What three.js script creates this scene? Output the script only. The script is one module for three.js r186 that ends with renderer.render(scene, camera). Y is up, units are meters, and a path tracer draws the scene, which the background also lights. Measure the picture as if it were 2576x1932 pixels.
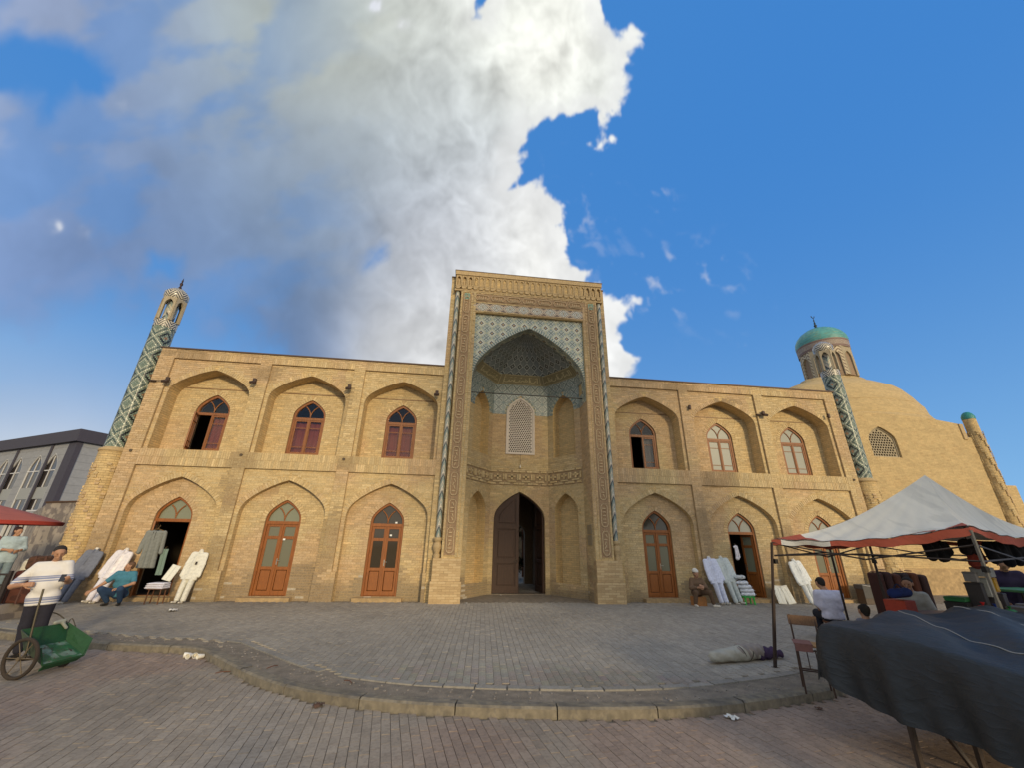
import * as THREE from 'three';
import { mergeGeometries } from 'three/addons/utils/BufferGeometryUtils.js';
import { RoundedBoxGeometry } from 'three/addons/geometries/RoundedBoxGeometry.js';

// ---------------------------------------------------------------- camera, renderer, sky, sun
const scene = new THREE.Scene();
const camera = new THREE.PerspectiveCamera(88.05, 1024 / 769, 0.05, 600);
camera.rotation.order = 'YXZ';
camera.position.set(-2.5377, 1.75, 15.2265);
camera.rotation.set(0.3808, -0.1199, 0.0191);
scene.add(camera);
const renderer = new THREE.WebGLRenderer({ antialias: true });
renderer.setSize(1024, 769);
renderer.toneMapping = THREE.LinearToneMapping;
renderer.toneMappingExposure = 1.0;
renderer.shadowMap.enabled = true;
const SUN_AZ = 19.5 * Math.PI / 180, SUN_EL = 12.5 * Math.PI / 180;
const sunDir = new THREE.Vector3(Math.sin(SUN_AZ) * Math.cos(SUN_EL), Math.sin(SUN_EL), Math.cos(SUN_AZ) * Math.cos(SUN_EL));
const sun = new THREE.DirectionalLight(new THREE.Color(1.0, 0.80, 0.50), 2.45);
sun.position.copy(sunDir).multiplyScalar(80);
sun.castShadow = true;
sun.shadow.radius = 12;
sun.shadow.mapSize.set(2048, 2048);
Object.assign(sun.shadow.camera, { left: -45, right: 45, top: 35, bottom: -35, near: 1, far: 200 });
scene.add(sun, sun.target);

// ---------------------------------------------------------------- noise
function rngOf(seed) { let s = seed >>> 0; return () => { s = (s + 0x6d2b79f5) >>> 0; let t = Math.imul(s ^ (s >>> 15), 1 | s); t = (t + Math.imul(t ^ (t >>> 7), 61 | t)) ^ t; return ((t ^ (t >>> 14)) >>> 0) / 4294967296; }; }
const rng = rngOf(7);
const rr = (a, b) => a + (b - a) * rng();
const clamp = (x, a = 0, b = 1) => Math.min(b, Math.max(a, x));
const lerp = (a, b, t) => a + (b - a) * t;
const sstep = (a, b, x) => { const t = clamp((x - a) / (b - a)); return t * t * (3 - 2 * t); };
const PERM = new Uint8Array(512); { const r = rngOf(99), p = [...Array(256).keys()]; for (let i = 255; i > 0; i--) { const j = Math.floor(r() * (i + 1)); [p[i], p[j]] = [p[j], p[i]]; } for (let i = 0; i < 512; i++) PERM[i] = p[i & 255]; }
function vn(x, y, per = 0) {          // value noise, optionally periodic
  let xi = Math.floor(x), yi = Math.floor(y); const fx = x - xi, fy = y - yi;
  const w = (a) => per ? ((a % per) + per) % per : a & 255;
  const h = (a, b) => PERM[PERM[w(a) & 255] + (w(b) & 255)] / 255;
  const u = fx * fx * (3 - 2 * fx), v = fy * fy * (3 - 2 * fy);
  return lerp(lerp(h(xi, yi), h(xi + 1, yi), u), lerp(h(xi, yi + 1), h(xi + 1, yi + 1), u), v);
}
function fbm(x, y, oct = 5, per = 0) { let s = 0, a = 0.5, n = 0; for (let i = 0; i < oct; i++) { s += a * vn(x + i * 17.3 * (per ? 0 : 1), y + i * 9.1 * (per ? 0 : 1), per); n += a; a *= 0.5; x *= 2; y *= 2; per *= 2; } return s / n; }
const s2l = (c) => c <= 0.04045 ? c / 12.92 : Math.pow((c + 0.055) / 1.055, 2.4);
const rgb = (r, g, b) => new THREE.Color(s2l(r / 255), s2l(g / 255), s2l(b / 255));

// ---------------------------------------------------------------- the sky: air and clouds, by direction
{
  const W = 2048, H = 1024, data = new Float32Array(W * H * 4);
  const e = new THREE.Euler(0.3808, -0.1199, 0.0191, 'YXZ'), q = new THREE.Quaternion().setFromEuler(e);
  const ax = new THREE.Vector3(1, 0, 0).applyQuaternion(q), ay = new THREE.Vector3(0, 1, 0).applyQuaternion(q), az = new THREE.Vector3(0, 0, -1).applyQuaternion(q);
  // outline of the large cumulus and of two holes of blue in it, on a plane square to the direction the cloud stands in
  const T = (pts) => pts.map(([x, y]) => [(x - 1288) / 999.3, (966 - y) / 999.3]);
  const mass = T([[-2600, -1500], [1180, -1500], [1250, -400], [1150, -60], [1190, 55], [1225, 60], [1225, -80], [1420, -160], [1500, -60], [1525, 40], [1560, 90], [1590, 70], [1585, 180], [1590, 250], [1540, 330], [1500, 342], [1470, 290], [1420, 325], [1390, 305], [1300, 300], [1290, 360], [1320, 430], [1290, 460], [1370, 470], [1410, 520], [1400, 560], [1440, 600], [1450, 650], [1500, 655], [1550, 640], [1500, 700], [1490, 730], [1560, 760], [1610, 735], [1600, 800], [1570, 850], [1640, 880], [1600, 930], [1480, 960], [1420, 1010], [760, 1000], [700, 905], [560, 830], [470, 770], [330, 780], [240, 735], [120, 790], [-60, 760], [-300, 810], [-2600, 700]]);
  const holes = [T([[-80, 110], [40, 70], [70, 95], [160, 110], [250, 140], [280, 190], [250, 240], [190, 215], [120, 280], [100, 250], [20, 235], [-90, 240]]),
    T([[930, 640], [965, 625], [955, 665], [925, 680]]), T([[380, 655], [440, 665], [430, 695], [370, 690]])];
  const sd = (P, x, y) => { let d = 1e9, s = 1; for (let i = 0, j = P.length - 1; i < P.length; j = i++) { const [xi, yi] = P[i], [xj, yj] = P[j], ex = xj - xi, ey = yj - yi, wx = x - xi, wy = y - yi, t = clamp((wx * ex + wy * ey) / (ex * ex + ey * ey)), bx = wx - ex * t, by = wy - ey * t; d = Math.min(d, bx * bx + by * by); const c1 = y >= yi, c2 = y < yj, c3 = ex * wy > ey * wx; if ((c1 && c2 && c3) || (!c1 && !c2 && !c3)) s = -s; } return s * Math.sqrt(d); };
  // tones of the cloud body: [x, y, radius, r, g, b] in 0..255 of the finished picture
  const tones = [[150, 80, 260, 140, 155, 185], [40, 330, 200, 135, 155, 190], [350, 420, 240, 112, 134, 170], [250, 620, 260, 108, 134, 178], [620, 480, 240, 126, 146, 174], [120, 480, 160, 122, 146, 188], [480, 620, 180, 112, 134, 168], [560, 180, 260, 150, 165, 182], [700, 60, 170, 176, 184, 176], [850, 110, 190, 198, 202, 188], [900, 330, 220, 172, 182, 188], [800, 560, 220, 146, 164, 186], [1050, 110, 170, 200, 204, 200], [1300, 100, 170, 226, 228, 220], [1370, 130, 100, 250, 250, 242], [1480, 240, 120, 222, 225, 220], [1100, 300, 170, 190, 196, 198], [1120, 480, 170, 182, 188, 196], [1050, 600, 170, 184, 188, 198], [1280, 520, 140, 216, 216, 214], [1400, 650, 120, 240, 240, 236], [1100, 720, 150, 205, 206, 206], [1520, 800, 150, 232, 233, 232], [1000, 870, 150, 214, 215, 216], [700, 760, 200, 110, 140, 186], [500, 800, 200, 104, 136, 184], [60, 720, 220, 126, 152, 196], [250, 300, 150, 130, 150, 182]].map(([x, y, r, a, b, c]) => [(x - 1288) / 999.3, (966 - y) / 999.3, r / 999.3, s2l(a / 255), s2l(b / 255), s2l(c / 255)]);
  const spots = T([[315, 262], [210, 585], [135, 570], [950, 20], [1020, 60]]);
  const d = new THREE.Vector3();
  for (let j = 0; j < H; j++) for (let i = 0; i < W; i++) {
    const phi = (i + 0.5) / W * 2 * Math.PI - Math.PI, th = (0.5 - (j + 0.5) / H) * Math.PI;
    d.set(Math.cos(th) * Math.cos(phi), Math.sin(th), Math.cos(th) * Math.sin(phi));
    const up = Math.max(d.y, 0);
    // clear air: deep blue aloft, pale near the horizon, warmer towards the low sun
    const k = Math.pow(1 - up, 3.2), toSun = Math.max(0, d.dot(sunDir));
    let r = lerp(0.060, 0.33, k), g = lerp(0.238, 0.585, k), b = lerp(0.615, 0.85, k);
    const pos = clamp(d.dot(ax) * 1.3 + 0.15);
    r *= lerp(1.0, 0.86, pos); g *= lerp(1, 0.95, pos);
    const glow = Math.pow(toSun, 6) * (1 - up * 0.7);
    r += glow * 1.0; g += glow * 0.72; b += glow * 0.30;
    const hz = sstep(0.42, 0.0, d.y) * sstep(0.25, -0.75, d.dot(ax)) * 0.55; r = lerp(r, 0.60, hz); g = lerp(g, 0.69, hz); b = lerp(b, 0.79, hz);
    const fz = d.dot(az);
    const seen = sstep(0.12, 0.34, fz);
    if (d.y > -0.02) {
      let a = 0, cr = 0.6, cg = 0.6, cb = 0.6;
      if (seen > 0) {
        const u = d.dot(ax) / fz, v = d.dot(ay) / fz;
        const wx = fbm(u * 5 + 3, v * 5 + 1, 5) - 0.5, wy = fbm(u * 5 + 40, v * 5 + 21, 5) - 0.5;
        const n1 = fbm(u * 9 + wx * 1.2 + 7, v * 9 + wy * 1.2, 6) - 0.5, n2 = fbm(u * 26 + wx * 3, v * 26 + wy * 3 + 5, 4) - 0.5;
        const s = sd(mass, u + wx * 0.05, v + wy * 0.05);
        const n3 = fbm(u * 64 + wy * 4, v * 64 + wx * 4 + 3, 3) - 0.5, puff = 1 - Math.abs(2 * fbm(u * 11 + wx * 2.2 + 31, v * 11 + wy * 2.2 + 8, 5) - 1) * 2.4;
        const ragged = s - n1 * 0.15 - n2 * 0.05 - n3 * 0.016;
        const soft = lerp(0.010, 0.075, sstep(-0.15, -0.6, u));
        a = sstep(soft, -soft, ragged);
        for (const hp of holes) { const hd = sd(hp, u + wx * 0.06, v + wy * 0.06) + n1 * 0.07 + n2 * 0.025; a *= sstep(-0.028, 0.035, hd); }
        let sw = 0, tr = 0, tg = 0, tb = 0;
        for (const [x, y, rad, R, G, B] of tones) { const du = (u + wx * 0.06 - x) / rad, dv = (v + wy * 0.06 - y) / rad, w = Math.exp(-(du * du + dv * dv) * 1.1) + 1e-6; sw += w; tr += w * R; tg += w * G; tb += w * B; }
        a *= 1 - 0.46 * sstep(-0.2, -0.8, u) * sstep(0.45, 0.66, fbm(u * 4 + v * 2 + 17, v * 7 - u * 2, 5));
        const bump = 1.06 + (n1 * 0.55 + n2 * 0.32 + n3 * 0.16 + (puff - 0.35) * 0.20) * sstep(-0.55, -0.05, u) + (n1 * 0.30 + n2 * 0.08 + (fbm(u * 2.2 + 9, v * 2.6 - u * 1.4, 4) - 0.5) * 0.6) * sstep(0.05, -0.5, u);
        cr = tr / sw * bump; cg = tg / sw * bump; cb = tb / sw * bump;
        const rim = sstep(-0.10, -0.015, ragged + n2 * 0.06) * sstep(-0.25, 0.0, u); cr = lerp(cr, 0.86, rim * 0.55); cg = lerp(cg, 0.87, rim * 0.55); cb = lerp(cb, 0.87, rim * 0.55);
        for (const [x, y] of spots) { const q2 = Math.exp(-((u - x) ** 2 + (v - y) ** 2) / 0.00022 + n2 * 8 + n1 * 4) * 0.30; cr = lerp(cr, 0.8, clamp(q2)); cg = lerp(cg, 0.82, clamp(q2)); cb = lerp(cb, 0.86, clamp(q2)); }
        // thin lower veils on the left, near the horizon
        const veil = sstep(0.15, -0.25, v) * sstep(-0.55, -1.15, u) * sstep(0.28, 0.62, fbm(u * 2.2 + 5, v * 9 + 2, 5) + 0.14 + sstep(0.1, -0.12, v) * 0.3) * 0.85;
        if (veil > a * 0.8) { const t = veil * (1 - a); cr = lerp(cr, 0.72, t); cg = lerp(cg, 0.76, t); cb = lerp(cb, 0.80, t); a = Math.max(a, veil); }
        // loose wisps in the blue on the right
        const band = Math.exp(-(((u - 0.43) / 0.14) ** 2 + ((v - 0.26) / 0.075) ** 2)) + Math.exp(-(((u - 0.37) / 0.03) ** 2 + ((v - 0.475) / 0.035) ** 2)) * 0.8 + Math.exp(-(((u - 0.62) / 0.07) ** 2 + ((v - 0.10) / 0.02) ** 2)) * 0.5 + Math.exp(-(((u - 0.15) / 0.09) ** 2 + ((v - 0.42) / 0.10) ** 2)) * 0.45;
        const wis = sstep(0.58, 0.90, fbm(u * 30 + v * 12 + wx * 3, v * 36 + wy * 3 + 9, 5) + (fbm(u * 9 + 2, v * 9, 3) - 0.5) * 0.5) * band * 0.75;
        if (wis > a) { cr = cg = 0.78; cb = 0.82; a = wis; }
      }
      // elsewhere: unseen cumulus, made thicker, brighter and warmer to add fill light
      const s0 = 1 / (d.y + 0.12), X = d.x * s0, Z = d.z * s0;
      const c2 = sstep(0.40, 0.60, fbm(X * 1.3 + 11, Z * 1.3 + 4, 6)) * 0.9;
      const lit = 0.78 + 0.5 * toSun;
      a = lerp(c2, a, seen); cr = lerp(lit * 1.06, cr, seen); cg = lerp(lit, cg, seen); cb = lerp(lit * 0.86, cb, seen);
      r = lerp(r, cr, a); g = lerp(g, cg, a); b = lerp(b, cb, a);
    } else { r = 0.20; g = 0.20; b = 0.20; }
    const o = (( H - 1 - j) * W + i) * 4; data[o] = r; data[o + 1] = g; data[o + 2] = b; data[o + 3] = 1;
  }
  const t = new THREE.DataTexture(data, W, H, THREE.RGBAFormat, THREE.FloatType);
  t.mapping = THREE.EquirectangularReflectionMapping; t.magFilter = t.minFilter = THREE.LinearFilter; t.needsUpdate = true;
  scene.background = t; scene.environment = t;
}

// ---------------------------------------------------------------- naming
const taken = new Map();
function numbered(n) { const k = taken.get(n) || 0; taken.set(n, k + 1); return k ? `${n}_${String(k).padStart(3, '0')}` : n; }
function tag(o, label, category, group, kind) { o.userData.label = label; if (category) o.userData.category = category; if (group) o.userData.group = group; if (kind) o.userData.kind = kind; return o; }
function thing(name, label, category, p = [0, 0, 0], turn = 0, group) { const o = new THREE.Group(); o.name = numbered(name); o.position.set(...p); o.rotation.y = turn; scene.add(o); return tag(o, label, category, group); }
function struct(name, geo, mat, parent = scene) { const m = mesh(name, geo, mat, parent); if (parent === scene) { m.name = numbered(name); m.userData.kind = 'structure'; } return m; }
function mesh(name, geo, mat, parent) { const m = new THREE.Mesh(Array.isArray(geo) ? merge(geo) : geo, mat); m.name = name; m.castShadow = m.receiveShadow = true; parent.add(m); return m; }
function merge(list) {
  const out = list.map((g) => { const c = g.index ? g.toNonIndexed() : g.clone(); for (const k of Object.keys(c.attributes)) if (!['position', 'normal', 'uv'].includes(k)) c.deleteAttribute(k); if (!c.attributes.normal) c.computeVertexNormals(); if (!c.attributes.uv) c.setAttribute('uv', new THREE.BufferAttribute(new Float32Array(c.attributes.position.count * 2), 2)); c.morphAttributes = {}; return c; });
  return mergeGeometries(out);
}
const M4 = (p = [0, 0, 0], r = [0, 0, 0], s = [1, 1, 1]) => new THREE.Matrix4().compose(new THREE.Vector3(...p), new THREE.Quaternion().setFromEuler(new THREE.Euler(...r)), new THREE.Vector3(...s));
// uv in metres from the dominant direction of every face
function boxUV(g, k = 1) {
  g = g.index ? g.toNonIndexed() : g; const P = g.attributes.position, n = P.count, uv = new Float32Array(n * 2), a = new THREE.Vector3(), b = new THREE.Vector3(), c = new THREE.Vector3(), N = new THREE.Vector3();
  for (let i = 0; i < n; i += 3) {
    a.fromBufferAttribute(P, i); b.fromBufferAttribute(P, i + 1); c.fromBufferAttribute(P, i + 2);
    N.crossVectors(b.clone().sub(a), c.clone().sub(a)); const x = Math.abs(N.x), y = Math.abs(N.y), z = Math.abs(N.z);
    [a, b, c].forEach((p, j) => { const [u, v] = z >= x && z >= y ? [p.x, p.y] : x >= y ? [p.z, p.y] : [p.x, p.z]; uv[(i + j) * 2] = u * k; uv[(i + j) * 2 + 1] = v * k; });
  }
  g.setAttribute('uv', new THREE.BufferAttribute(uv, 2)); return g;
}
const box = (w, h, d, x = 0, y = 0, z = 0, r = [0, 0, 0]) => boxUV(new THREE.BoxGeometry(w, h, d)).applyMatrix4(M4([x, y, z], r));
const box2 = (x0, x1, y0, y1, z0, z1) => boxUV(new THREE.BoxGeometry(x1 - x0, y1 - y0, z1 - z0).translate((x0 + x1) / 2, (y0 + y1) / 2, (z0 + z1) / 2));
const rbox = (w, h, d, rad, x = 0, y = 0, z = 0, r = [0, 0, 0]) => new RoundedBoxGeometry(w, h, d, 2, rad).applyMatrix4(M4([x, y, z], r));
function tube(pts, rad, seg = 6, n) { const c = new THREE.CatmullRomCurve3(pts.map((p) => new THREE.Vector3(...p)), false, 'centripetal'); return new THREE.TubeGeometry(c, n || Math.max(1, (pts.length - 1) * 5), rad, seg); }
function bar(a, b, rad, rad2 = rad, seg = 8) { const A = new THREE.Vector3(...a), B = new THREE.Vector3(...b), L = A.distanceTo(B); const g = new THREE.CylinderGeometry(rad2, rad, L, seg); g.translate(0, L / 2, 0); g.applyQuaternion(new THREE.Quaternion().setFromUnitVectors(new THREE.Vector3(0, 1, 0), B.clone().sub(A).normalize())); return g.translate(...a); }
function stick(a, b, w, d) { const A = new THREE.Vector3(...a), B = new THREE.Vector3(...b), L = A.distanceTo(B); const g = boxUV(new THREE.BoxGeometry(w, L, d)); g.translate(0, L / 2, 0); g.applyQuaternion(new THREE.Quaternion().setFromUnitVectors(new THREE.Vector3(0, 1, 0), B.clone().sub(A).normalize())); return g.translate(...a); }
function lathe(pts, seg = 32, sz = 1) { return new THREE.LatheGeometry(pts.map(([r, y]) => new THREE.Vector2(r, y)), seg).scale(1, 1, sz); }
function extrude(shape, depth, z0, bevel = 0) { const g = new THREE.ExtrudeGeometry(shape, { depth: depth - 2 * bevel, bevelEnabled: bevel > 0, bevelSize: bevel, bevelThickness: bevel, bevelOffset: -bevel, bevelSegments: 1, curveSegments: 6 }); g.translate(0, 0, z0 + bevel); return boxUV(g); }
const shapeOf = (pts) => new THREE.Shape(pts.map(([x, y]) => new THREE.Vector2(x, y)));
const pathOf = (pts) => new THREE.Path(pts.map(([x, y]) => new THREE.Vector2(x, y)));
// a pointed four-centred arch: [fraction of half width, fraction of rise]
const ARCH = [[1, 0], [0.998, 0.10], [0.985, 0.20], [0.955, 0.30], [0.9, 0.40], [0.82, 0.49], [0.71, 0.595], [0.56, 0.71], [0.38, 0.825], [0.19, 0.925], [0, 1]];
function archPts(cx, hw, y0, ys, ya) { const p = [[cx - hw, y0]]; for (const [fx, fy] of ARCH) p.push([cx - hw * fx, ys + (ya - ys) * fy]); for (const [fx, fy] of ARCH.slice(0, -1).reverse()) p.push([cx + hw * fx, ys + (ya - ys) * fy]); p.push([cx + hw, y0]); return p; }
function archHalf(hw, ys, ya, y) { if (y <= ys) return hw; if (y >= ya) return 0; const t = (y - ys) / (ya - ys); for (let i = 1; i < ARCH.length; i++) if (ARCH[i][1] >= t) { const [x0, t0] = ARCH[i - 1], [x1, t1] = ARCH[i]; return hw * lerp(x0, x1, (t - t0) / (t1 - t0)); } return 0; }

// ---------------------------------------------------------------- textures
function tex(w, h, fn, { srgb = true, rx = 1, ry = 1 } = {}) {
  const d = new Uint8Array(w * h * 4);
  for (let j = 0; j < h; j++) for (let i = 0; i < w; i++) { const c = fn(i, j), o = (j * w + i) * 4; for (let k = 0; k < 3; k++) d[o + k] = clamp(Array.isArray(c) ? c[k] : c) * 255; d[o + 3] = 255; }
  const t = new THREE.DataTexture(d, w, h); t.wrapS = t.wrapT = THREE.RepeatWrapping; t.magFilter = THREE.LinearFilter; t.minFilter = THREE.LinearMipmapLinearFilter; t.generateMipmaps = true; t.repeat.set(rx, ry); if (srgb) t.colorSpace = THREE.SRGBColorSpace; t.needsUpdate = true; return t;
}
function canvasTex(w, h, draw, { srgb = true, rx = 1, ry = 1 } = {}) { const c = document.createElement('canvas'); c.width = w; c.height = h; draw(c.getContext('2d'), w, h); const t = new THREE.CanvasTexture(c); t.wrapS = t.wrapT = THREE.RepeatWrapping; t.repeat.set(rx, ry); if (srgb) t.colorSpace = THREE.SRGBColorSpace; return t; }
const std = (o) => new THREE.MeshStandardMaterial({ roughness: 0.85, ...o });
const mul = (c, k) => c.map((v) => v * k);
// fired-clay grain, tinted per brick by the vertex colours
const clayGrain = tex(512, 512, (i, j) => { const n = fbm(i / 16, j / 16, 5, 32), f = vn(i / 2, j / 2, 256); const k = 0.80 + 0.30 * n + 0.12 * (f - 0.5); return [k, k * 0.99, k * 0.97]; }, { rx: 1 / 0.9, ry: 1 / 0.9 });
const grainBump = tex(256, 256, (i, j) => 0.5 * fbm(i / 8, j / 8, 4, 32) + 0.5 * vn(i / 2, j / 2, 128), { srgb: false, rx: 1 / 0.4, ry: 1 / 0.4 });
const brickMat = std({ map: clayGrain, bumpMap: grainBump, bumpScale: 0.003, vertexColors: true, roughness: 0.9 });
const brickTones = [[0.56, 0.41, 0.225], [0.50, 0.36, 0.195], [0.62, 0.47, 0.27]].map((c) => std({ color: new THREE.Color(...c), map: clayGrain, roughness: 0.9 }));
const mortarTex = tex(512, 512, (i, j) => { const n = fbm(i / 32, j / 32, 6, 16), f = vn(i / 2, j / 2, 256), k = 0.72 + 0.32 * n + 0.12 * (f - 0.5); return [0.76 * k, 0.645 * k, 0.47 * k]; }, { rx: 0.5, ry: 0.5 });
const dirtTex = tex(512, 512, (i, j) => { const n = fbm(i / 32, j / 32, 6, 16), f = vn(i / 2, j / 2, 256), k = 0.74 + 0.34 * n + 0.14 * (f - 0.5); return [0.60 * k, 0.555 * k, 0.495 * k]; }, { rx: 0.5, ry: 0.5 });
const mortarMat = std({ map: mortarTex, bumpMap: grainBump, bumpScale: 0.004, roughness: 0.95 });
// coursed brick for surfaces whose bricks are not built one by one: 1.08 m x 0.96 m, 12 courses
const BR = { w: 1.08, h: 0.96 };
function brickCell(i, j, S, L = 4, R = 12) { const y = j / S * R, row = Math.floor(y), x = i / S * L + (row & 1) * 0.5, col = Math.floor(x); const fx = x - col, fy = y - row; const id = PERM[PERM[row & 255] + (((col % L) + L) % L)] / 255, id2 = PERM[PERM[(row + 90) & 255] + (((col % L) + L) % L)] / 255; const e = Math.min(fx * 0.27, (1 - fx) * 0.27, fy * 0.08, (1 - fy) * 0.08); return [e, id, id2]; }
const coursedTex = tex(1024, 1024, (i, j) => { const [e, id, id2] = brickCell(i, j, 1024), n = fbm(i / 24, j / 24, 5, Math.round(1024 / 24)), k = (0.88 + 0.20 * n) * (0.95 + 0.10 * id) * (id2 > 0.93 ? 1.07 : 1); const m = sstep(0.004, 0.009, e); return [lerp(0.70, 0.80, m) * k, lerp(0.595, 0.70 - 0.015 * id2, m) * k, lerp(0.42, 0.51 - 0.03 * id2, m) * k]; }, { rx: 1 / BR.w, ry: 1 / BR.h });
const coursedBump = tex(1024, 1024, (i, j) => { const [e, id] = brickCell(i, j, 1024); return 0.7 * sstep(0.002, 0.010, e) * (0.8 + 0.2 * id) + 0.3 * fbm(i / 8, j / 8, 3, 128); }, { srgb: false, rx: 1 / BR.w, ry: 1 / BR.h });
const coursedMat = std({ map: coursedTex, bumpMap: coursedBump, bumpScale: 0.012, roughness: 0.92 });
const oldBrickTex = tex(2048, 1024, (i, j) => { const [e, id, id2] = brickCell(i % 512, j % 512, 512), n = fbm(i / 24, j / 24, 5, 0), p = sstep(0.40, 0.66, fbm(i / 190 + 2, j / 120 + 7, 5)), w = sstep(0.55, 0.70, fbm(i / 90 + 31, j / 30, 5)); const k = (0.93 + 0.13 * n) * (0.975 + 0.05 * id) * lerp(1, 0.95, p), m = sstep(0.003, 0.012, e); return [lerp(0.755, 0.79, m) * k * lerp(1, 0.965, w), lerp(0.65, 0.69, m) * k * lerp(1, 0.95, w), lerp(0.47, 0.50, m) * k * lerp(1, 0.94, w)]; }, { rx: 1 / (4 * 1.08), ry: 1 / (2 * 0.96) });
const oldBrickMat = std({ map: oldBrickTex, bumpMap: coursedBump, bumpScale: 0.012, roughness: 0.94 });
const plainBrickMat = std({ color: new THREE.Color(0.52, 0.385, 0.21), map: clayGrain, bumpMap: grainBump, bumpScale: 0.004, roughness: 0.9 });
// glazed tile: patterns on a grid of small glazed bricks
const TURQ = [0.54, 0.60, 0.57], WHITE = [0.80, 0.80, 0.74], NAVY = [0.13, 0.18, 0.22], CLAY = [0.72, 0.60, 0.43], TEAL = [0.44, 0.51, 0.50], GREY = [0.58, 0.60, 0.57];
function gridTile(n, cell, pick) { const S = n * cell; const col = tex(S, S, (i, j) => { const a = Math.floor(i / cell), b = Math.floor(j / cell), fx = i % cell, fy = j % cell, id = PERM[PERM[a & 255] + (b & 255)] / 255; const edge = (fx < 1 || fy < 1); const c = pick(a, b); return mul(c, (edge ? 0.72 : 0.90 + 0.2 * id)); }); const hs = (x, y, s) => PERM[PERM[(x + s) & 255] + (y & 255)] / 255 - 0.5; const bump = tex(S, S, (i, j) => { const x = Math.floor(i / cell), y = Math.floor(j / cell), fx = i % cell, fy = j % cell; return (fx < 1 || fy < 1) ? 0.1 : 0.55 + 0.25 * hs(x, y, 0) + 0.75 * hs(x, y, 31) * (fx / cell - 0.5) + 0.75 * hs(x, y, 77) * (fy / cell - 0.5); }, { srgb: false }); return { col, bump }; }
const wrap = (a, n) => ((a % n) + n) % n;
function tileMat(n, cell, metres, pick, o = {}) { const t = gridTile(n, cell, pick); t.col.repeat.set(1 / metres, 1 / metres); t.bump.repeat.set(1 / metres, 1 / metres); return new THREE.MeshPhysicalMaterial({ map: t.col, bumpMap: t.bump, bumpScale: 0.006, roughness: 0.28, clearcoat: 0.5, clearcoatRoughness: 0.2, ...o }); }
// spandrels: white star lattice with dark squares and crosses
const spandrelMat = tileMat(16, 16, 0.47, (a, b) => { const x = wrap(a, 16) - 8, y = wrap(b, 16) - 8, d = Math.abs(x) + Math.abs(y); const x2 = wrap(a + 8, 16) - 8, y2 = wrap(b + 8, 16) - 8, d2 = Math.abs(x2) + Math.abs(y2); if (d <= 1) return CLAY; if (d === 2 || d === 3) return NAVY; if (d === 4 || d === 5) return WHITE; if (Math.abs(Math.abs(x2) - Math.abs(y2)) <= 0 && d2 < 8) return NAVY; if (Math.abs(Math.abs(x2) - Math.abs(y2)) === 2 && d2 < 10) return WHITE; return d2 < 8 ? TURQ : [0.70, 0.70, 0.58]; });
// apse: bluish-grey field with white chevrons and dark crosses
const apseMat = tileMat(20, 14, 0.46, (a, b) => { const x = wrap(a, 20) - 10, y = wrap(b, 20) - 10; const ax = Math.abs(x), ay = Math.abs(y); if (Math.abs(ax - ay) <= 0.5 && ax < 7) return NAVY; if (Math.abs(Math.abs(ax - ay) - 3) < 0.6 && Math.max(ax, ay) < 9 && Math.max(ax, ay) > 3) return WHITE; if (ax + ay > 16) return TEAL; return PERM[PERM[a & 255] + (b & 255)] > 150 ? TURQ : GREY; });
// vault: grey ground, columns of dark lozenges edged by a pale zigzag
const vaultMat = tileMat(12, 16, 0.50, (a, b) => { const x = wrap(a, 12) - 6, y = wrap(b, 12) - 6, d = Math.abs(x) + Math.abs(y); if (d <= 1) return GREY; if (d === 2 || d === 3) return [0.19, 0.21, 0.22]; if (d === 5) return [0.70, 0.71, 0.67]; return [0.45, 0.48, 0.48]; }, { roughness: 0.4 });
for (const t of [vaultMat.map, vaultMat.bumpMap]) t.repeat.set(1 / 0.5, 1 / 0.3);
// minarets: net of pale lines, dark-edged lozenges with clay hearts
const minaretMat = tileMat(16, 16, 1, (a, b) => { const x = wrap(a, 16) - 8, y = wrap(b, 16) - 8, d = Math.abs(x) + Math.abs(y), x2 = wrap(a + 8, 16) - 8, y2 = wrap(b + 8, 16) - 8, d2 = Math.abs(x2) + Math.abs(y2); if (d <= 1) return [0.66, 0.52, 0.40]; if (d === 2) return TURQ; if (d === 4 || d === 5) return [0.14, 0.17, 0.18]; if (d === 8) return [0.80, 0.80, 0.72]; if (d2 === 4) return [0.75, 0.76, 0.68]; if (d2 === 6) return [0.25, 0.31, 0.31]; return [0.50, 0.56, 0.50]; }, { roughness: 0.46, clearcoat: 0.16, clearcoatRoughness: 0.2, bumpScale: 0.06 });
const zigMat = tileMat(12, 16, 0.6, (a, b) => { const x = wrap(a, 12), y = wrap(b, 12), k = Math.abs(x - 6); const t = wrap(y - k, 12); return t < 2 ? [0.24, 0.27, 0.30] : t < 5 ? [0.78, 0.75, 0.68] : t < 7 ? [0.58, 0.62, 0.58] : t < 9 ? [0.74, 0.70, 0.62] : [0.52, 0.58, 0.55]; }, { roughness: 0.45, clearcoat: 0.2 });
const friezeMat = tileMat(24, 12, 0.60, (a, b) => { const x = wrap(a, 24) - 12, y = (b / 24) * 16.8 - 8.4, d = Math.abs(x) + Math.abs(y); if (d < 1.5) return CLAY; if (d < 2.6) return NAVY; if (d < 4.4) return [0.80, 0.80, 0.74]; if (d < 5.6) return NAVY; if (d < 7.4) return [0.84, 0.80, 0.72]; if (d < 8.6) return TURQ; if (d < 9.8) return [0.30, 0.26, 0.24]; if (d < 11.6) return [0.86, 0.80, 0.70]; if (d < 13) return [0.36, 0.28, 0.23]; if (d < 15) return [0.80, 0.72, 0.60]; return [0.36, 0.28, 0.23]; });
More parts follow.
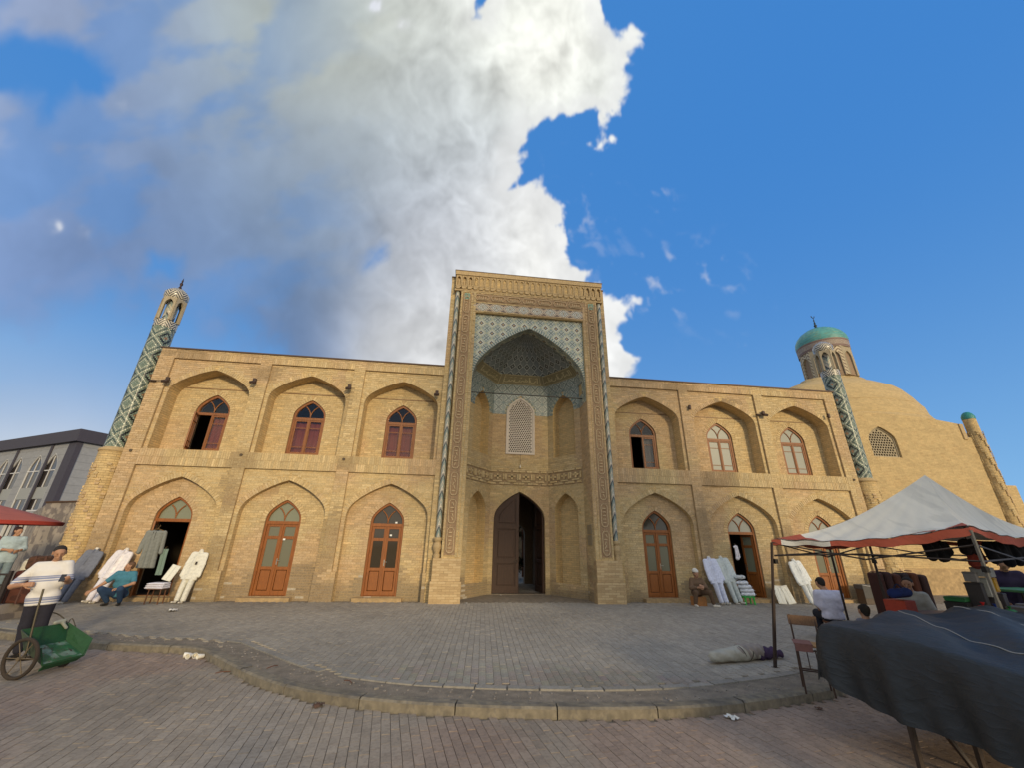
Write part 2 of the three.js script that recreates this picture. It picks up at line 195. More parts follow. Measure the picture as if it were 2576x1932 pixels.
const chevMat = tileMat(16, 12, 0.5, (a, b) => { const k = Math.abs(wrap(a, 16) - 8) + b; return wrap(k, 4) < 2 ? [0.20, 0.19, 0.18] : [0.83, 0.79, 0.70]; });
const edgeTileMat = tileMat(8, 16, 0.32, (a, b) => (wrap(b, 2) ? [0.80, 0.80, 0.74] : [0.50, 0.62, 0.62]));
// wood, cloth, plaster, metal
const woodTex = tex(512, 512, (i, j) => { const n = fbm(i / 8, j / 128, 5, 64), g = vn(i / 3, j / 64, 0); const k = 0.72 + 0.42 * n + 0.1 * (g - 0.5); return [k, k * 0.98, k * 0.95]; }, { rx: 1.4, ry: 1.4 });
const woodMat = (r, g, b, rough = 0.5) => std({ color: rgb(r, g, b), map: woodTex, bumpMap: woodTex, bumpScale: 0.002, roughness: rough });
const doorWood = woodMat(150, 90, 36), windowWood = woodMat(146, 94, 52), gateWood = woodMat(68, 43, 26, 0.6), darkWood = woodMat(110, 66, 34);
const weave = tex(256, 256, (i, j) => 0.5 + 0.25 * Math.sin(i * Math.PI / 2) * Math.sin(j * Math.PI / 2) + 0.35 * (fbm(i / 16, j / 16, 4, 16) - 0.5), { srgb: false, rx: 4, ry: 4 });
const clothTone = tex(256, 256, (i, j) => { const n = 0.88 + 0.2 * fbm(i / 24, j / 24, 5, 11); return [n, n, n]; }, { rx: 2, ry: 2 });
const cloth = (r, g, b, o = {}) => std({ color: rgb(r, g, b), map: clothTone, bumpMap: weave, bumpScale: 0.0015, roughness: 0.9, side: THREE.DoubleSide, ...o });
const plasterTex = tex(512, 512, (i, j) => { const n = fbm(i / 64, j / 64, 6, 8), m = sstep(0.46, 0.62, fbm(i / 40 + 0.5, j / 40, 5, 0)), f = vn(i / 2, j / 2, 256); const k = 0.82 + 0.26 * n + 0.06 * (f - 0.5); return [lerp(0.66, 0.50, m) * k, lerp(0.61, 0.46, m) * k, lerp(0.55, 0.43, m) * k]; }, { rx: 0.3, ry: 0.3 });
const plasterMat = std({ map: plasterTex, bumpMap: grainBump, bumpScale: 0.008, roughness: 0.95 });
const metal = (r, g, b, rough = 0.5, m = 0.6) => std({ color: rgb(r, g, b), roughness: rough, metalness: m, bumpMap: grainBump, bumpScale: 0.0008 });
const skinMat = std({ color: new THREE.Color(0.40, 0.21, 0.12), roughness: 0.6 });
const hairMat = std({ color: new THREE.Color(0.022, 0.017, 0.013), roughness: 0.95, bumpMap: grainBump, bumpScale: 0.004 });
const glassMat = new THREE.MeshPhysicalMaterial({ color: 0xffffff, transmission: 1, thickness: 0, roughness: 0.03, ior: 1.5 });
const frostMat = new THREE.MeshPhysicalMaterial({ color: rgb(128, 130, 108), roughness: 0.22, bumpMap: grainBump, bumpScale: 0.001 });
const frostWhite = new THREE.MeshPhysicalMaterial({ color: rgb(152, 152, 140), roughness: 0.3 });
const plasterPale = std({ color: rgb(172, 160, 136), map: clayGrain, roughness: 0.85 });
const brickUnit = new RoundedBoxGeometry(1, 1, 1, 1, 0.03);
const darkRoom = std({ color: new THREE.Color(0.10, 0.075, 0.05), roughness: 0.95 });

// ---------------------------------------------------------------- bricks built one by one, joined into one mesh
class Slabs {
  constructor() { this.p = []; this.n = []; this.t = []; this.c = []; }
  quad(a, b, c, d, n, uv, tone) { for (const k of [0, 1, 2, 0, 2, 3]) { const v = [a, b, c, d][k], w = uv[k]; this.p.push(v.x, v.y, v.z); this.n.push(n.x, n.y, n.z); this.t.push(w[0], w[1]); this.c.push(...tone); } }
  // four corners (counter-clockwise in u, v) on a frame, standing h proud of it
  slab(F, q, h, tone) {
    const P = q.map(([u, v]) => F.at(u, v, 0)), Q = q.map(([u, v]) => F.at(u, v, h)), ou = rng() * 3, ov = rng() * 3, U = q.map(([u, v]) => [u + ou, v + ov]);
    this.quad(Q[0], Q[1], Q[2], Q[3], F.n, U, tone);
    for (let k = 0; k < 4; k++) { const m = (k + 1) % 4, e = Q[m].clone().sub(Q[k]).normalize(), n = new THREE.Vector3().crossVectors(e, F.n); this.quad(P[k], P[m], Q[m], Q[k], n, [U[k], U[m], [U[m][0], U[m][1] + h], [U[k][0], U[k][1] + h]], tone); }
  }
  build() { const g = new THREE.BufferGeometry(); g.setAttribute('position', new THREE.BufferAttribute(new Float32Array(this.p), 3)); g.setAttribute('normal', new THREE.BufferAttribute(new Float32Array(this.n), 3)); g.setAttribute('uv', new THREE.BufferAttribute(new Float32Array(this.t), 2)); g.setAttribute('color', new THREE.BufferAttribute(new Float32Array(this.c), 3)); return g; }
}
function frame(o, u, v) { const O = new THREE.Vector3(...o), U = new THREE.Vector3(...u).normalize(), V = new THREE.Vector3(...v).normalize(), N = new THREE.Vector3().crossVectors(U, V); return { o: O, u: U, v: V, n: N, at: (a, b, h) => O.clone().addScaledVector(U, a).addScaledVector(V, b).addScaledVector(N, h) }; }
// tone of one brick: clay varies by firing; rising damp, soot and limewash leave patches with outlines of their own
const STAINS = [[-10.5, 3.3, 0.35, 0.8], [-10.35, 4.3, 0.5, 0.35], [-10.3, 7.7, 0.6, 0.35], [-7.1, 6.7, 0.2, 0.9], [-13.2, 8.3, 0.9, 0.2], [-6.9, 1.7, 0.35, 1.1], [-6.7, 4.35, 0.5, 0.25], [7.9, 4.3, 0.9, 0.35], [6.9, 2.2, 0.3, 1.0], [6.5, 8.2, 0.8, 0.25], [8.9, 7.7, 0.7, 0.25], [-10.4, 1.2, 0.4, 0.6], [10.4, 1.6, 0.35, 1.3], [-13.9, 1.4, 0.6, 0.7], [3.0, 0.7, 0.7, 0.5]];
function brickTone(x, y, z, damp = 1) {
  const k = 0.88 + 0.23 * rng() + (rng() > 0.93 ? 0.15 : 0), warm = rng() * 0.05;
  let c = [0.60 * k, (0.475 - warm * 0.5) * k, (0.272 - warm * 0.8) * k];
  const st = fbm(x * 0.55 + 3, y * 0.5 + z, 4), pk = sstep(0.42, 0.60, st); c = [c[0] * lerp(1, 0.93, pk), c[1] * lerp(1, 0.865, pk), c[2] * lerp(1, 0.93, pk)];
  for (const [sx, sy, rx, ry] of STAINS) { const dx = (x - sx) / rx, dy = (y - sy) / ry, d = dx * dx + dy * dy; if (d < 2.5) { const m = 0.5 * sstep(1.25, 0.5, d + 1.8 * (fbm(x * 4 + sx, y * 2.2, 4) - 0.5)); c = [lerp(c[0], 0.24, m), lerp(c[1], 0.175, m), lerp(c[2], 0.10, m)]; } }
  const lo = 0.62 + 2.2 * (fbm(x * 0.8 + 11, 2.2, 4) - 0.45) - y, dm = damp * sstep(-0.1, 0.35, lo + 0.8 * (fbm(x * 2.3, y * 2.3, 4) - 0.5));
  const gr = 0.55 + 0.1 * rng(); c = [lerp(c[0], 0.26 * gr * 1.5, dm * 0.75), lerp(c[1], 0.205 * gr * 1.5, dm * 0.75), lerp(c[2], 0.135 * gr * 1.5, dm * 0.75)];
  if (dm > 0.4 && rng() > 0.965) c = [0.50, 0.44, 0.35];
  return c;
}
// fill rows with bricks between the spans that spans(y) returns
function courses(S, F, v0, v1, spans, { bh = 0.08, bl = 0.27, j = 0.011, h = 0.008, damp = 1, take } = {}) {
  const rows = Math.max(1, Math.round((v1 - v0) / bh)), H = (v1 - v0) / rows;
  for (let r = 0; r < rows; r++) {
    const y = v0 + r * H;
    for (const [a, b] of spans(y + H / 2)) {
      if (b - a < 0.03) continue;
      let x = a, first = true;
      while (x < b - 0.02) {
        let L = first && (r & 1) ? bl / 2 : bl * (0.96 + 0.08 * rng()); first = false; if (b - (x + L) < 0.07) L = b - x;
        const q = [[x + j / 2, y + j / 2], [x + L - j / 2, y + j / 2], [x + L - j / 2, y + H - j / 2], [x + j / 2, y + H - j / 2]];
        const w = F.at(x + L / 2, y + H / 2, 0), hh = h * (0.6 + 0.8 * rng()), tone = brickTone(w.x, w.y, w.z, damp);
        if (!(take && take(w, L - j, H - j, hh, F))) S.slab(F, q, hh, tone);
        x += L;
      }
    }
  }
}
// upright bricks in a band
function soldiers(S, F, u0, u1, v0, v1, { w = 0.078, j = 0.012, h = 0.008, damp = 0 } = {}) { const n = Math.max(1, Math.round((u1 - u0) / w)), W = (u1 - u0) / n; for (let i = 0; i < n; i++) { const x = u0 + i * W, q = [[x + j / 2, v0 + j / 2], [x + W - j / 2, v0 + j / 2], [x + W - j / 2, v1 - j / 2], [x + j / 2, v1 - j / 2]], p = F.at(x, (v0 + v1) / 2, 0); S.slab(F, q, h * (0.4 + 1.2 * rng()), brickTone(p.x, p.y, p.z, damp)); } }
// voussoirs round a pointed arch
function voussoirs(S, F, cx, hw, ys, ya, wd, { w = 0.085, h = 0.016, tone } = {}) {
  const line = archPts(cx, hw, ys - 0.02, ys, ya).slice(1, -1); const pts = []; let acc = 0;
  for (let i = 1; i < line.length; i++) { const [x0, y0] = line[i - 1], [x1, y1] = line[i], L = Math.hypot(x1 - x0, y1 - y0); pts.push([x0, y0, x1, y1, L]); acc += L; }
  const n = Math.round(acc / w), at = (s) => { for (const [x0, y0, x1, y1, L] of pts) { if (s <= L + 1e-6) { const t = s / L; return [lerp(x0, x1, t), lerp(y0, y1, t), -(y1 - y0) / L, (x1 - x0) / L]; } s -= L; } const e = pts.at(-1); return [e[2], e[3], -(e[3] - e[1]) / e[4], (e[2] - e[0]) / e[4]]; };
  for (let i = 0; i < n; i++) { const s0 = (i + 0.07) / n * acc, s1 = (i + 0.93) / n * acc, a = at(s0), b = at(s1); if (a[0] < cx && b[0] > cx) continue; const m = at((s0 + s1) / 2); const W = wd * (0.97 + 0.06 * rng());
    const q = [[a[0], a[1]], [b[0], b[1]], [b[0] + m[2] * W, b[1] + m[3] * W], [a[0] + m[2] * W, a[1] + m[3] * W]]; const p = F.at(m[0], m[1], 0); S.slab(F, q, h * (0.8 + 0.4 * rng()), tone ? tone(i) : brickTone(p.x, p.y, p.z, 0)); }
}

// ================================================================ ground
const PLAZA = -0.14, ROAD = -0.25;
struct('ground', box2(-150, 150, ROAD - 0.6, ROAD - 0.03, -150, 150), std({ color: new THREE.Color(0.20, 0.165, 0.13), map: mortarTex, roughness: 0.95 }));
const kerbLine = [[-30, -4.6], [-16.5, 2.35], [-11.77, 4.46], [-9.11, 5.52], [-7.25, 5.99], [-6.55, 6.58], [-5.6, 7.54], [-4.9, 8.13], [-4.25, 8.53], [-3.16, 8.95], [-1.67, 9.24], [-0.2, 9.37], [0.91, 9.32], [2.26, 9.05], [3.1, 8.81], [5.5, 8.0], [9, 6.4], [30, -4]];
const kerbCurve = new THREE.SplineCurve(kerbLine.map(([x, z]) => new THREE.Vector2(x, z)));
const KP = kerbCurve.getSpacedPoints(420);
const kerbZ = (x) => { for (let i = 1; i < KP.length; i++) if (KP[i].x >= x) { const a = KP[i - 1], b = KP[i]; return lerp(a.y, b.y, clamp((x - a.x) / (b.x - a.x))); } return -99; };
// kerb normal offset inward
function inset(d) { return KP.map((p, i) => { const a = KP[Math.max(0, i - 1)], b = KP[Math.min(KP.length - 1, i + 1)], tx = b.x - a.x, tz = b.y - a.y, L = Math.hypot(tx, tz); return new THREE.Vector2(p.x + tz / L * d, p.y - tx / L * d); }); }
const pave = (g) => std({ map: g, bumpMap: grainBump, bumpScale: 0.003, vertexColors: true, roughness: 0.88 });
{
  // the plaza slab behind the kerb
  const inner = inset(0.17), sh = shapeOf([...inner.map((p) => [p.x, -p.y]), [40, 40], [-40, 40]]);
  const g = new THREE.ExtrudeGeometry(sh, { depth: 0.4, bevelEnabled: false }); g.rotateX(-Math.PI / 2); g.translate(0, PLAZA - 0.4 - 0.012, 0);
  const plaza = struct('pavement', boxUV(g), mortarDark());
  const road = struct('road', box2(-60, 60, ROAD - 0.2, ROAD - 0.012, -10, 60), mortarDark());
  // kerb stones, each about 0.9 m, painted and worn
  const kerb = new THREE.Group(); kerb.name = 'kerb'; kerb.userData.kind = 'structure'; scene.add(kerb);
  const outer = inset(0), back = inset(0.19), per = 8;
  const kt = tex(256, 256, (i, j) => { const n = fbm(i / 20, j / 20, 5, 13), p = sstep(0.36, 0.52, fbm(i / 26 + 9, j / 26, 5, 10)); const k = 0.75 + 0.4 * n; return [lerp(0.49, 0.55, p) * k, lerp(0.46, 0.51, p) * k, lerp(0.41, 0.435, p) * k]; }, { rx: 1, ry: 1 });
  const km = [0.88, 0.8, 0.94].map((k) => std({ map: kt, color: new THREE.Color(k, k, k), bumpMap: grainBump, bumpScale: 0.006, roughness: 0.95 }));
  for (let i = 60; i + per < 390; i += per) {
    const pts = [], bs = []; for (let k = i; k <= i + per; k++) { const q = k === i ? 0.004 : 0; pts.push([outer[k].x, outer[k].y]); bs.push([back[k].x, back[k].y]); }
    const pos = []; const wob = () => 0; const T = PLAZA + 0.006 + 0.008 * rng(), Y = (a, y) => [a[0], y, a[1]];
    const mix = (a, b, t) => [lerp(a[0], b[0], t), lerp(a[1], b[1], t)];
    const jt = 0.012 / 0.9; const n = pts.length - 1; const P = (k) => k === 0 ? mix(pts[0], pts[1], 0.1) : pts[k], B = (k) => k === 0 ? mix(bs[0], bs[1], 0.1) : bs[k];
    const quad = (a, b, c, d) => pos.push(...a, ...b, ...c, ...a, ...c, ...d);
    for (let k = 0; k < n; k++) { const a = P(k), b = P(k + 1), c = B(k), d = B(k + 1), ai = mix(a, c, 0.14), bi = mix(b, d, 0.14); quad(Y(a, ROAD - 0.05), Y(b, ROAD - 0.05), Y(b, T - 0.022), Y(a, T - 0.022)); quad(Y(a, T - 0.022), Y(b, T - 0.022), Y(bi, T), Y(ai, T)); quad(Y(ai, T), Y(bi, T), Y(d, T - 0.004), Y(c, T - 0.004)); quad(Y(c, T - 0.004), Y(d, T - 0.004), Y(d, T - 0.1), Y(c, T - 0.1)); }
    for (const k of [0, n]) { const a = P(k), c = B(k), f = [Y(a, ROAD), Y(a, T - 0.022), Y(c, T - 0.004), Y(c, ROAD)]; k ? quad(...f) : quad(f[3], f[2], f[1], f[0]); }
    const g2 = new THREE.BufferGeometry(); g2.setAttribute('position', new THREE.BufferAttribute(new Float32Array(pos), 3)); g2.computeVertexNormals(); mesh('kerb_stone', boxUV(g2), km[Math.floor(rng() * 3)], kerb);
  }
  // pavers: laid in running rows, each its own block
  const pt = tex(256, 256, (i, j) => { const n = fbm(i / 16, j / 16, 5, 16), f = vn(i / 2, j / 2, 128), k = 0.82 + 0.30 * n + 0.10 * (f - 0.5); return [k, k, k]; }, { rx: 2, ry: 2 });
  const pm = pave(pt);
  const flat = frame([0, 0, 0], [1, 0, 0], [0, 0, -1]);
  const unit = new THREE.BoxGeometry(1, 1, 1);
  function lay(par, name, y0, ang, ok, tone, near, W, L, x0, x1, z0, z1) {
    const S = new Slabs(), c = Math.cos(ang), s = Math.sin(ang), cand = [];
    const toW = (a, b) => [a * c - b * s, a * s + b * c];
    const R = 26; for (let iu = Math.floor(-R / W); iu < R / W; iu++) { const off = (iu & 1) * L / 2 + 0.02 * (PERM[iu & 255] / 255); for (let iv = Math.floor(-R / L); iv < R / L; iv++) {
      const u = iu * W, v = iv * L + off, [cx, cz] = toW(u + W / 2, v + L / 2); if (cx < x0 || cx > x1 || cz < z0 || cz > z1 || !ok(cx, cz)) continue;
      const j = 0.002 + 0.002 * rng(), h = 0.006 + 0.005 * rng(), t = tone(cx, cz);
      cand.push({ u, v, j, h, t, cx, cz, d: Math.hypot(cx + 2.54, cz - 15.23) });
    } }
    cand.sort((a, b) => a.d - b.d); const mats = new Map();
    cand.forEach((k, i) => {
      if (i < near) { const m = new THREE.Mesh(unit, pick(k.t)); m.name = name; m.castShadow = m.receiveShadow = true; m.scale.set(W - 2 * k.j, 0.05, L - 2 * k.j); m.position.set(k.cx, y0 - 0.025 + k.h - 0.004, k.cz); m.rotation.y = -ang; par.add(m); return; }
      const F = { n: flat.n, at: (a, b, h) => { const [x, z] = toW(a, -b); return new THREE.Vector3(x, y0 - 0.012 + h, z); } };
      const a0 = k.u + k.j, a1 = k.u + W - k.j, b0 = -(k.v + L - k.j), b1 = -(k.v + k.j); S.slab(F, [[a0, b0], [a1, b0], [a1, b1], [a0, b1]], k.h + 0.008, k.t);
    });
    function pick(t) { const q = t.map((v) => Math.round(v * 40) / 40), key = q.join(); if (!mats.has(key)) mats.set(key, std({ color: new THREE.Color(...q), map: pt1, bumpMap: grainBump, bumpScale: 0.003, roughness: 0.88 })); return mats.get(key); }
    const m = mesh('paving', S.build(), pm, par); m.userData.kind = 'stuff';
  }
  const pt1 = pt.clone(); pt1.repeat.set(0.4, 0.4); pt1.needsUpdate = true;
  const patch = (x, z) => fbm(x * 0.35 + 5, z * 0.35 + 2, 4);
  const edge = inset(0.62);
  const inIn = (x, z) => { let best = 9, s = 1; for (let i = 0; i < KP.length; i += 2) { const dx = x - KP[i].x, dz = z - KP[i].y, d = dx * dx + dz * dz; if (d < best) { best = d; const a = KP[Math.max(0, i - 1)], b = KP[Math.min(KP.length - 1, i + 1)]; s = (b.x - a.x) * dz - (b.y - a.y) * dx; } } return Math.sqrt(best) * (s < 0 ? 1 : -1); };
  const deep = (x, z) => { const d = inIn(x, z); return Math.abs(d) >= 2.99 ? (z < kerbZ(x) ? 3 : -3) : d; };
  lay(plaza, 'paver', PLAZA, 0.06, (x, z) => deep(x, z) > (x < -6.75 ? 0.59 : 0.80), (x, z) => { const k = (0.91 + 0.18 * rng()) * (0.62 + 0.78 * patch(x, z)), d = rng() > 0.9 ? 0.90 : 1; return [0.345 * k * d, 0.308 * k * d, 0.25 * k * d]; }, 160, 0.115, 0.23, -17, 17, 0.05, 12);
  lay(road, 'paver', ROAD, -0.16, (x, z) => deep(x, z) < -0.03, (x, z) => { const k = (0.88 + 0.22 * rng()) * (0.58 + 0.86 * patch(x + 30, z)), red = sstep(0.4, 0.65, fbm(x * 0.5 + 60, z * 0.5, 3)); return [0.335 * k, lerp(0.275, 0.245, red) * k, lerp(0.208, 0.184, red) * k]; }, 200, 0.105, 0.21, -17, 9, 5, 15.3);
  // a course of edging blocks follows the curve
  for (const [ia, ib, ka, kb] of [[0.66, 0.80, 128, 345], [0.23, 0.41, 60, 134], [0.42, 0.62, 60, 136]]) { const E = new Slabs(), e0 = inset(ia), e1 = inset(ib), r2 = rngOf(41); for (let k = ka; k < kb; k += 3) { if (r2() < 0.07) continue; const A = e0[k], B = e0[k + 3], C = e1[k + 3], Dq = e1[k], m = (p, q, t) => new THREE.Vector2(lerp(p.x, q.x, t), lerp(p.y, q.y, t)), q = [m(A, B, 0.02), m(A, B, 0.97), m(Dq, C, 0.97), m(Dq, C, 0.02)], h = 0.014 + 0.012 * r2(), t = 0.25 + 0.08 * r2(); const F = { n: flat.n, at: (u, v, hh) => new THREE.Vector3(u, PLAZA - 0.012 + hh, -v) }; E.slab(F, q.map((p) => [p.x, -p.y]), h, [t, t * 0.92, t * 0.78]); } const em = mesh('edging', E.build(), pm, plaza); em.userData.kind = 'stuff'; }
  // the strip of trodden earth and rubble between kerb and pavers
  const bits = new Slabs(); for (let i = 0; i < 700; i++) { const k = Math.floor(rr(120, 330)), d = rr(0.2, 0.62), p = inset1(k, d), s = rr(0.004, 0.016) * (rng() > 0.97 ? 2.2 : 1), a = rng() * 6; const F = { n: flat.n, at: (u, v, h) => new THREE.Vector3(p[0] + u * Math.cos(a) - v * Math.sin(a), PLAZA - 0.012 + h, p[1] - u * Math.sin(a) - v * Math.cos(a)) }; const t = rr(0.20, 0.34); bits.slab(F, [[-s, -s * 0.7], [s, -s * 0.6], [s * 0.8, s * 0.7], [-s * 0.7, s * 0.8]], s * 0.8, [t, t * 0.9, t * 0.78]); }
  function inset1(k, d) { const a = KP[k - 1], b = KP[k + 1], tx = b.x - a.x, tz = b.y - a.y, L = Math.hypot(tx, tz); return [KP[k].x + tz / L * d, KP[k].y - tx / L * d]; }
  const bm = mesh('rubble', bits.build(), pm, scene); bm.userData.kind = 'stuff'; bm.userData.label = 'loose grit and brick crumbs on the dirt strip behind the kerb';
}
function mortarDark() { return std({ color: new THREE.Color(0.86, 0.85, 0.82), map: dirtTex, bumpMap: grainBump, bumpScale: 0.008, roughness: 0.97 }); }

// ================================================================ the madrasa
const hall = thing('madrasa', 'long two-storey yellow brick facade with pointed-arch bays and a tall blue-tiled central portal', 'building');
const HS = { Ys: 4.03, Yt: 4.60, Yp: 8.09, Yr: 8.47, w: 1.554, hw: 1.42, b: [5.064, 8.599, 12.121], aU: [6.62, 7.72], aL: [2.40, 3.68], dU: 0.63, dL: 0.30, x0: 3.5, x1: 14.2, y0: -0.3 };
const winO = { hw: 0.605, y0: 4.64, ys: 6.14, ya: 6.89 }, doorO = { hw: 0.585, y0: -0.02, ys: 2.28, ya: 3.03 };
function wing(sg) {
  const { Ys, Yt, Yp, Yr, w, hw, b, aU, aL, dU, dL, x0, x1, y0 } = HS, X = b.map((v) => v * sg).sort((p, q) => p - q), xa = sg > 0 ? x0 : -x1, xb = sg > 0 ? x1 : -x0;
  const F0 = frame([0, 0, 0], [1, 0, 0], [0, 1, 0]), F1 = frame([0, 0, -0.08], [1, 0, 0], [0, 1, 0]), FL = frame([0, 0, -dL], [1, 0, 0], [0, 1, 0]), FU = frame([0, 0, -dU], [1, 0, 0], [0, 1, 0]);
  // frame of pilasters and bands
  const out = [[xa, y0]]; for (const c of X) out.push([c - hw, y0], [c - hw, 0.75], [c - w, 0.75], [c - w, Ys], [c + w, Ys], [c + w, 0.75], [c + hw, 0.75], [c + hw, y0]); out.push([xb, y0], [xb, Yr], [xa, Yr]);
  const s = shapeOf(out); for (const c of X) s.holes.push(pathOf([[c - w, Yt], [c + w, Yt], [c + w, Yp], [c - w, Yp]]));
  const wall = mesh('wall', [extrude(s, 0.08, -0.08)], mortarMat, hall);
  const pl = shapeOf([[xa + 0.01, y0], ...X.flatMap((c) => archPts(c, hw, y0, ...aL)), [xb - 0.01, y0], [xb - 0.01, 4.3], [xa + 0.01, 4.3]]);
  mesh('wall', [extrude(pl, dL - 0.078, -dL)], coursedMat, hall);
  const pu = shapeOf([[xa + 0.01, 4.3], [xb - 0.01, 4.3], [xb - 0.01, Yr - 0.02], [xa + 0.01, Yr - 0.02]]); for (const c of X) pu.holes.push(pathOf(archPts(c, hw, Yt + 0.02, ...aU)));
  mesh('wall', [extrude(pu, dU - 0.078, -dU)], coursedMat, hall);
  const bl = shapeOf([[xa + 0.02, y0], ...X.flatMap((c) => archPts(c, doorO.hw, y0, doorO.ys, doorO.ya)), [xb - 0.02, y0], [xb - 0.02, 4.25], [xa + 0.02, 4.25]]);
  const bu = shapeOf([[xa + 0.02, 4.25], [xb - 0.02, 4.25], [xb - 0.02, Yr - 0.04], [xa + 0.02, Yr - 0.04]]); for (const c of X) bu.holes.push(pathOf(archPts(c, winO.hw, winO.y0, winO.ys, winO.ya)));
  mesh('wall', [extrude(bl, 0.34, -dL - 0.338), extrude(bu, 0.34, -dU - 0.338)], mortarMat, hall);
  // bricks
  const S = new Slabs(), ring = 0.21;
  const cols = [xa, ...X.flatMap((c) => [c - w, c + w]), xb], pil = []; for (let i = 0; i < cols.length; i += 2) pil.push([cols[i], cols[i + 1]]);
  const low = [[xa, X[0] - hw], [X[0] + hw, X[1] - hw], [X[1] + hw, X[2] - hw], [X[2] + hw, xb]];
  courses(S, F0, PLAZA - 0.02, 0.75, () => low); courses(S, F0, 0.75, Ys, () => pil); courses(S, F0, Yt, Yp, () => pil);
  for (const [a, c] of pil) { courses(S, F0, Ys, Yt, () => [[a, c]]); courses(S, F0, Yp, Yr, () => [[a, c]]); }
  for (const c of X) {
    soldiers(S, F0, c - w, c + w, Ys, Ys + 0.29); soldiers(S, F0, c - w, c + w, Ys + 0.29, Yt); soldiers(S, F0, c - w, c + w, Yp, Yr - 0.13); courses(S, F0, Yr - 0.13, Yr, () => [[c - w, c + w]], { bh: 0.065 });
    const side = (hw2, ys, ya) => (y) => { const k = archHalf(hw2, ys, ya, y); return k > 0 ? [[c - w, c - Math.min(k, w)], [c + Math.min(k, w), c + w]] : [[c - w, c + w]]; };
    courses(S, F1, 0.75, aL[0], side(hw, 9, 10)); courses(S, F1, aL[0], Ys, side(hw + ring, aL[0] - 0.1, aL[1] + ring * 1.15));
    courses(S, F1, Yt, aU[0], side(hw, 9, 10)); courses(S, F1, aU[0], Yp, side(hw + ring, aU[0] - 0.1, aU[1] + ring * 1.15));
    voussoirs(S, F1, c, hw, ...aL, ring - 0.03); voussoirs(S, F1, c, hw, ...aU, ring - 0.03);
    const back = (o, h2, ys, ya) => (y) => { const k = archHalf(h2 - 0.01, ys, ya, y), d = y < o.ys ? o.hw + 0.0 : archHalf(o.hw + 0.17, o.ys - 0.05, o.ya + 0.2, y), m = y < o.y0 ? 0 : d; return m <= 0 ? [[c - k, c + k]] : [[c - k, c - m], [c + m, c + k]]; };
    courses(S, FL, PLAZA - 0.02, aL[1], back(doorO, hw, ...aL)); courses(S, FU, Yt + 0.02, aU[1], back(winO, hw, ...aU), { damp: 0 });
    voussoirs(S, FL, c, doorO.hw, doorO.ys, doorO.ya, 0.16, { h: 0.012 }); voussoirs(S, FU, c, winO.hw, winO.ys, winO.ya, 0.16, { h: 0.012 });
    // a reinforcing strip set in the back wall under the arch
    mesh('tie_strip', [box2(c - archHalf(hw, ...aU, 7.12) + 0.02, c + archHalf(hw, ...aU, 7.12) - 0.02, 7.105, 7.13, -dU, -dU + 0.022)], woodMat(120, 84, 52), hall);
  }
  const m = mesh('brick_course', S.build(), brickMat, hall); m.userData.kind = 'stuff';
  mesh('coping', [box2(xa - (sg < 0 ? 0.06 : -0.02), xb + (sg > 0 ? 0.06 : -0.02), Yr + 0.002, Yr + 0.055, -0.4, 0.045)], metal(88, 70, 56, 0.6, 0.3), hall);
  // closed rooms behind
  const z0 = -7;
  mesh('roof', [box2(xa, xb, Yr - 0.25, Yr - 0.05, z0, -dU - 0.34)], mortarMat, hall);
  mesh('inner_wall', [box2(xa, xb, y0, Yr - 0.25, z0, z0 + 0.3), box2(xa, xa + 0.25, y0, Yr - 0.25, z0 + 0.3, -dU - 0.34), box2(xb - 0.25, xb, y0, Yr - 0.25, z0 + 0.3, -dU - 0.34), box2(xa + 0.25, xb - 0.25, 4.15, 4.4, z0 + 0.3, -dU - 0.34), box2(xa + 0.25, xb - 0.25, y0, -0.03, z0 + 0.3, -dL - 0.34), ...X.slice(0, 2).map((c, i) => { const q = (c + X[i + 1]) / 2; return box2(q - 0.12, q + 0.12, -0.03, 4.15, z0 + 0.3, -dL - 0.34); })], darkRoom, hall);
  for (const c of X) mesh('door_step', [box2(c - 0.8, c + 0.8, PLAZA - 0.1, -0.03, -dL - 0.1, -0.02)], mortarMat, hall);
}
wing(-1); wing(1);

// ---------------------------------------------------------------- windows and doors
const ringShape = (cx, o, t, b) => { const s = shapeOf(archPts(cx, o.hw, o.y0, o.ys, o.ya)); s.holes.push(pathOf(archPts(cx, o.hw - t, o.y0 + b, o.ys, o.ya - t * 1.25).reverse())); return s; };
function fan(c, o, yb, z, mat, parent, t = 0.022) { // two curved bars that cross the fanlight
  const h = o.hw - 0.09, R = h; const P = (s) => [...Array(7).keys()].map((k) => { const a = k / 6 * 1.05; return [c + s * (h - (h) * Math.cos(a) - h + h) , yb + h * 1.0 * Math.sin(a), z]; });
  const arc = (s) => [...Array(8).keys()].map((k) => { const a = k / 7 * 0.98; return [c + s * (R - R * Math.cos(a)), yb + 0.02 + R * 1.02 * Math.sin(a), z]; });
  mesh('tracery', [tube(arc(1), t, 5), tube(arc(-1), t, 5)], mat, parent);
}
function pane(x0, x1, y0, y1, z, mat, parent) { return mesh('pane', [new THREE.PlaneGeometry(x1 - x0, y1 - y0).translate((x0 + x1) / 2, (y0 + y1) / 2, z)], mat, parent); }
function archPane(c, o, t, yb, z, mat, parent) { const s = shapeOf(archPts(c, o.hw - t, yb, o.ys, o.ya - t * 1.25)); const g = new THREE.ShapeGeometry(s); g.translate(0, 0, z); return mesh('pane', [g], mat, parent); }
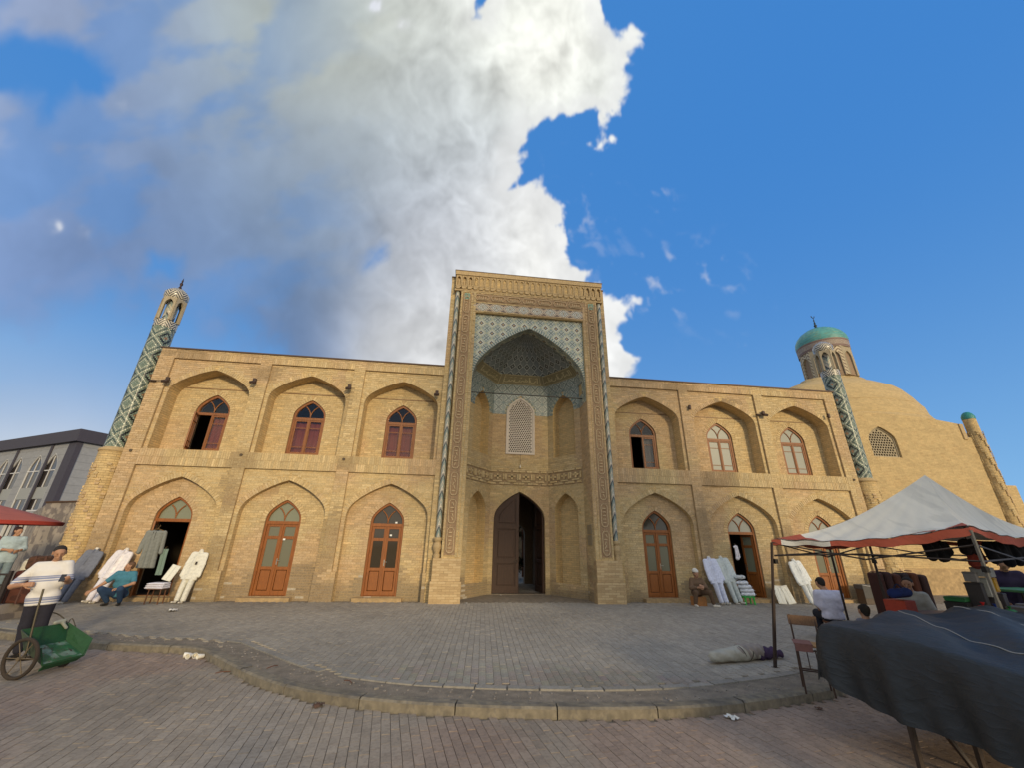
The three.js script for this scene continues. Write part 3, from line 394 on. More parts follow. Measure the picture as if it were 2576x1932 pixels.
function windowAt(c, sg, { open, glass = glassMat, curtain, curtainMat, label }) {
  const o = winO, z = -HS.dU - 0.10, ty = o.ys - 0.02;
  const w = mesh('window', [extrude(ringShape(c, o, 0.085, 0.10), 0.10, z - 0.05, 0.008), box2(c - o.hw - 0.03, c + o.hw + 0.03, o.y0 - 0.05, o.y0 + 0.03, z - 0.04, z + 0.115), box2(c - o.hw + 0.08, c + o.hw - 0.08, ty - 0.05, ty + 0.05, z - 0.04, z + 0.045)], windowWood, hall);
  if (label) w.userData.label = label;
  archPane(c, o, 0.08, ty + 0.04, z, glass, w); fan(c, o, ty + 0.05, z + 0.01, windowWood, w);
  const ih = o.hw - 0.085, y0 = o.y0 + 0.10, y1 = ty - 0.05;
  for (const s of [-1, 1]) {
    const x0 = s < 0 ? c - ih : c + 0.002, x1 = s < 0 ? c - 0.002 : c + ih;
    const fr = shapeOf([[x0, y0], [x1, y0], [x1, y1], [x0, y1]]); fr.holes.push(pathOf([[x0 + 0.06, y0 + 0.07], [x0 + 0.06, y1 - 0.06], [x1 - 0.06, y1 - 0.06], [x1 - 0.06, y0 + 0.07]]));
    const H = y1 - y0, bars = [0.20, 0.76].map((k) => box2(x0 + 0.06, x1 - 0.06, y0 + H * k - 0.012, y0 + H * k + 0.012, z - 0.012, z + 0.016));
    const g = merge([extrude(fr, 0.05, z - 0.022, 0.005), ...bars, ...(s < 0 ? [] : [box2(c - 0.028, c + 0.028, y0, y1, z + 0.028, z + 0.045)])]);
    const gp = new THREE.PlaneGeometry(x1 - x0 - 0.12, H - 0.13).translate((x0 + x1) / 2, (y0 + y1) / 2, z);
    const turn = open && open[s < 0 ? 0 : 1];
    if (turn) { const hx = s < 0 ? x0 : x1, m = new THREE.Matrix4().makeTranslation(hx, 0, z).multiply(new THREE.Matrix4().makeRotationY(turn)).multiply(new THREE.Matrix4().makeTranslation(-hx, 0, -z)); g.applyMatrix4(m); gp.applyMatrix4(m); }
    mesh('sash', g, windowWood, w); mesh('pane', gp, glass, w);
  }
  if (curtain) for (const [a, b] of curtain) { // hanging folds behind the glass
    const n = 40, g = new THREE.PlaneGeometry(b - a, y1 - y0 + 0.2, n, 1), P = g.attributes.position; for (let i = 0; i < P.count; i++) P.setZ(i, 0.018 * Math.sin(P.getX(i) * 30) + 0.012 * Math.sin(P.getX(i) * 13 + 1)); g.computeVertexNormals(); g.translate(c + (a + b) / 2, (y0 + y1) / 2, z - 0.14); mesh('curtain', g, curtainMat, w);
  }
  return w;
}
function leafGeo(x0, x1, y0, y1, z, top) { // one door leaf: stiles, rails, two lights, a raised panel
  const W = x1 - x0, st = 0.085, hp = 0.62, ht = 0.30; const s = shapeOf([[x0, y0], [x1, y0], [x1, y1], [x0, y1]]);
  const L = [[y0 + 0.14 + hp + 0.10, y1 - 0.08 - ht - 0.10], [y1 - 0.08 - ht, y1 - 0.08]]; for (const [a, b] of L) s.holes.push(pathOf([[x0 + st, a], [x0 + st, b], [x1 - st, b], [x1 - st, a]]));
  s.holes.push(pathOf([[x0 + st, y0 + 0.14], [x0 + st, y0 + 0.14 + hp], [x1 - st, y0 + 0.14 + hp], [x1 - st, y0 + 0.14]]));
  return { wood: merge([extrude(s, 0.05, z - 0.025, 0.006), rbox(W - 2 * st - 0.03, hp - 0.03, 0.036, 0.01, (x0 + x1) / 2, y0 + 0.14 + hp / 2, z)]), lights: L.map(([a, b]) => [x0 + st, x1 - st, a, b]) };
}
function doorAt(c, { turn = [0, 0], glass = frostMat, fanGlass = frostMat, label, stickers = [] }) {
  const o = doorO, z = -HS.dL - 0.12, ty = o.ys - 0.02;
  const d = mesh('door', [extrude(ringShape(c, { ...o, y0: -0.03 }, 0.075, 0.03), 0.13, z - 0.06, 0.008), box2(c - o.hw + 0.07, c + o.hw - 0.07, ty - 0.05, ty + 0.05, z - 0.05, z + 0.055)], doorWood, hall);
  if (label) d.userData.label = label;
  archPane(c, o, 0.07, ty + 0.04, z, fanGlass, d); fan(c, o, ty + 0.05, z + 0.012, doorWood, d);
  const ih = o.hw - 0.075, y0 = 0.005, y1 = ty - 0.055;
  for (const s of [-1, 1]) {
    const x0 = s < 0 ? c - ih : c + 0.002, x1 = s < 0 ? c - 0.002 : c + ih, L = leafGeo(x0, x1, y0, y1, z), t = turn[s < 0 ? 0 : 1];
    const parts = [['door_leaf', L.wood, doorWood], ...L.lights.map(([a, b, e, f]) => ['pane', new THREE.PlaneGeometry(b - a, f - e).translate((a + b) / 2, (e + f) / 2, z), glass])];
    if (s > 0) parts.push(['handle', merge([box(0.03, 0.20, 0.008, c - 0.02 + 0.06, 1.02, z + 0.03), bar([c + 0.04, 1.05, z + 0.03], [c + 0.04, 1.05, z + 0.07], 0.008), bar([c + 0.04, 1.05, z + 0.07], [c + 0.14, 1.05, z + 0.07], 0.009)]), metal(190, 185, 170, 0.3, 0.9)]);
    for (const [n, g, m] of parts) { if (t) { const hx = s < 0 ? x0 : x1; g.applyMatrix4(new THREE.Matrix4().makeTranslation(hx, 0, z).multiply(new THREE.Matrix4().makeRotationY(t)).multiply(new THREE.Matrix4().makeTranslation(-hx, 0, -z))); } mesh(n, g, m, d); }
    if (s > 0 && !t) mesh('cover_strip', [box2(c - 0.025, c + 0.025, y0, y1, z + 0.028, z + 0.048)], doorWood, d);
  }
  for (const [dx, y] of stickers) mesh('paper_label', [box(0.075, 0.055, 0.004, c + dx, y, z + 0.031)], std({ color: rgb(235, 235, 228) }), d);
}
const redCloth = cloth(104, 42, 32), paleCloth = cloth(196, 196, 184);
windowAt(-12.121, -1, { open: [-1.25, 0], curtain: [[-0.10, 0.52]], curtainMat: redCloth, label: 'window with its left sash swung open' });
windowAt(-8.599, -1, { curtain: [[-0.52, 0.52]], curtainMat: redCloth });
windowAt(-5.064, -1, { curtain: [[-0.52, 0.52]], curtainMat: redCloth });
windowAt(5.064, 1, { open: [1.35, 0], curtain: [[0.03, 0.52]], curtainMat: cloth(90, 84, 78), label: 'window whose left half stands open and dark' });
windowAt(8.599, 1, { curtain: [[-0.52, 0.52]], curtainMat: paleCloth, glass: frostWhite });
windowAt(12.121, 1, { curtain: [[-0.52, 0.52]], curtainMat: paleCloth, glass: frostWhite });
doorAt(-12.121, { turn: [-1.15, -1.5], label: 'open door with one leaf turned outwards' });
const dullGlass = new THREE.MeshPhysicalMaterial({ color: rgb(112, 110, 90), roughness: 0.25 }), clearDark = new THREE.MeshPhysicalMaterial({ color: rgb(62, 54, 42), roughness: 0.06 });
doorAt(-8.599, { glass: dullGlass, stickers: [[0.13, 1.72]] });
doorAt(-5.064, { glass: clearDark, fanGlass: clearDark, stickers: [[0.30, 2.35], [0.16, 1.92]] });
doorAt(5.064, { glass: dullGlass, fanGlass: clearDark });
doorAt(8.599, { turn: [1.62, -1.2], fanGlass: frostWhite, label: 'open door, its leaves turned inwards' });
doorAt(12.121, { glass: dullGlass, fanGlass: frostWhite });

// ================================================================ the portal
{
  const ZF = 0.30, ZB = 0.04, IX = 2.38, OX = 3.52;
  const Ff = frame([0, 0, ZF], [1, 0, 0], [0, 1, 0]), S = new Slabs();
  // plan of the recess, front to back
  const PL = [[-IX, -0.30], [-IX, -0.75], [-1.28, -2.30], [1.28, -2.30], [IX, -0.75], [IX, -0.30]];
  // piers and front frame
  const pier = (sg) => { const q = (a, b) => sg < 0 ? box2(-b, -a, 0, 1, 0, 1) : box2(a, b, 0, 1, 0, 1); const B = (a, b, y0, y1, z0, z1) => sg < 0 ? box2(-b, -a, y0, y1, z0, z1) : box2(a, b, y0, y1, z0, z1);
    return [B(IX + 0.002, OX, -0.3, 12.9, -3.2, ZB), B(IX, 3.06, -0.3, 12.2, ZB - 0.01, ZF)]; };
  mesh('portal_pier', pier(-1), coursedMat, hall); mesh('portal_pier', pier(1), coursedMat, hall);
  // recessed lintel zone over the arch, top slab
  const zS = 0.17, arch = [2.37, 7.3, 7.75, 10.50];
  const sp = shapeOf([[-2.51, 7.26], [-2.37, 7.26], ...archPts(0, arch[0], 7.26, arch[2], arch[3]), [2.37, 7.26], [2.51, 7.26], [2.51, 11.1], [-2.51, 11.1]].filter((p, i, a) => !i || p[0] !== a[i - 1][0] || p[1] !== a[i - 1][1]));
  mesh('spandrel', [extrude(sp, 0.47, -0.30)], spandrelMat, hall);
  mesh('portal_wall', [box2(-IX - 0.1, IX + 0.1, 11.05, 12.9, -3.2, ZF - 0.002), box2(-IX, IX, 10.6, 11.05, -3.2, -0.31), box2(-2.62, 2.62, 11.02, 11.09, 0, ZF + 0.004)], coursedMat, hall);
  mesh('portal_slab', [box2(-3.36, 3.36, 12.86, 13.06, -3.2, ZF + 0.085), box2(-3.36, 3.36, 12.06, 12.14, ZB, ZF + 0.02), box2(-3.33, 3.33, 12.14, 12.92, -3.1, ZF - 0.06)], plainBrickMat, hall);
  mesh('portal_coping', [box2(-3.39, 3.39, 13.062, 13.09, -3.25, ZF + 0.10), box2(-OX - 0.02, -3.37, 12.9, 12.95, -3.2, ZB + 0.03), box2(3.37, OX + 0.02, 12.9, 12.95, -3.2, ZB + 0.03)], metal(110, 88, 66, 0.7, 0.2), hall);
  // frieze of small niches under the slab
  for (let i = 0; i < 26; i++) { const cx = -3.33 + (i + 0.5) * 6.66 / 26, hw = 0.075; const s = shapeOf([[cx - 0.122, 12.30], [cx + 0.122, 12.30], [cx + 0.122, 12.858], [cx - 0.122, 12.858]]); s.holes.push(pathOf(archPts(cx, hw, 12.34, 12.68, 12.80))); mesh('frieze_niche', [extrude(s, 0.10, ZF - 0.058), ...(i % 2 ? [box2(cx - 0.05, cx + 0.03, 12.34, 12.58, ZF - 0.06, ZF - 0.01)] : [box2(cx - 0.03, cx + 0.05, 12.34, 12.66, ZF - 0.06, ZF)])], plainBrickMat, hall); }
  for (let i = 0; i < 26; i++) { const cx = -3.33 + (i + 0.5) * 6.66 / 26; mesh('dentil', [box2(cx - 0.10, cx + 0.06, 12.145, 12.22, ZF - 0.06, ZF + 0.06), box2(cx - 0.115, cx + 0.115, 12.225, 12.295, ZF - 0.06, ZF + 0.035)], plainBrickMat, hall); }
  // brick borders of the frame, and the relief panels between them
  const bord = (sg, a, b) => { const [u0, u1] = sg < 0 ? [-b, -a] : [a, b]; courses(S, Ff, 1.25, 12.05, () => [[u0, u1]], { bl: 0.2, h: 0.022 }); };
  for (const sg of [-1, 1]) { bord(sg, 2.39, 2.50); bord(sg, 2.52, 2.60); bord(sg, 2.98, 3.06); }
  soldiers(S, Ff, -2.98, 2.98, 11.98, 12.05, { h: 0.022 }); soldiers(S, Ff, -2.6, 2.6, 11.49, 11.56, { h: 0.022 }); soldiers(S, Ff, -2.5, 2.5, 11.05, 11.12, { h: 0.03 });
  const reliefTex = (w, h, n, vert) => canvasTex(w, h, (x) => { // cartouches with raised strokes
    x.fillStyle = '#6a6a6a'; x.fillRect(0, 0, w, h); const rg = rngOf(n * 31 + w), L = (vert ? h : w) / n, T = vert ? w : h; x.save(); if (vert) { x.translate(w, 0); x.rotate(Math.PI / 2); } x.strokeStyle = '#e8e8e8'; x.lineJoin = 'round';
    for (let i = 0; i < n; i++) { const a = i * L; x.lineWidth = T * 0.055; x.beginPath(); x.moveTo(a + L * 0.10, T * 0.12); x.lineTo(a + L * 0.90, T * 0.12); x.lineTo(a + L * 0.97, T * 0.5); x.lineTo(a + L * 0.90, T * 0.88); x.lineTo(a + L * 0.10, T * 0.88); x.lineTo(a + L * 0.03, T * 0.5); x.closePath(); x.stroke(); x.beginPath(); x.moveTo(a - L * 0.03, T * 0.1); x.lineTo(a + L * 0.03, T * 0.9); x.moveTo(a + L * 0.03, T * 0.1); x.lineTo(a - L * 0.03, T * 0.9); x.stroke();
      x.lineWidth = T * 0.075; for (let k = 0; k < 6; k++) { const q = a + L * (0.18 + k * 0.12); x.beginPath(); const m = rg(); if (m < 0.45) { x.moveTo(q, T * 0.26); x.lineTo(q, T * 0.70); } else if (m < 0.75) { x.arc(q, T * 0.58, T * 0.12, 0, Math.PI * 1.5); } else { x.moveTo(q - L * 0.05, T * 0.68); x.lineTo(q + L * 0.06, T * 0.68); x.lineTo(q + L * 0.06, T * 0.4); } x.stroke(); } x.beginPath(); x.moveTo(a + L * 0.14, T * 0.72); x.lineTo(a + L * 0.86, T * 0.72); x.stroke(); }
    x.restore(); }, { srgb: false });
  const cartMat = std({ color: new THREE.Color(0.62, 0.48, 0.30), map: clayGrain, roughness: 0.9 }); const reliefMat = (t) => std({ color: new THREE.Color(0.40, 0.275, 0.165), map: clayGrain, bumpMap: t, bumpScale: 0.03, roughness: 0.9 });  // panel ground is redder clay, with recess shade painted into its darker colour
  const vRelief = reliefTex(128, 2048, 11, true), hRelief = reliefTex(1024, 128, 7, false);
  function reliefPanel(w, h, x, y, t) { const g = new THREE.BoxGeometry(w, h, 0.02); const m = mesh('relief_panel', g.translate(x, y, ZF + 0.006), reliefMat(t), hall); return m; }
  clayGrain.repeat.set(1 / 0.9, 1 / 0.9);
  for (const sg of [-1, 1]) reliefPanel(0.36, 10.6, sg * 2.79, 6.62, vRelief);
  reliefPanel(5.16, 0.40, 0, 11.77, hRelief);
  // raised cartouche borders on the panels
  const cart = (pts) => mesh('cartouche', pts, cartMat, hall);
  for (const sg of [-1, 1]) for (let i = 0; i < 11; i++) { const y0 = 1.40 + i * 0.955, y1 = y0 + 0.80, x = sg * 2.79; const e = [[x - 0.12, y0 + 0.09], [x - 0.12, y1 - 0.09], [x - 0.06, y1], [x + 0.06, y1], [x + 0.12, y1 - 0.09], [x + 0.12, y0 + 0.09], [x + 0.06, y0], [x - 0.06, y0]]; const q = e.map((p, k) => { const n = e[(k + 1) % 8]; return stick([p[0], p[1], ZF + 0.03], [n[0], n[1], ZF + 0.03], 0.022, 0.045); }); const rg = rngOf(i * 7 + sg + 3); for (let k = 0; k < 5; k++) { const yy = y0 + 0.14 + k * 0.125; q.push(rg() > 0.4 ? stick([x - 0.07, yy, ZF + 0.03], [x + 0.05, yy, ZF + 0.03], 0.028, 0.04) : stick([x + 0.05 * (rg() > 0.5 ? 1 : -1), yy - 0.05, ZF + 0.03], [x, yy + 0.06, ZF + 0.03], 0.028, 0.04)); } cart(q); }
  for (let i = 0; i < 7; i++) { const x0 = -2.45 + i * 0.70, x1 = x0 + 0.62, y = 11.77; const e = [[x0 + 0.08, y - 0.12], [x1 - 0.08, y - 0.12], [x1, y], [x1 - 0.08, y + 0.12], [x0 + 0.08, y + 0.12], [x0, y]]; const q = e.map((p, k) => { const n = e[(k + 1) % 6]; return stick([p[0], p[1], ZF + 0.03], [n[0], n[1], ZF + 0.03], 0.022, 0.045); }); q.push(stick([x0 + 0.14, y - 0.06, ZF + 0.03], [x1 - 0.12, y - 0.06, ZF + 0.03], 0.026, 0.04)); for (let k = 0; k < 4; k++) q.push(stick([x0 + 0.18 + k * 0.09, y - 0.05, ZF + 0.03], [x0 + 0.19 + k * 0.09, y + (k % 2 ? 0.02 : 0.07), ZF + 0.03], 0.026, 0.04)); cart(q); }
  const kufi = std({ color: rgb(120, 165, 148), roughness: 0.3 });
  for (const sg of [-1, 1]) mesh('corner_tile', [-0.1, -0.03, 0.04, 0.1].map((d, i) => box(0.03, i % 2 ? 0.2 : 0.26, 0.02, sg * 2.79 + d, 11.79, ZF + 0.022)).concat([box(0.24, 0.03, 0.02, sg * 2.79, 11.92, ZF + 0.022), box(0.2, 0.03, 0.02, sg * 2.79, 11.66, ZF + 0.022)]), kufi, hall);
  const fz = new THREE.BoxGeometry(4.98, 0.37, 0.02).translate(0, 11.305, ZF + 0.004); { const uv = fz.attributes.uv, P = fz.attributes.position; for (let i = 0; i < uv.count; i++) uv.setXY(i, P.getX(i), (P.getY(i) - 11.12) / 0.37 * 0.6); } mesh('tile_frieze', fz, friezeMat, hall);
  // corner colonnettes with their zigzag of glaze, on a small vase
  for (const sg of [-1, 1]) {
    const g = new THREE.CylinderGeometry(0.09, 0.09, 10.2, 24, 1); { const uv = g.attributes.uv; for (let i = 0; i < uv.count; i++) uv.setXY(i, uv.getX(i) * 1.2, uv.getY(i) * 10.2); } mesh('colonnette', g.translate(sg * 3.215, 6.98, 0.155), zigMat, hall);
    mesh('colonnette_base', [lathe([[0.11, 1.2], [0.12, 1.32], [0.085, 1.38], [0.15, 1.52], [0.16, 1.60], [0.12, 1.70], [0.10, 1.74], [0.155, 1.78], [0.155, 1.86], [0.12, 1.88]], 20).translate(sg * 3.215, 0, 0.155)], plainBrickMat, hall);
    // stepped pedestal
    const a = sg < 0 ? [-3.32, -2.37] : [2.37, 3.32], e = 0.04; mesh('pedestal', [box2(a[0], a[1], -0.3, 1.22, ZB + 0.005, 0.36), box2(a[0] - 0.04, a[1] + 0.04, -0.3, 0.52, ZB + 0.01, 0.41)], mortarMat, hall);
    // its bricks, each a piece of its own
    const take = (w, L, H, hh, F) => { const m = new THREE.Mesh(brickUnit, brickTones[Math.floor(rng() * 3)]); m.name = 'brick'; m.castShadow = m.receiveShadow = true; m.scale.set(L, H, 0.06); m.position.copy(w).addScaledVector(F.n, hh - 0.03); hall.add(m); return true; };
    courses(S, frame([0, 0, 0.41], [1, 0, 0], [0, 1, 0]), PLAZA - 0.02, 0.52, () => [[a[0] - 0.04, a[1] + 0.04]], { take }); courses(S, frame([0, 0, 0.36], [1, 0, 0], [0, 1, 0]), 0.52, 1.22, () => [a], { take });
    // side strip of the pier
    courses(S, frame([0, 0, ZB], [1, 0, 0], [0, 1, 0]), 1.22, 12.88, () => [sg < 0 ? [-OX, -3.34] : [3.34, OX]]);
    // inner cheek of the jamb
    const C = sg < 0 ? frame([-IX, 0, ZF], [0, 0, -1], [0, 1, 0]) : frame([IX, 0, -0.75], [0, 0, 1], [0, 1, 0]);
    courses(S, C, PLAZA - 0.02, 7.26, () => [[0.0, 1.05]], { damp: 1 });
    const ch = new THREE.BoxGeometry(0.018, 0.5, 0.46); mesh('jamb_tile', [boxUV(new THREE.BoxGeometry(0.02, 0.5, 0.44)).translate(sg * (IX - 0.005), 7.5, -0.52)], apseMat, hall);
  }
  // walls of the recess
  const walls = [[PL[1], PL[2]], [PL[2], PL[3]], [PL[3], PL[4]]];
  walls.forEach(([a, b], k) => {
    const L = Math.hypot(b[0] - a[0], b[1] - a[1]), F = frame([a[0], 0, a[1]], [b[0] - a[0], 0, b[1] - a[1]], [0, 1, 0]), mid = L / 2;
    const basis = new THREE.Matrix4().makeBasis(F.u, F.v, F.n).setPosition(F.o), put = (g) => g.applyMatrix4(basis);
    const holes = k === 1 ? [{ hw: 1.09, y0: -0.3, ys: 2.55, ya: 3.80 }, { hw: 0.60, y0: 5.46, ys: 7.28, ya: 8.04 }] : [{ hw: 0.62, y0: 0.28, ys: 2.95, ya: 3.72 }, { hw: 0.62, y0: 5.30, ys: 7.25, ya: 8.10 }];
    const top = 8.3, s = shapeOf(k === 1 ? [[0, -0.3], ...archPts(mid, 1.09, -0.3, 2.55, 3.80), [L, -0.3], [L, top], [0, top]] : [[0, -0.3], [L, -0.3], [L, top], [0, top]]);
    holes.forEach((h, i) => { if (!(k === 1 && i === 0)) s.holes.push(pathOf(archPts(mid, h.hw, h.y0, h.ys, h.ya))); });
    mesh('recess_wall', put(extrude(s, 0.42, -0.42)), coursedMat, hall);
    if (k !== 1) { // folded backs of the two niches
      for (const h of holes) { const n = shapeOf(archPts(mid, h.hw + 0.03, h.y0 - 0.03, h.ys, h.ya + 0.03)); mesh('niche_back', put(extrude(n, 0.1, -0.50)), coursedMat, hall); }
    }
    const T = 7.26, lim = holes.map((h) => ({ ...h, r: 0.15 }));
    const span = (y) => { for (const h of lim) if (y > h.y0 && y < h.ya + h.r * 1.3) { const d = y < h.ys - 0.05 ? h.hw : archHalf(h.hw + h.r, h.ys - 0.05, h.ya + h.r * 1.2, y); if (d > 0) return [[0, Math.max(0, mid - d)], [Math.min(L, mid + d), L]]; } return [[0, L]]; };
    courses(S, F, PLAZA - 0.02, 4.06, span); courses(S, F, 4.72, T, span);
    holes.forEach((h, i) => voussoirs(S, F, mid, h.hw, h.ys, h.ya, 0.14, { h: i ? 0.022 : 0.014, tone: i ? (q) => (q % 2 ? [0.52, 0.52, 0.42] : [0.25, 0.34, 0.34]) : undefined }));
    // relief band of crosses and hooks
    const B = new Slabs(); B.slab(F, [[0, 4.06], [L, 4.06], [L, 4.72], [0, 4.72]], 0.003, [0.40, 0.29, 0.165]);  // mortar backing; shade between the raised bricks is painted into its darker tone
    const P = [[0, 0, 3, 1], [5, 0, 3, 1], [1.5, 1.2, 5, 0.8], [0, 2.2, 1, 3.4], [3.5, 2.4, 1, 3], [2, 3.4, 4, 1], [7, 2.2, 1, 3.4], [0, 6, 3.4, 1], [4.6, 6, 3.4, 1]];
    for (let x = 0; x < L - 0.3; x += 0.62) for (const [px, py, w, h] of P) { const u = x + px * 0.075, v = 4.10 + py * 0.088, w2 = Math.min(w * 0.075, L - u), p = F.at(u, v, 0); if (w2 > 0.02) B.slab(F, [[u, v], [u + w2, v], [u + w2, v + h * 0.075], [u, v + h * 0.075]], 0.05, mul(brickTone(p.x, p.y, p.z, 0), 1.08)); }
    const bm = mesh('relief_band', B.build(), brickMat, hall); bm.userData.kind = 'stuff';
    // glazed lower zone of the apse, laid on the wall round the openings
    const gz = shapeOf([[0, T + 0.012], [mid - holes[1].hw - 0.14, T + 0.012], ...archPts(mid, holes[1].hw + 0.14, T + 0.012, holes[1].ys, holes[1].ya + 0.17).slice(1, -1), [mid + holes[1].hw + 0.14, T + 0.012], [L, T + 0.012], [L, top - 0.01], [0, top - 0.01]]);
    mesh('glazed_zone', put(extrude(gz, 0.02, 0.001)), apseMat, hall);
  });
  // the vault: the plan shrinks towards the crown of the arch
  const ys = 8.28, ring = [], N = 26, plan = []; for (let i = 0; i < PL.length - 1; i++) { const [a, b] = [PL[i], PL[i + 1]], n = Math.max(2, Math.round(Math.hypot(b[0] - a[0], b[1] - a[1]) / 0.2)); for (let k = 0; k < n; k++) plan.push([lerp(a[0], b[0], k / n), lerp(a[1], b[1], k / n)]); } plan.push(PL.at(-1));
  const arcLen = [0]; for (let i = 1; i < plan.length; i++) arcLen.push(arcLen[i - 1] + Math.hypot(plan[i][0] - plan[i - 1][0], plan[i][1] - plan[i - 1][1]));
  const vault = (y0, y1, n, mat, name, off = 0, kuv = 1) => { const pos = [], uv = [], ix = []; for (let j = 0; j <= n; j++) { const y = lerp(y0, y1, j / n), k = Math.max(0.004, archHalf(IX + 0.01, 7.75, 10.53, y) / (IX + 0.01)) * (1 - off * 0.4); plan.forEach(([x, z], i) => { pos.push(x * k, y, -0.28 + (z + 0.28) * k); uv.push((arcLen[i] - arcLen.at(-1) / 2) * kuv, y * kuv); }); } const m = plan.length; for (let j = 0; j < n; j++) for (let i = 0; i < m - 1; i++) { const a = j * m + i; ix.push(a, a + 1, a + m, a + 1, a + m + 1, a + m); } const g = new THREE.BufferGeometry(); g.setAttribute('position', new THREE.Float32BufferAttribute(pos, 3)); g.setAttribute('uv', new THREE.Float32BufferAttribute(uv, 2)); g.setIndex(ix); g.computeVertexNormals(); const h = mesh(name, g, mat, hall); return h; };
  apseMat.side = vaultMat.side = THREE.DoubleSide;
  vault(8.26, 8.72, 6, apseMat, 'apse_vault'); vault(9.16, 10.52, 24, vaultMat, 'apse_vault');
  const insT = canvasTex(2048, 256, (x, w, h) => { x.fillStyle = '#7f7557'; x.fillRect(0, 0, w, h); const rg = rngOf(5); x.strokeStyle = '#b3a67e'; x.fillStyle = '#b3a67e'; x.lineCap = 'round';
    for (const [a, b] of [[60, 640], [760, 1310], [1420, 1990]]) { x.lineWidth = 8; x.strokeRect(a - 30, 14, b - a + 50, 226); let q = b - 20; while (q > a + 50) { x.lineWidth = 15; const m = rg(); x.beginPath(); if (m < 0.3) { x.moveTo(q, 60); x.lineTo(q - 6, 178); q -= 34; } else if (m < 0.6) { x.moveTo(q, 130); x.quadraticCurveTo(q - 30, 215, q - 85, 165); x.quadraticCurveTo(q - 96, 140, q - 84, 118); q -= 100; } else if (m < 0.85) { x.moveTo(q, 170); x.quadraticCurveTo(q - 22, 110, q - 46, 165); x.lineTo(q - 70, 170); q -= 72; } else { x.arc(q - 22, 142, 20, 0, 6.2); q -= 56; } x.stroke(); if (rg() > 0.5) { x.beginPath(); x.arc(q + 24, 76 + rg() * 20, 8, 0, 6.3); x.fill(); } if (rg() > 0.6) { x.lineWidth = 8; x.beginPath(); x.moveTo(q, 78); x.lineTo(q + 34, 62); x.stroke(); } } } }); insT.repeat.set(1, 1);
  const ins = std({ map: insT, bumpMap: insT, bumpScale: 0.02, roughness: 0.6, side: THREE.DoubleSide });
  const inscr = vault(8.72, 9.16, 4, ins, 'inscription_band'); { const uv = inscr.geometry.attributes.uv, P = inscr.geometry.attributes.position, tot = arcLen.at(-1); for (let i = 0; i < uv.count; i++) uv.setXY(i, uv.getX(i) / (tot * 0.92) + 0.5, (P.getY(i) - 8.72) / 0.44); }
  mesh('band_moulding', [8.70, 9.17].map((y) => { const k = archHalf(IX + 0.01, 7.75, 10.53, y) / (IX + 0.01); return tube(PL.slice(0).map(([x, z]) => [x * k * 0.995, y, -0.28 + (z + 0.28) * k * 0.995]), 0.022, 5, 60); }), edgeTileMat, hall);
  // brick hood closing the recess above the vault
  mesh('portal_back', [box2(-IX, IX, 8.3, 12.9, -3.2, -2.72), box2(-IX + 0.01, IX - 0.01, -0.3, 4.0, -2.9, -2.73).scale(1, 1, 1)].slice(0, 1), coursedMat, hall);
  voussoirs(S, frame([0, 0, zS], [1, 0, 0], [0, 1, 0]), 0, arch[0], arch[2], arch[3], 0.13, { w: 0.055, h: 0.014, tone: (i) => (i % 2 ? [0.62, 0.62, 0.54] : [0.20, 0.29, 0.29]) });
  const bc = mesh('brick_course', S.build(), brickMat, hall); bc.userData.kind = 'stuff';
  mesh('tie_rod', [bar([-2.40, 7.53, -0.30], [2.40, 7.53, -0.30], 0.022)], metal(70, 66, 60), hall);
  // pierced plaster screen
  { const z = -2.36, o = { hw: 0.60, y0: 5.46, ys: 7.28, ya: 8.04 }, white = std({ color: rgb(208, 196, 182), roughness: 0.7, bumpMap: grainBump, bumpScale: 0.002 });
    const w = mesh('lattice_window', [extrude(ringShape(0, { ...o, hw: 0.66, y0: 5.42, ya: 8.12 }, 0.085, 0.085), 0.12, z, 0.01)], white, hall);
    const s = shapeOf(archPts(0, 0.585, 5.49, 7.28, 8.03)); const r = 0.037, dx = 0.098; let row = 0; for (let y = 5.56; y < 8.0; y += dx * 0.866, row++) for (let x = -0.588 + (row & 1 ? dx / 2 : 0); x < 0.59; x += dx) { const k = archHalf(0.585, 7.28, 8.03, y + r) - r - 0.012; if (Math.abs(x) > k || (y < 7.28 && Math.abs(x) > 0.585 - r - 0.012)) continue; const p = new THREE.Path(); for (let q = 0; q < 6; q++) { const a = q * Math.PI / 3 + Math.PI / 6; q ? p.lineTo(x + r * Math.cos(a), y + r * Math.sin(a)) : p.moveTo(x + r * Math.cos(a), y + r * Math.sin(a)); } p.closePath(); s.holes.push(p); }
    mesh('screen', extrude(s, 0.04, z + 0.03), white, w);
    const bx = box2(-0.75, 0.75, 5.3, 8.25, -3.1, -2.76); mesh('room_back', [bx], darkRoom, hall); }
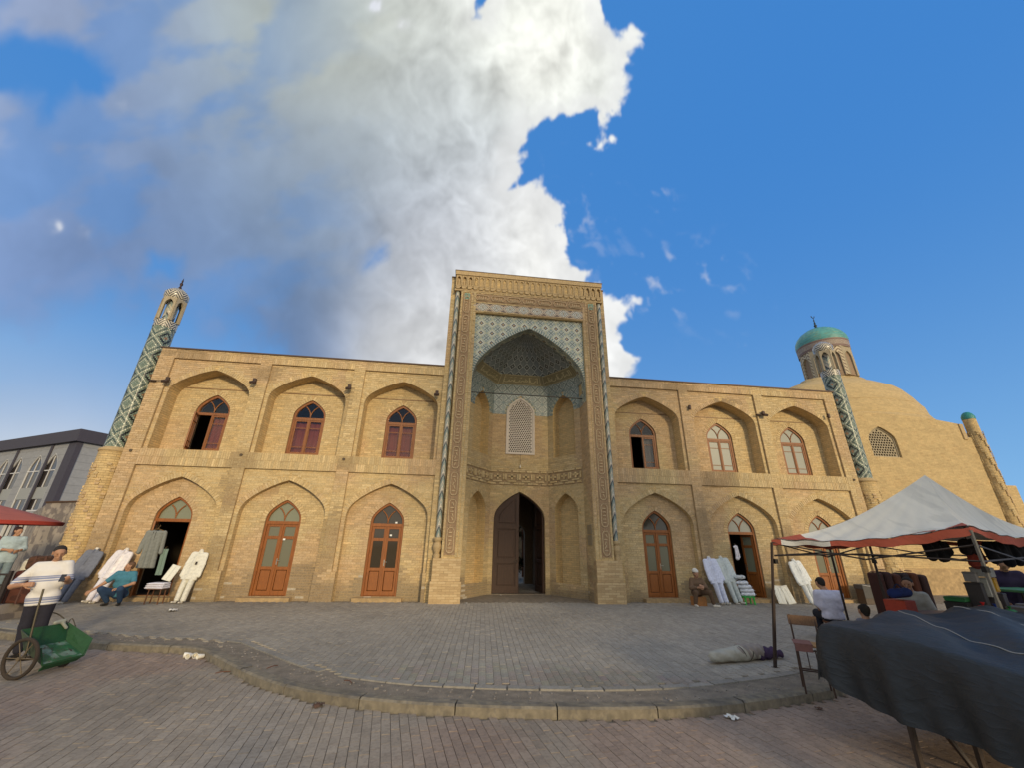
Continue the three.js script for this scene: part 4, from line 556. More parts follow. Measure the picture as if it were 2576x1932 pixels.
  // gate: left leaf shut, right leaf swung in
  { const z = -2.46, o = { hw: 1.09, y0: -0.12, ys: 2.55, ya: 3.80 }; const leaf = (sg) => { const pts = archPts(0, o.hw - 0.01, o.y0, o.ys, o.ya - 0.012).filter(([x]) => sg * x >= -1e-6); const q = sg < 0 ? [...pts, [-0.004, o.y0]] : [[0.004, o.y0], ...pts]; const s = shapeOf(q); const X = (a) => sg * a; const P = (a, b, c, d) => [[X(a), c], [X(b), c], [X(b), d], [X(a), d]];
      const pan = [P(0.13, 0.94, 0.12, 0.98), P(0.13, 0.94, 1.12, 2.30)]; const up = [[X(0.13), 2.46], [X(0.92), 2.46], [X(0.90), 2.78], [X(0.74), 3.02], [X(0.40), 3.34], [X(0.13), 3.56]];
      const back = extrude(s, 0.04, z - 0.02); const fr = shapeOf(q); [...pan, up].forEach((h) => fr.holes.push(pathOf(h))); const raised = [...pan, up].map((h) => { const cx = h.reduce((t, p) => t + p[0], 0) / h.length, cy = h.reduce((t, p) => t + p[1], 0) / h.length; return extrude(shapeOf(h.map(([a, b]) => [cx + (a - cx) * 0.82, cy + (b - cy) * 0.86])), 0.03, z + 0.018, 0.008); }); return [back, extrude(fr, 0.05, z + 0.015, 0.008), ...raised]; };
    const g = mesh('gate', [extrude((() => { const s = shapeOf(archPts(0, o.hw + 0.0, o.y0, o.ys, o.ya)); s.holes.push(pathOf(archPts(0, o.hw - 0.045, o.y0 + 0.01, o.ys, o.ya - 0.055).reverse())); return s; })(), 0.12, z - 0.14)], gateWood, hall);
    mesh('gate_leaf', leaf(-1), gateWood, g); const rl = merge(leaf(1)).applyMatrix4(new THREE.Matrix4().makeTranslation(1.06, 0, z).multiply(new THREE.Matrix4().makeRotationY(-1.45)).multiply(new THREE.Matrix4().makeTranslation(-1.06, 0, -z))); mesh('gate_leaf', rl, gateWood, g);
    mesh('ring_handle', [new THREE.TorusGeometry(0.06, 0.009, 6, 16).translate(-0.12, 1.06, z + 0.085)], metal(80, 74, 66), g); }
  // passage behind the gate
  const pa = shapeOf([[-1.3, -0.3], ...archPts(0, 0.92, -0.3, 2.1, 3.0), [1.3, -0.3], [1.3, 4.2], [-1.3, 4.2]]);
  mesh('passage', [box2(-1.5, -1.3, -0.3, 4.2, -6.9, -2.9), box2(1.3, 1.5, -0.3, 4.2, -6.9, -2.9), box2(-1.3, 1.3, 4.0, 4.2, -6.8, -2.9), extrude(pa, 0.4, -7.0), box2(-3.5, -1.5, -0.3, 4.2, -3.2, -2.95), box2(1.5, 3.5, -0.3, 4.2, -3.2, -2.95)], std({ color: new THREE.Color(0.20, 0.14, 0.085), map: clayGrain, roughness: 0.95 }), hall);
  mesh('portal_roof', [box2(-3.5, 3.5, 4.2, 8.4, -7, -3.2)], mortarMat, hall);
  mesh('passage_floor', [box2(-1.29, 1.29, -0.4, PLAZA + 0.01, -7, -2.3)], mortarDark(), hall);
  // plaques on the right jamb, lamp on its flex
  const plq = std({ color: rgb(150, 140, 118), roughness: 0.35, metalness: 0.3 });
  for (const [y0, y1] of [[2.10, 2.44], [1.72, 2.07]]) mesh('plaque', [rbox(0.02, y1 - y0, 0.52, 0.006, IX - 0.012, (y0 + y1) / 2, -0.22)], plq, hall);
  const fx = mesh('lamp_flex', [bar([0, 4.94, -2.2], [0, 5.40, -2.2], 0.006), bar([0, 5.40, -2.2], [0, 5.42, -2.30], 0.006)], metal(40, 36, 30), hall);
  mesh('lamp_bulb', [lathe([[0, 4.80], [0.03, 4.82], [0.036, 4.86], [0.02, 4.91], [0.018, 4.95]], 14).translate(0, 0, -2.2)], std({ color: rgb(225, 215, 195), roughness: 0.2 }), fx);
}

// ---------------------------------------------------------------- corner minarets of the madrasa
function minaret(x, finial) {
  const z = -0.40, R = 0.36, sh = new THREE.CylinderGeometry(R, R, 5.2, 48, 1), uv = sh.attributes.uv; for (let i = 0; i < uv.count; i++) uv.setXY(i, uv.getX(i) * 3, uv.getY(i) * 5.2 * 1.25);
  const base = mesh('minaret', [new THREE.CylinderGeometry(R + 0.07, R + 0.09, 4.8, 40, 1).translate(x, 2.1, z)].map((g) => { const u = g.attributes.uv; for (let i = 0; i < u.count; i++) u.setXY(i, u.getX(i) * 3.24, u.getY(i) * 4.8); return g; }), coursedMat, hall);
  mesh('ring', [lathe([[R, 4.42], [R + 0.10, 4.46], [R + 0.10, 4.54], [R + 0.03, 4.58], [R, 4.62]], 40).translate(x, 0, z)], plainBrickMat, base);
  mesh('shaft', sh.translate(x, 7.16, z), minaretMat, base);
  // stepped brick relief on the base
  const S = new Slabs(); for (let a = 0; a < 22; a++) for (let r = 0; r < 40; r++) { const q = (r + (a % 8 < 4 ? a % 8 : 8 - a % 8) * 2) % 8; if (q > 1 || r < 8 || r > 36) continue; const A = a / 22 * Math.PI * 2, F = frame([x + (R + 0.075) * Math.sin(A), 0, z + (R + 0.075) * Math.cos(A)], [Math.cos(A), 0, -Math.sin(A)], [0, 1, 0]), y = r * 0.11 + 0.02; S.slab(F, [[-0.058, y], [0.058, y], [0.058, y + 0.075], [-0.058, y + 0.075]], 0.03, brickTone(x + a, y, z, 0)); }
  const rel = mesh('brick_relief', S.build(), brickMat, base); rel.userData.kind = 'stuff';
  // lantern: six arched piers round a glazed core
  const yb = 9.76, yt = 10.78; mesh('lantern_core', [new THREE.CylinderGeometry(0.20, 0.20, yt - yb, 24, 1).translate(x, (yb + yt) / 2, z)].map((g) => { const u = g.attributes.uv; for (let i = 0; i < u.count; i++) u.setXY(i, u.getX(i) * 1.7, u.getY(i)); return g; }), zigMat, base);
  for (let k = 0; k < 6; k++) { const A = k / 6 * Math.PI * 2 + 0.25, w = R * 0.98 * Math.tan(Math.PI / 6); const s = shapeOf([[-w, yb], ...archPts(0, w * 0.66, yb + 0.001, yb + 0.68, yb + 0.93), [w, yb], [w, yt], [-w, yt]]); const g = extrude(s, 0.10, 0).applyMatrix4(new THREE.Matrix4().makeTranslation(x, 0, z).multiply(new THREE.Matrix4().makeRotationY(A)).multiply(new THREE.Matrix4().makeTranslation(0, 0, R * 0.88 - 0.10 + 0.06))); mesh('lantern_pier', g, plasterPale, base); }
  const cap = lathe([[R * 0.96, yt - 0.02], [R + 0.05, yt + 0.12], [R + 0.05, yt + 0.30], [R - 0.03, yt + 0.42], [R - 0.14, yt + 0.52], [R - 0.26, yt + 0.58], [0.02, yt + 0.62]], 40).translate(x, 0, z); { const u = cap.attributes.uv; for (let i = 0; i < u.count; i++) u.setXY(i, u.getX(i) * 3, u.getY(i) * 1.0); } mesh('cap', cap, chevMat, base);
  mesh('lower_collar', [new THREE.CylinderGeometry(R + 0.012, R + 0.012, 0.30, 40, 1, true).translate(x, yb - 0.15, z)].map((g) => { const u = g.attributes.uv; for (let i = 0; i < u.count; i++) u.setXY(i, u.getX(i) * 3, u.getY(i) * 0.3); return g; }), chevMat, base);
  if (finial) mesh('finial', [lathe([[0.07, 11.38], [0.05, 11.46], [0.025, 11.5], [0.055, 11.58], [0.055, 11.64], [0.02, 11.70], [0.035, 11.76], [0.02, 11.82], [0.004, 11.92]], 14).translate(x, 0, z)], metal(58, 40, 38, 0.5, 0.5), base);
}

minaret(-14.72, true); minaret(14.86, false);

// ---------------------------------------------------------------- floodlights and pipe stubs on the facade
{ const m = metal(74, 58, 50, 0.6, 0.4);
  const spec = [[-13.56, 7.16, 'left of the first upper arch, on a long bracket', 0.5], [-10.57, 7.32, 'between the first and second upper arch from the left'], [-7.09, 7.29, 'between the second and third upper arch from the left'], [-3.72, 7.25, 'beside the left edge of the portal'], [6.97, 7.28, 'between the first two upper arches right of the portal', 0, 1], [10.38, 7.21, 'on a bent bracket before the last upper arch on the right', 0.22], [13.55, 7.27, 'at the far right end of the upper storey', 0, 1]];
  for (const [x, y, where, arm, slim] of spec) { const t = thing('floodlight', `small dark floodlight ${where}`, 'floodlight', [x, y, 0.01], 0);
    mesh('bracket', [bar([0, 0, -0.012], [0, -0.05, 0.14], 0.014), ...(arm ? [bar([0, -0.03, 0.05], [-arm, -0.06, 0.06], 0.013)] : [])], m, t);
    mesh('lamp_head', slim ? [rbox(0.09, 0.20, 0.10, 0.02, 0, 0, 0.10)] : [rbox(0.20, 0.10, 0.15, 0.02, 0, -0.10, 0.18, [0.5, 0, 0]), rbox(0.12, 0.13, 0.09, 0.02, 0, 0.03, 0.09)], m, t);
    if (arm) mesh('end_lamp', [rbox(0.22, 0.05, 0.10, 0.015, -arm, -0.07, 0.07)], m, t); }
  for (const x of [-13.95, -10.37, -6.85, 13.98]) { const t = mesh('drain_spout', [bar([x, 4.5, -0.06], [x, 4.49, 0.04], 0.05)], darkRoom, hall); }
}

// ================================================================ domed hall on the right
{
  const d = thing('domed_hall', 'plain yellow brick hall with a wide brick dome under a small turquoise dome', 'building'), zf = -3;
  const wallMat = oldBrickMat;
  const o = { hw: 0.84, y0: 6.30, ys: 7.15, ya: 7.98 }, cx = 19.72;
  const s = shapeOf([[14.9, -0.3], [25.55, -0.3], [25.55, 7.62], [24.9, 7.66], [24.9, 8.40], [23.2, 8.62], [20.2, 8.75], [14.9, 8.75]]); s.holes.push(pathOf(archPts(cx, o.hw, o.y0, o.ys, o.ya)));
  mesh('wall', [extrude(s, 1.2, zf - 1.2), box2(25.2, 26.2, -0.3, 7.6, -16, zf - 0.5), box2(15, 25, -0.3, 8.4, -16, -12)], wallMat, d);
  mesh('pilaster', [box2(24.86, 25.10, 7.5, 8.38, zf - 0.9, zf + 0.06)], plainBrickMat, d);
  const w = mesh('lattice_window', [extrude(ringShape(cx, o, 0.06, 0.06), 0.14, zf - 0.24, 0.01)], plasterPale, d);
  const sc = shapeOf(archPts(cx, 0.80, 6.35, 7.15, 7.92)); { const r = 0.062, dx = 0.155; let row = 0; for (let y = 6.44; y < 7.9; y += dx * 0.866, row++) for (let x = -0.80 + (row & 1 ? dx / 2 : 0); x < 0.8; x += dx) { if (Math.abs(x) > archHalf(0.80, 7.15, 7.92, y + r) - r - 0.015) continue; const p = new THREE.Path(); for (let q = 0; q < 6; q++) { const a = q * Math.PI / 3 + Math.PI / 6; q ? p.lineTo(cx + x + r * Math.cos(a), y + r * Math.sin(a)) : p.moveTo(cx + x + r * Math.cos(a), y + r * Math.sin(a)); } p.closePath(); sc.holes.push(p); } }
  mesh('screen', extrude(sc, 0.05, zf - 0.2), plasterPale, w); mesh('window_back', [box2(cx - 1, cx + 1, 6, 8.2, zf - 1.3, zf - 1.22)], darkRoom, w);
  // squat brick dome in slumped rings
  const X = 22.3, Z = -7.1, sz = 0.60; const prof = [[5.9, 8.2], [5.75, 8.7], [5.60, 8.78], [5.70, 8.82], [5.45, 9.2], [5.28, 9.22], [5.36, 9.27], [5.15, 9.6], [5.05, 10.1], [4.88, 10.11], [4.97, 10.16], [4.62, 10.75], [4.25, 11.25], [3.95, 11.5], [3.0, 11.9], [2.3, 12.15], [2.2, 12.35], [1.8, 12.42], [0.3, 12.45]];
  const dg = new THREE.LatheGeometry(prof.map(([r, y]) => new THREE.Vector2(r, y)), 72); { const P = dg.attributes.position, u = dg.attributes.uv; for (let i = 0; i < P.count; i++) { const x = P.getX(i), y = P.getY(i), z = P.getZ(i), r = Math.hypot(x, z), A = Math.atan2(z, x), k = 1 + 0.012 * (fbm(A * 5 + 9, y * 1.6, 4) - 0.5) * 2; P.setXYZ(i, x * k, y + 0.06 * (fbm(A * 3, y, 3) - 0.5), z * k); u.setXY(i, u.getX(i) * 36, y * 1.4 - r * 0.35); } dg.computeVertexNormals(); dg.scale(1, 1, sz); }
  const dome = mesh('dome', dg.translate(X, 0, Z), oldBrickMat, d);
  // drum with blind arches, band of lettering, turquoise cap
  const dr = 1.45; mesh('drum', [new THREE.CylinderGeometry(dr - 0.10, dr - 0.06, 2.1, 40, 1).translate(X, 13.45, Z)].map((g) => { const u = g.attributes.uv; for (let i = 0; i < u.count; i++) u.setXY(i, u.getX(i) * 9.1, u.getY(i) * 2.1); return g; }), std({ color: rgb(150, 128, 106), map: clayGrain, roughness: 0.9 }), d);
  const n = 10; for (let k = 0; k < n; k++) { const A = (k + 0.28) / n * Math.PI * 2, wd = dr * Math.tan(Math.PI / n); const m = new THREE.Matrix4().makeTranslation(X, 0, Z).multiply(new THREE.Matrix4().makeRotationY(A)).multiply(new THREE.Matrix4().makeTranslation(0, 0, dr * 0.955 - 0.06)); const s2 = shapeOf([[-wd, 12.4], ...archPts(0, wd * 0.60, 12.4, 13.75, 14.15), [wd, 12.4], [wd, 14.5], [-wd, 14.5]]); mesh('blind_arch', extrude(s2, 0.10, 0).applyMatrix4(m), k % 2 ? zigBrick() : plasterPale, d); mesh('arch_rim', tube(archPts(0, wd * 0.62, 12.45, 13.75, 14.18).map(([x, y]) => [x, y, 0.10]), 0.03, 5, 30).applyMatrix4(m), plasterPale, d); }
  function zigBrick() { return zigBrick.m || (zigBrick.m = tileMat(12, 12, 0.5, (a, b) => { const k = Math.abs(wrap(a, 12) - 6), t = wrap(b + k, 6); return t < 2 ? [0.42, 0.32, 0.26] : [0.80, 0.73, 0.60]; }, { roughness: 0.6, clearcoat: 0 })); }
  const capBand = new THREE.CylinderGeometry(dr + 0.07, dr + 0.04, 0.62, 48, 1).translate(X, 14.80, Z); { const u = capBand.attributes.uv; for (let i = 0; i < u.count; i++) u.setXY(i, u.getX(i) * 9.3, u.getY(i) * 0.62); } mesh('drum_band', capBand, tileMat(24, 10, 0.62, (a, b) => (b < 2 || b > 21) ? [0.55, 0.46, 0.40] : ((a * 7 + b * 3) % 11 < 4 && b > 5 && b < 19) ? [0.78, 0.74, 0.66] : [0.48, 0.38, 0.34], { roughness: 0.6, clearcoat: 0 }), d);
  const turq = tex(256, 256, (i, j) => { const n2 = fbm(i / 20, j / 20, 5, 13); const rust = sstep(0.60, 0.80, fbm(i / 30 + 4, j / 22, 5)); return [lerp(0.33, 0.50, rust) * (0.8 + 0.4 * n2), lerp(0.58, 0.57, rust) * (0.8 + 0.4 * n2), lerp(0.55, 0.46, rust) * (0.8 + 0.4 * n2)]; }, { rx: 5, ry: 2 });
  mesh('turquoise_dome', [lathe([[dr + 0.07, 15.11], [dr + 0.09, 15.3], [dr + 0.05, 15.55], [dr - 0.08, 15.82], [dr - 0.32, 16.1], [dr - 0.68, 16.35], [dr - 1.05, 16.5], [0.2, 16.58], [0.02, 16.60]], 56).translate(X, 0, Z)], std({ map: turq, bumpMap: grainBump, bumpScale: 0.006, roughness: 0.45 }), d);
  mesh('crescent_finial', [lathe([[0.16, 16.56], [0.12, 16.68], [0.05, 16.72], [0.10, 16.82], [0.10, 16.88], [0.04, 16.94], [0.07, 17.04], [0.035, 17.1], [0.03, 17.22], [0.05, 17.28], [0.02, 17.34], [0.015, 17.50]], 16).translate(X, 0, Z), new THREE.TorusGeometry(0.12, 0.026, 6, 18, Math.PI * 1.2).rotateZ(Math.PI * 0.9).translate(X, 17.62, Z)], metal(46, 58, 62, 0.45, 0.6), d);
  // corner turret and buttress steps
  const tx = 25.74, tz = -3.0; const tur = new THREE.CylinderGeometry(0.27, 0.31, 9.0, 32, 1); { const u = tur.attributes.uv; for (let i = 0; i < u.count; i++) u.setXY(i, u.getX(i) * 3.2, u.getY(i) * 9); } const T = mesh('turret', tur.translate(tx, 4.2, tz), coursedMat, d);
  mesh('turret_cap', [lathe([[0.28, 8.68], [0.285, 8.84], [0.22, 9.0], [0.12, 9.1], [0.01, 9.13]], 32).translate(tx, 0, tz)], std({ color: rgb(40, 128, 120), roughness: 0.35, bumpMap: grainBump, bumpScale: 0.006 }), T);
  const S = new Slabs(); for (let r = 0; r < 68; r++) for (let a = 0; a < 20; a++) { if (((r + a * 3) % 12) > 3) continue; const A = a / 20 * Math.PI * 2, F = frame([tx + 0.295 * Math.sin(A), 0, tz + 0.295 * Math.cos(A)], [Math.cos(A), 0, -Math.sin(A)], [0, 1, 0]), y = 0.5 + r * 0.11; S.slab(F, [[-0.05, y], [0.05, y], [0.05, y + 0.08], [-0.05, y + 0.08]], 0.035, brickTone(tx, y, a, 0)); }
  const rel = mesh('brick_relief', S.build(), brickMat, T); rel.userData.kind = 'stuff';
  mesh('buttress', [box2(26.0, 26.62, -0.3, 5.55, -5, -3.2), box2(26.62, 27.35, -0.3, 5.12, -5, -3.25)], coursedMat, d);
  mesh('low_plinth', [box2(15.4, 25.4, -0.3, 0.95, zf, zf + 0.16)], mortarMat, d);
}

// ================================================================ grey building on the left
{
  const h = thing('grey_building', 'modern grey clad building with a dark roof band and tall arched windows', 'building', [-34.49, PLAZA, -21.85], Math.atan2(7.33, -13.18) + Math.PI, undefined);
  h.rotation.y = 0; const ux = new THREE.Vector3(-13.18, 0, -7.33).normalize(), H = 10.14;
  // local x runs along the long face away from the corner; z out of that face
  const basis = new THREE.Matrix4().makeBasis(ux.clone().negate(), new THREE.Vector3(0, 1, 0), new THREE.Vector3().crossVectors(ux.clone().negate(), new THREE.Vector3(0, 1, 0))); h.quaternion.setFromRotationMatrix(basis);
  const clad = tex(512, 512, (i, j) => { const row = (j % 128) < 3, n = fbm(i / 40, j / 40, 4, 12), k = (0.92 + 0.12 * n) * (row ? 0.62 : 1); return [0.585 * k, 0.59 * k, 0.60 * k]; }, { rx: 0.4, ry: 0.4 }), cladM = std({ map: clad, bumpMap: clad, bumpScale: 0.01, roughness: 0.8 });
  const dark = std({ color: rgb(66, 62, 72), map: clothTone, roughness: 0.7 }), frameM = std({ color: rgb(205, 205, 205), roughness: 0.6 }), pane2 = new THREE.MeshPhysicalMaterial({ color: rgb(52, 46, 44), roughness: 0.12 });
  const L = 34, cols = [], o = { hw: 1.05, y0: 1.2, ys: 6.8, ya: 8.35 };
  for (let x = 3.0, k = 0; x < L - 2; x += (k++ % 2 ? 3.4 : 2.6)) cols.push(-x);
  const s = shapeOf([[-L, 0], [0, 0], [0, 9.13], [-L, 9.13]]); for (const c of cols) { s.holes.push(pathOf(archPts(c, o.hw, 3.6, o.ys, o.ya))); s.holes.push(pathOf([[c - 0.8, 0.9], [c + 0.8, 0.9], [c + 0.8, 2.7], [c - 0.8, 2.7]])); }
  mesh('wall', [extrude(s, 0.35, -0.35), box2(-0.36, -0.02, 0, 9.13, -14, -0.36), box2(-L, 0, 0, 9.13, -14.2, -14)], cladM, h);
  mesh('roof_band', [box2(-L, 0.30, 9.12, H, -14.2, 0.30)], dark, h); mesh('corner_strip', [box2(-1.25, 0.04, 0, 9.12, -0.3, 0.06)], dark, h);
  for (let i = 1; i < cols.length; i += 2) mesh('downpipe', [box2(cols[i] + 1.55, cols[i] + 1.85, 0, 9.12, 0, 0.1)], dark, h);
  for (const c of cols) { const w = mesh('window', [extrude(ringShape(c, { ...o, y0: 3.6 }, 0.07, 0.08), 0.07, -0.09), box2(c - 0.025, c + 0.025, 5.5, 8.1, -0.085, -0.03), box2(c - 1.0, c + 1.0, 6.85, 6.93, -0.084, -0.028), box2(c - 0.025, c + 0.025, 3.7, 4.5, -0.085, -0.03)], frameM, h); mesh('pane', [extrude(shapeOf(archPts(c, o.hw - 0.02, 3.62, o.ys, o.ya - 0.03)), 0.04, -0.13)], pane2, w); mesh('spandrel_panel', [box2(c - 0.98, c + 0.98, 4.55, 5.5, -0.088, -0.04)], std({ color: rgb(150, 152, 150), roughness: 0.7 }), w);
    const w2 = mesh('window', [box2(c - 0.8, c + 0.8, 2.6, 2.7, -0.2, 0.03), box2(c - 0.05, c + 0.05, 0.9, 2.6, -0.2, -0.08), box2(c - 0.8, c - 0.7, 0.9, 2.6, -0.2, -0.04), box2(c + 0.7, c + 0.8, 0.9, 2.6, -0.2, -0.04)], frameM, h); mesh('pane', [box2(c - 0.8, c + 0.8, 0.9, 2.65, -0.27, -0.22)], pane2, w2); }
}
// patched plaster wall beside the minaret
{ const w = thing('plaster_wall', 'low patched plaster wall running back from the left minaret', 'wall'); const A = [-15.0, -2.6], B = [-20.3, -5.35], C = [-27, -12.5];
  const seg = (a, b, h, t) => { const L = Math.hypot(b[0] - a[0], b[1] - a[1]); const s = shapeOf([[0, -0.3], [L, -0.3], ...[...Array(12).keys()].map((k) => [L * (1 - k / 11), h + 0.05 * (vn(k * 1.7, a[0]) - 0.5)])]); return extrude(s, t, -t).applyMatrix4(new THREE.Matrix4().makeTranslation(a[0], 0, a[1]).multiply(new THREE.Matrix4().makeRotationY(-Math.atan2(b[1] - a[1], b[0] - a[0]) + Math.PI)).multiply(new THREE.Matrix4().makeScale(1, 1, 1))); };
  const segT = (a, b, h, t) => { const L = Math.hypot(b[0] - a[0], b[1] - a[1]); return boxUV(new THREE.BoxGeometry(L, h + 0.3, t)).applyMatrix4(M4([(a[0] + b[0]) / 2, (h - 0.3) / 2, (a[1] + b[1]) / 2], [0, -Math.atan2(b[1] - a[1], b[0] - a[0]), 0])); };
  mesh('wall', [segT(A, B, 3.0, 0.35), segT(B, C, 2.9, 0.34)], plasterMat, w); mesh('coping', [segT(A, B, 3.08, 0.42).translate(0, 0.0, 0)].map((g) => { g.scale(1, 0.02, 1); return g.translate(0, 3.0, 0); }), std({ color: rgb(120, 102, 92), map: mortarTex, roughness: 0.95 }), w); }
// what shows through the gate: court wall, shrub
{ const w = thing('court_wall', 'pale wall of the inner court seen through the gate', 'wall', [0, PLAZA, -18]); mesh('wall', [box2(-10, 10, 0, 5, -0.4, 0)], std({ color: rgb(176, 166, 140), map: plasterTex, roughness: 0.9 }), w); mesh('red_panel', [box2(0.2, 1.35, 1.3, 2.9, 0.002, 0.05)], std({ color: rgb(170, 70, 44), roughness: 0.8 }), w); }
function leafCloud(n, cx, cy, cz, rx, ry, rz, size, seed) { // leaf-sized faces clumped through an uneven crown
  const r = rngOf(seed), pos = [], nor = [], cl = []; for (let i = 0; i < Math.max(6, n / 60); i++) { const a = r() * 6.283, b = Math.acos(2 * r() - 1), k = 0.45 + 0.55 * Math.cbrt(r()); cl.push([Math.sin(b) * Math.cos(a) * k, Math.cos(b) * k, Math.sin(b) * Math.sin(a) * k, 0.16 + 0.16 * r()]); }
  const N = new THREE.Vector3(), U = new THREE.Vector3(), V = new THREE.Vector3(); for (let i = 0; i < n; i++) { const c = cl[Math.floor(r() * cl.length)]; const a = r() * 6.283, b = Math.acos(2 * r() - 1), k = c[3] * Math.cbrt(r()); const x = cx + rx * (c[0] + Math.sin(b) * Math.cos(a) * k), y = cy + ry * (c[1] + Math.cos(b) * k), z = cz + rz * (c[2] + Math.sin(b) * Math.sin(a) * k); N.set(r() - 0.5, r() * 0.8, r() - 0.5).normalize(); U.set(r() - 0.5, r() - 0.5, r() - 0.5).cross(N).normalize(); V.crossVectors(N, U); const s = size * (0.6 + 0.8 * r()); const q = (u, v) => [x + U.x * u * s + V.x * v * s, y + U.y * u * s + V.y * v * s, z + U.z * u * s + V.z * v * s]; const A = q(-0.5, 0), B = q(0, 0.32), C = q(0.5, 0), D = q(0, -0.32); pos.push(...A, ...B, ...C, ...A, ...C, ...D); for (let k2 = 0; k2 < 6; k2++) nor.push(N.x, N.y, N.z); }
  const g = new THREE.BufferGeometry(); g.setAttribute('position', new THREE.Float32BufferAttribute(pos, 3)); g.setAttribute('normal', new THREE.Float32BufferAttribute(nor, 3)); return g; }
const leafMat = (r, g, b) => new THREE.MeshPhysicalMaterial({ color: new THREE.Color(r, g, b), roughness: 0.7, side: THREE.DoubleSide, transmission: 0.25, thickness: 0 });
{ const p = thing('shrub', 'dark green shrub in the court behind the gate', 'shrub', [0.55, PLAZA, -9.5]); mesh('stem', [bar([0, 0, 0], [0.05, 0.9, 0], 0.04), bar([0, 0.3, 0], [0.3, 1.0, 0.1], 0.025)], darkWood, p); mesh('foliage', leafCloud(1800, 0, 0.75, 0, 0.8, 0.85, 0.7, 0.09, 3), leafMat(0.04, 0.07, 0.025), p);
  const t = thing('court_tree', 'small tree with hanging leaves in the court behind the gate', 'tree', [1.5, PLAZA, -11]); mesh('trunk', [bar([0, 0, 0], [-0.05, 3.2, 0], 0.07, 0.04)], darkWood, t); mesh('crown', leafCloud(1600, -0.2, 3.2, 0, 1.2, 1.0, 1.0, 0.12, 4), leafMat(0.05, 0.08, 0.03), t); }

// ================================================================ figures
const V = (a) => new THREE.Vector3(...a);
function surfaceNets(f, lo, hi, h) { // polygonise a signed distance field
  const n = [0, 1, 2].map((k) => Math.ceil((hi[k] - lo[k]) / h) + 1), [nx, ny, nz] = n, id = (i, j, k) => i + nx * (j + ny * k), D = new Float32Array(nx * ny * nz);
  for (let k = 0; k < nz; k++) for (let j = 0; j < ny; j++) for (let i = 0; i < nx; i++) D[id(i, j, k)] = f(lo[0] + i * h, lo[1] + j * h, lo[2] + k * h);
  const vid = new Int32Array(nx * ny * nz).fill(-1), pos = [], ix = [];
  for (let k = 0; k < nz - 1; k++) for (let j = 0; j < ny - 1; j++) for (let i = 0; i < nx - 1; i++) {
    let cx = 0, cy = 0, cz = 0, c = 0; const v = (a, b, e) => D[id(i + a, j + b, k + e)];
    for (const [a, b] of EDG) { const p = v(...a), q = v(...b); if ((p < 0) !== (q < 0)) { const t = p / (p - q); cx += a[0] + (b[0] - a[0]) * t; cy += a[1] + (b[1] - a[1]) * t; cz += a[2] + (b[2] - a[2]) * t; c++; } }
    if (c) { vid[id(i, j, k)] = pos.length / 3; pos.push(lo[0] + (i + cx / c) * h, lo[1] + (j + cy / c) * h, lo[2] + (k + cz / c) * h); }
  }
  for (let k = 1; k < nz - 1; k++) for (let j = 1; j < ny - 1; j++) for (let i = 1; i < nx - 1; i++) {
    const a = D[id(i, j, k)] < 0; for (let ax = 0; ax < 3; ax++) { const b = D[id(i + (ax === 0), j + (ax === 1), k + (ax === 2))] < 0; if (a === b) continue; const u = (ax + 1) % 3, w = (ax + 2) % 3, o = (du, dw) => { const q = [i, j, k]; q[u] -= du; q[w] -= dw; return vid[id(...q)]; }; const A = o(0, 0), B = o(1, 0), C = o(1, 1), E = o(0, 1); if (A < 0 || B < 0 || C < 0 || E < 0) continue; a ? ix.push(A, B, C, A, C, E) : ix.push(A, C, B, A, E, C); } }
  const g = new THREE.BufferGeometry(); g.setAttribute('position', new THREE.Float32BufferAttribute(pos, 3)); g.setIndex(ix); g.computeVertexNormals();
  const uv = []; for (let i = 0; i < pos.length; i += 3) uv.push(pos[i], pos[i + 1]); g.setAttribute('uv', new THREE.Float32BufferAttribute(uv, 2)); return g;
}
const EDG = []; for (let a = 0; a < 8; a++) for (let b = a + 1; b < 8; b++) { const x = a ^ b; if (x === 1 || x === 2 || x === 4) EDG.push([[a & 1, (a >> 1) & 1, a >> 2], [b & 1, (b >> 1) & 1, b >> 2]]); }
const prim = (a, b, ra, rb = ra, s = 1) => ({ a, b, ra, rb, s });
function sdf(prims, k) { return (x, y, z) => { let d = 9; for (const { a, b, ra, rb } of prims) { const bx = b[0] - a[0], by = b[1] - a[1], bz = b[2] - a[2], px = x - a[0], py = y - a[1], pz = z - a[2], L = bx * bx + by * by + bz * bz, t = L ? clamp((px * bx + py * by + pz * bz) / L) : 0; const e = Math.hypot(px - bx * t, py - by * t, pz - bz * t) - (ra + (rb - ra) * t); const h = clamp(0.5 + 0.5 * (d - e) / k); d = d + (e - d) * h - k * h * (1 - h); } return d; }; }
function boundsOf(prims, pad) { const lo = [9, 9, 9], hi = [-9, -9, -9]; for (const { a, b, ra, rb } of prims) for (let k = 0; k < 3; k++) { const r = Math.max(ra, rb) + pad; lo[k] = Math.min(lo[k], a[k] - r, b[k] - r); hi[k] = Math.max(hi[k], a[k] + r, b[k] + r); } return [lo, hi]; }
function blob(prims, k, h, clip) { const [lo, hi] = boundsOf(prims, 0.03), f = sdf(prims, k); return surfaceNets(clip ? (x, y, z) => Math.max(f(x, y, z), clip(x, y, z)) : f, lo, hi, h); }
const add = (a, b, k = 1) => [a[0] + b[0] * k, a[1] + b[1] * k, a[2] + b[2] * k], sub = (a, b) => [a[0] - b[0], a[1] - b[1], a[2] - b[2]], mix3 = (a, b, t) => [lerp(a[0], b[0], t), lerp(a[1], b[1], t), lerp(a[2], b[2], t)];
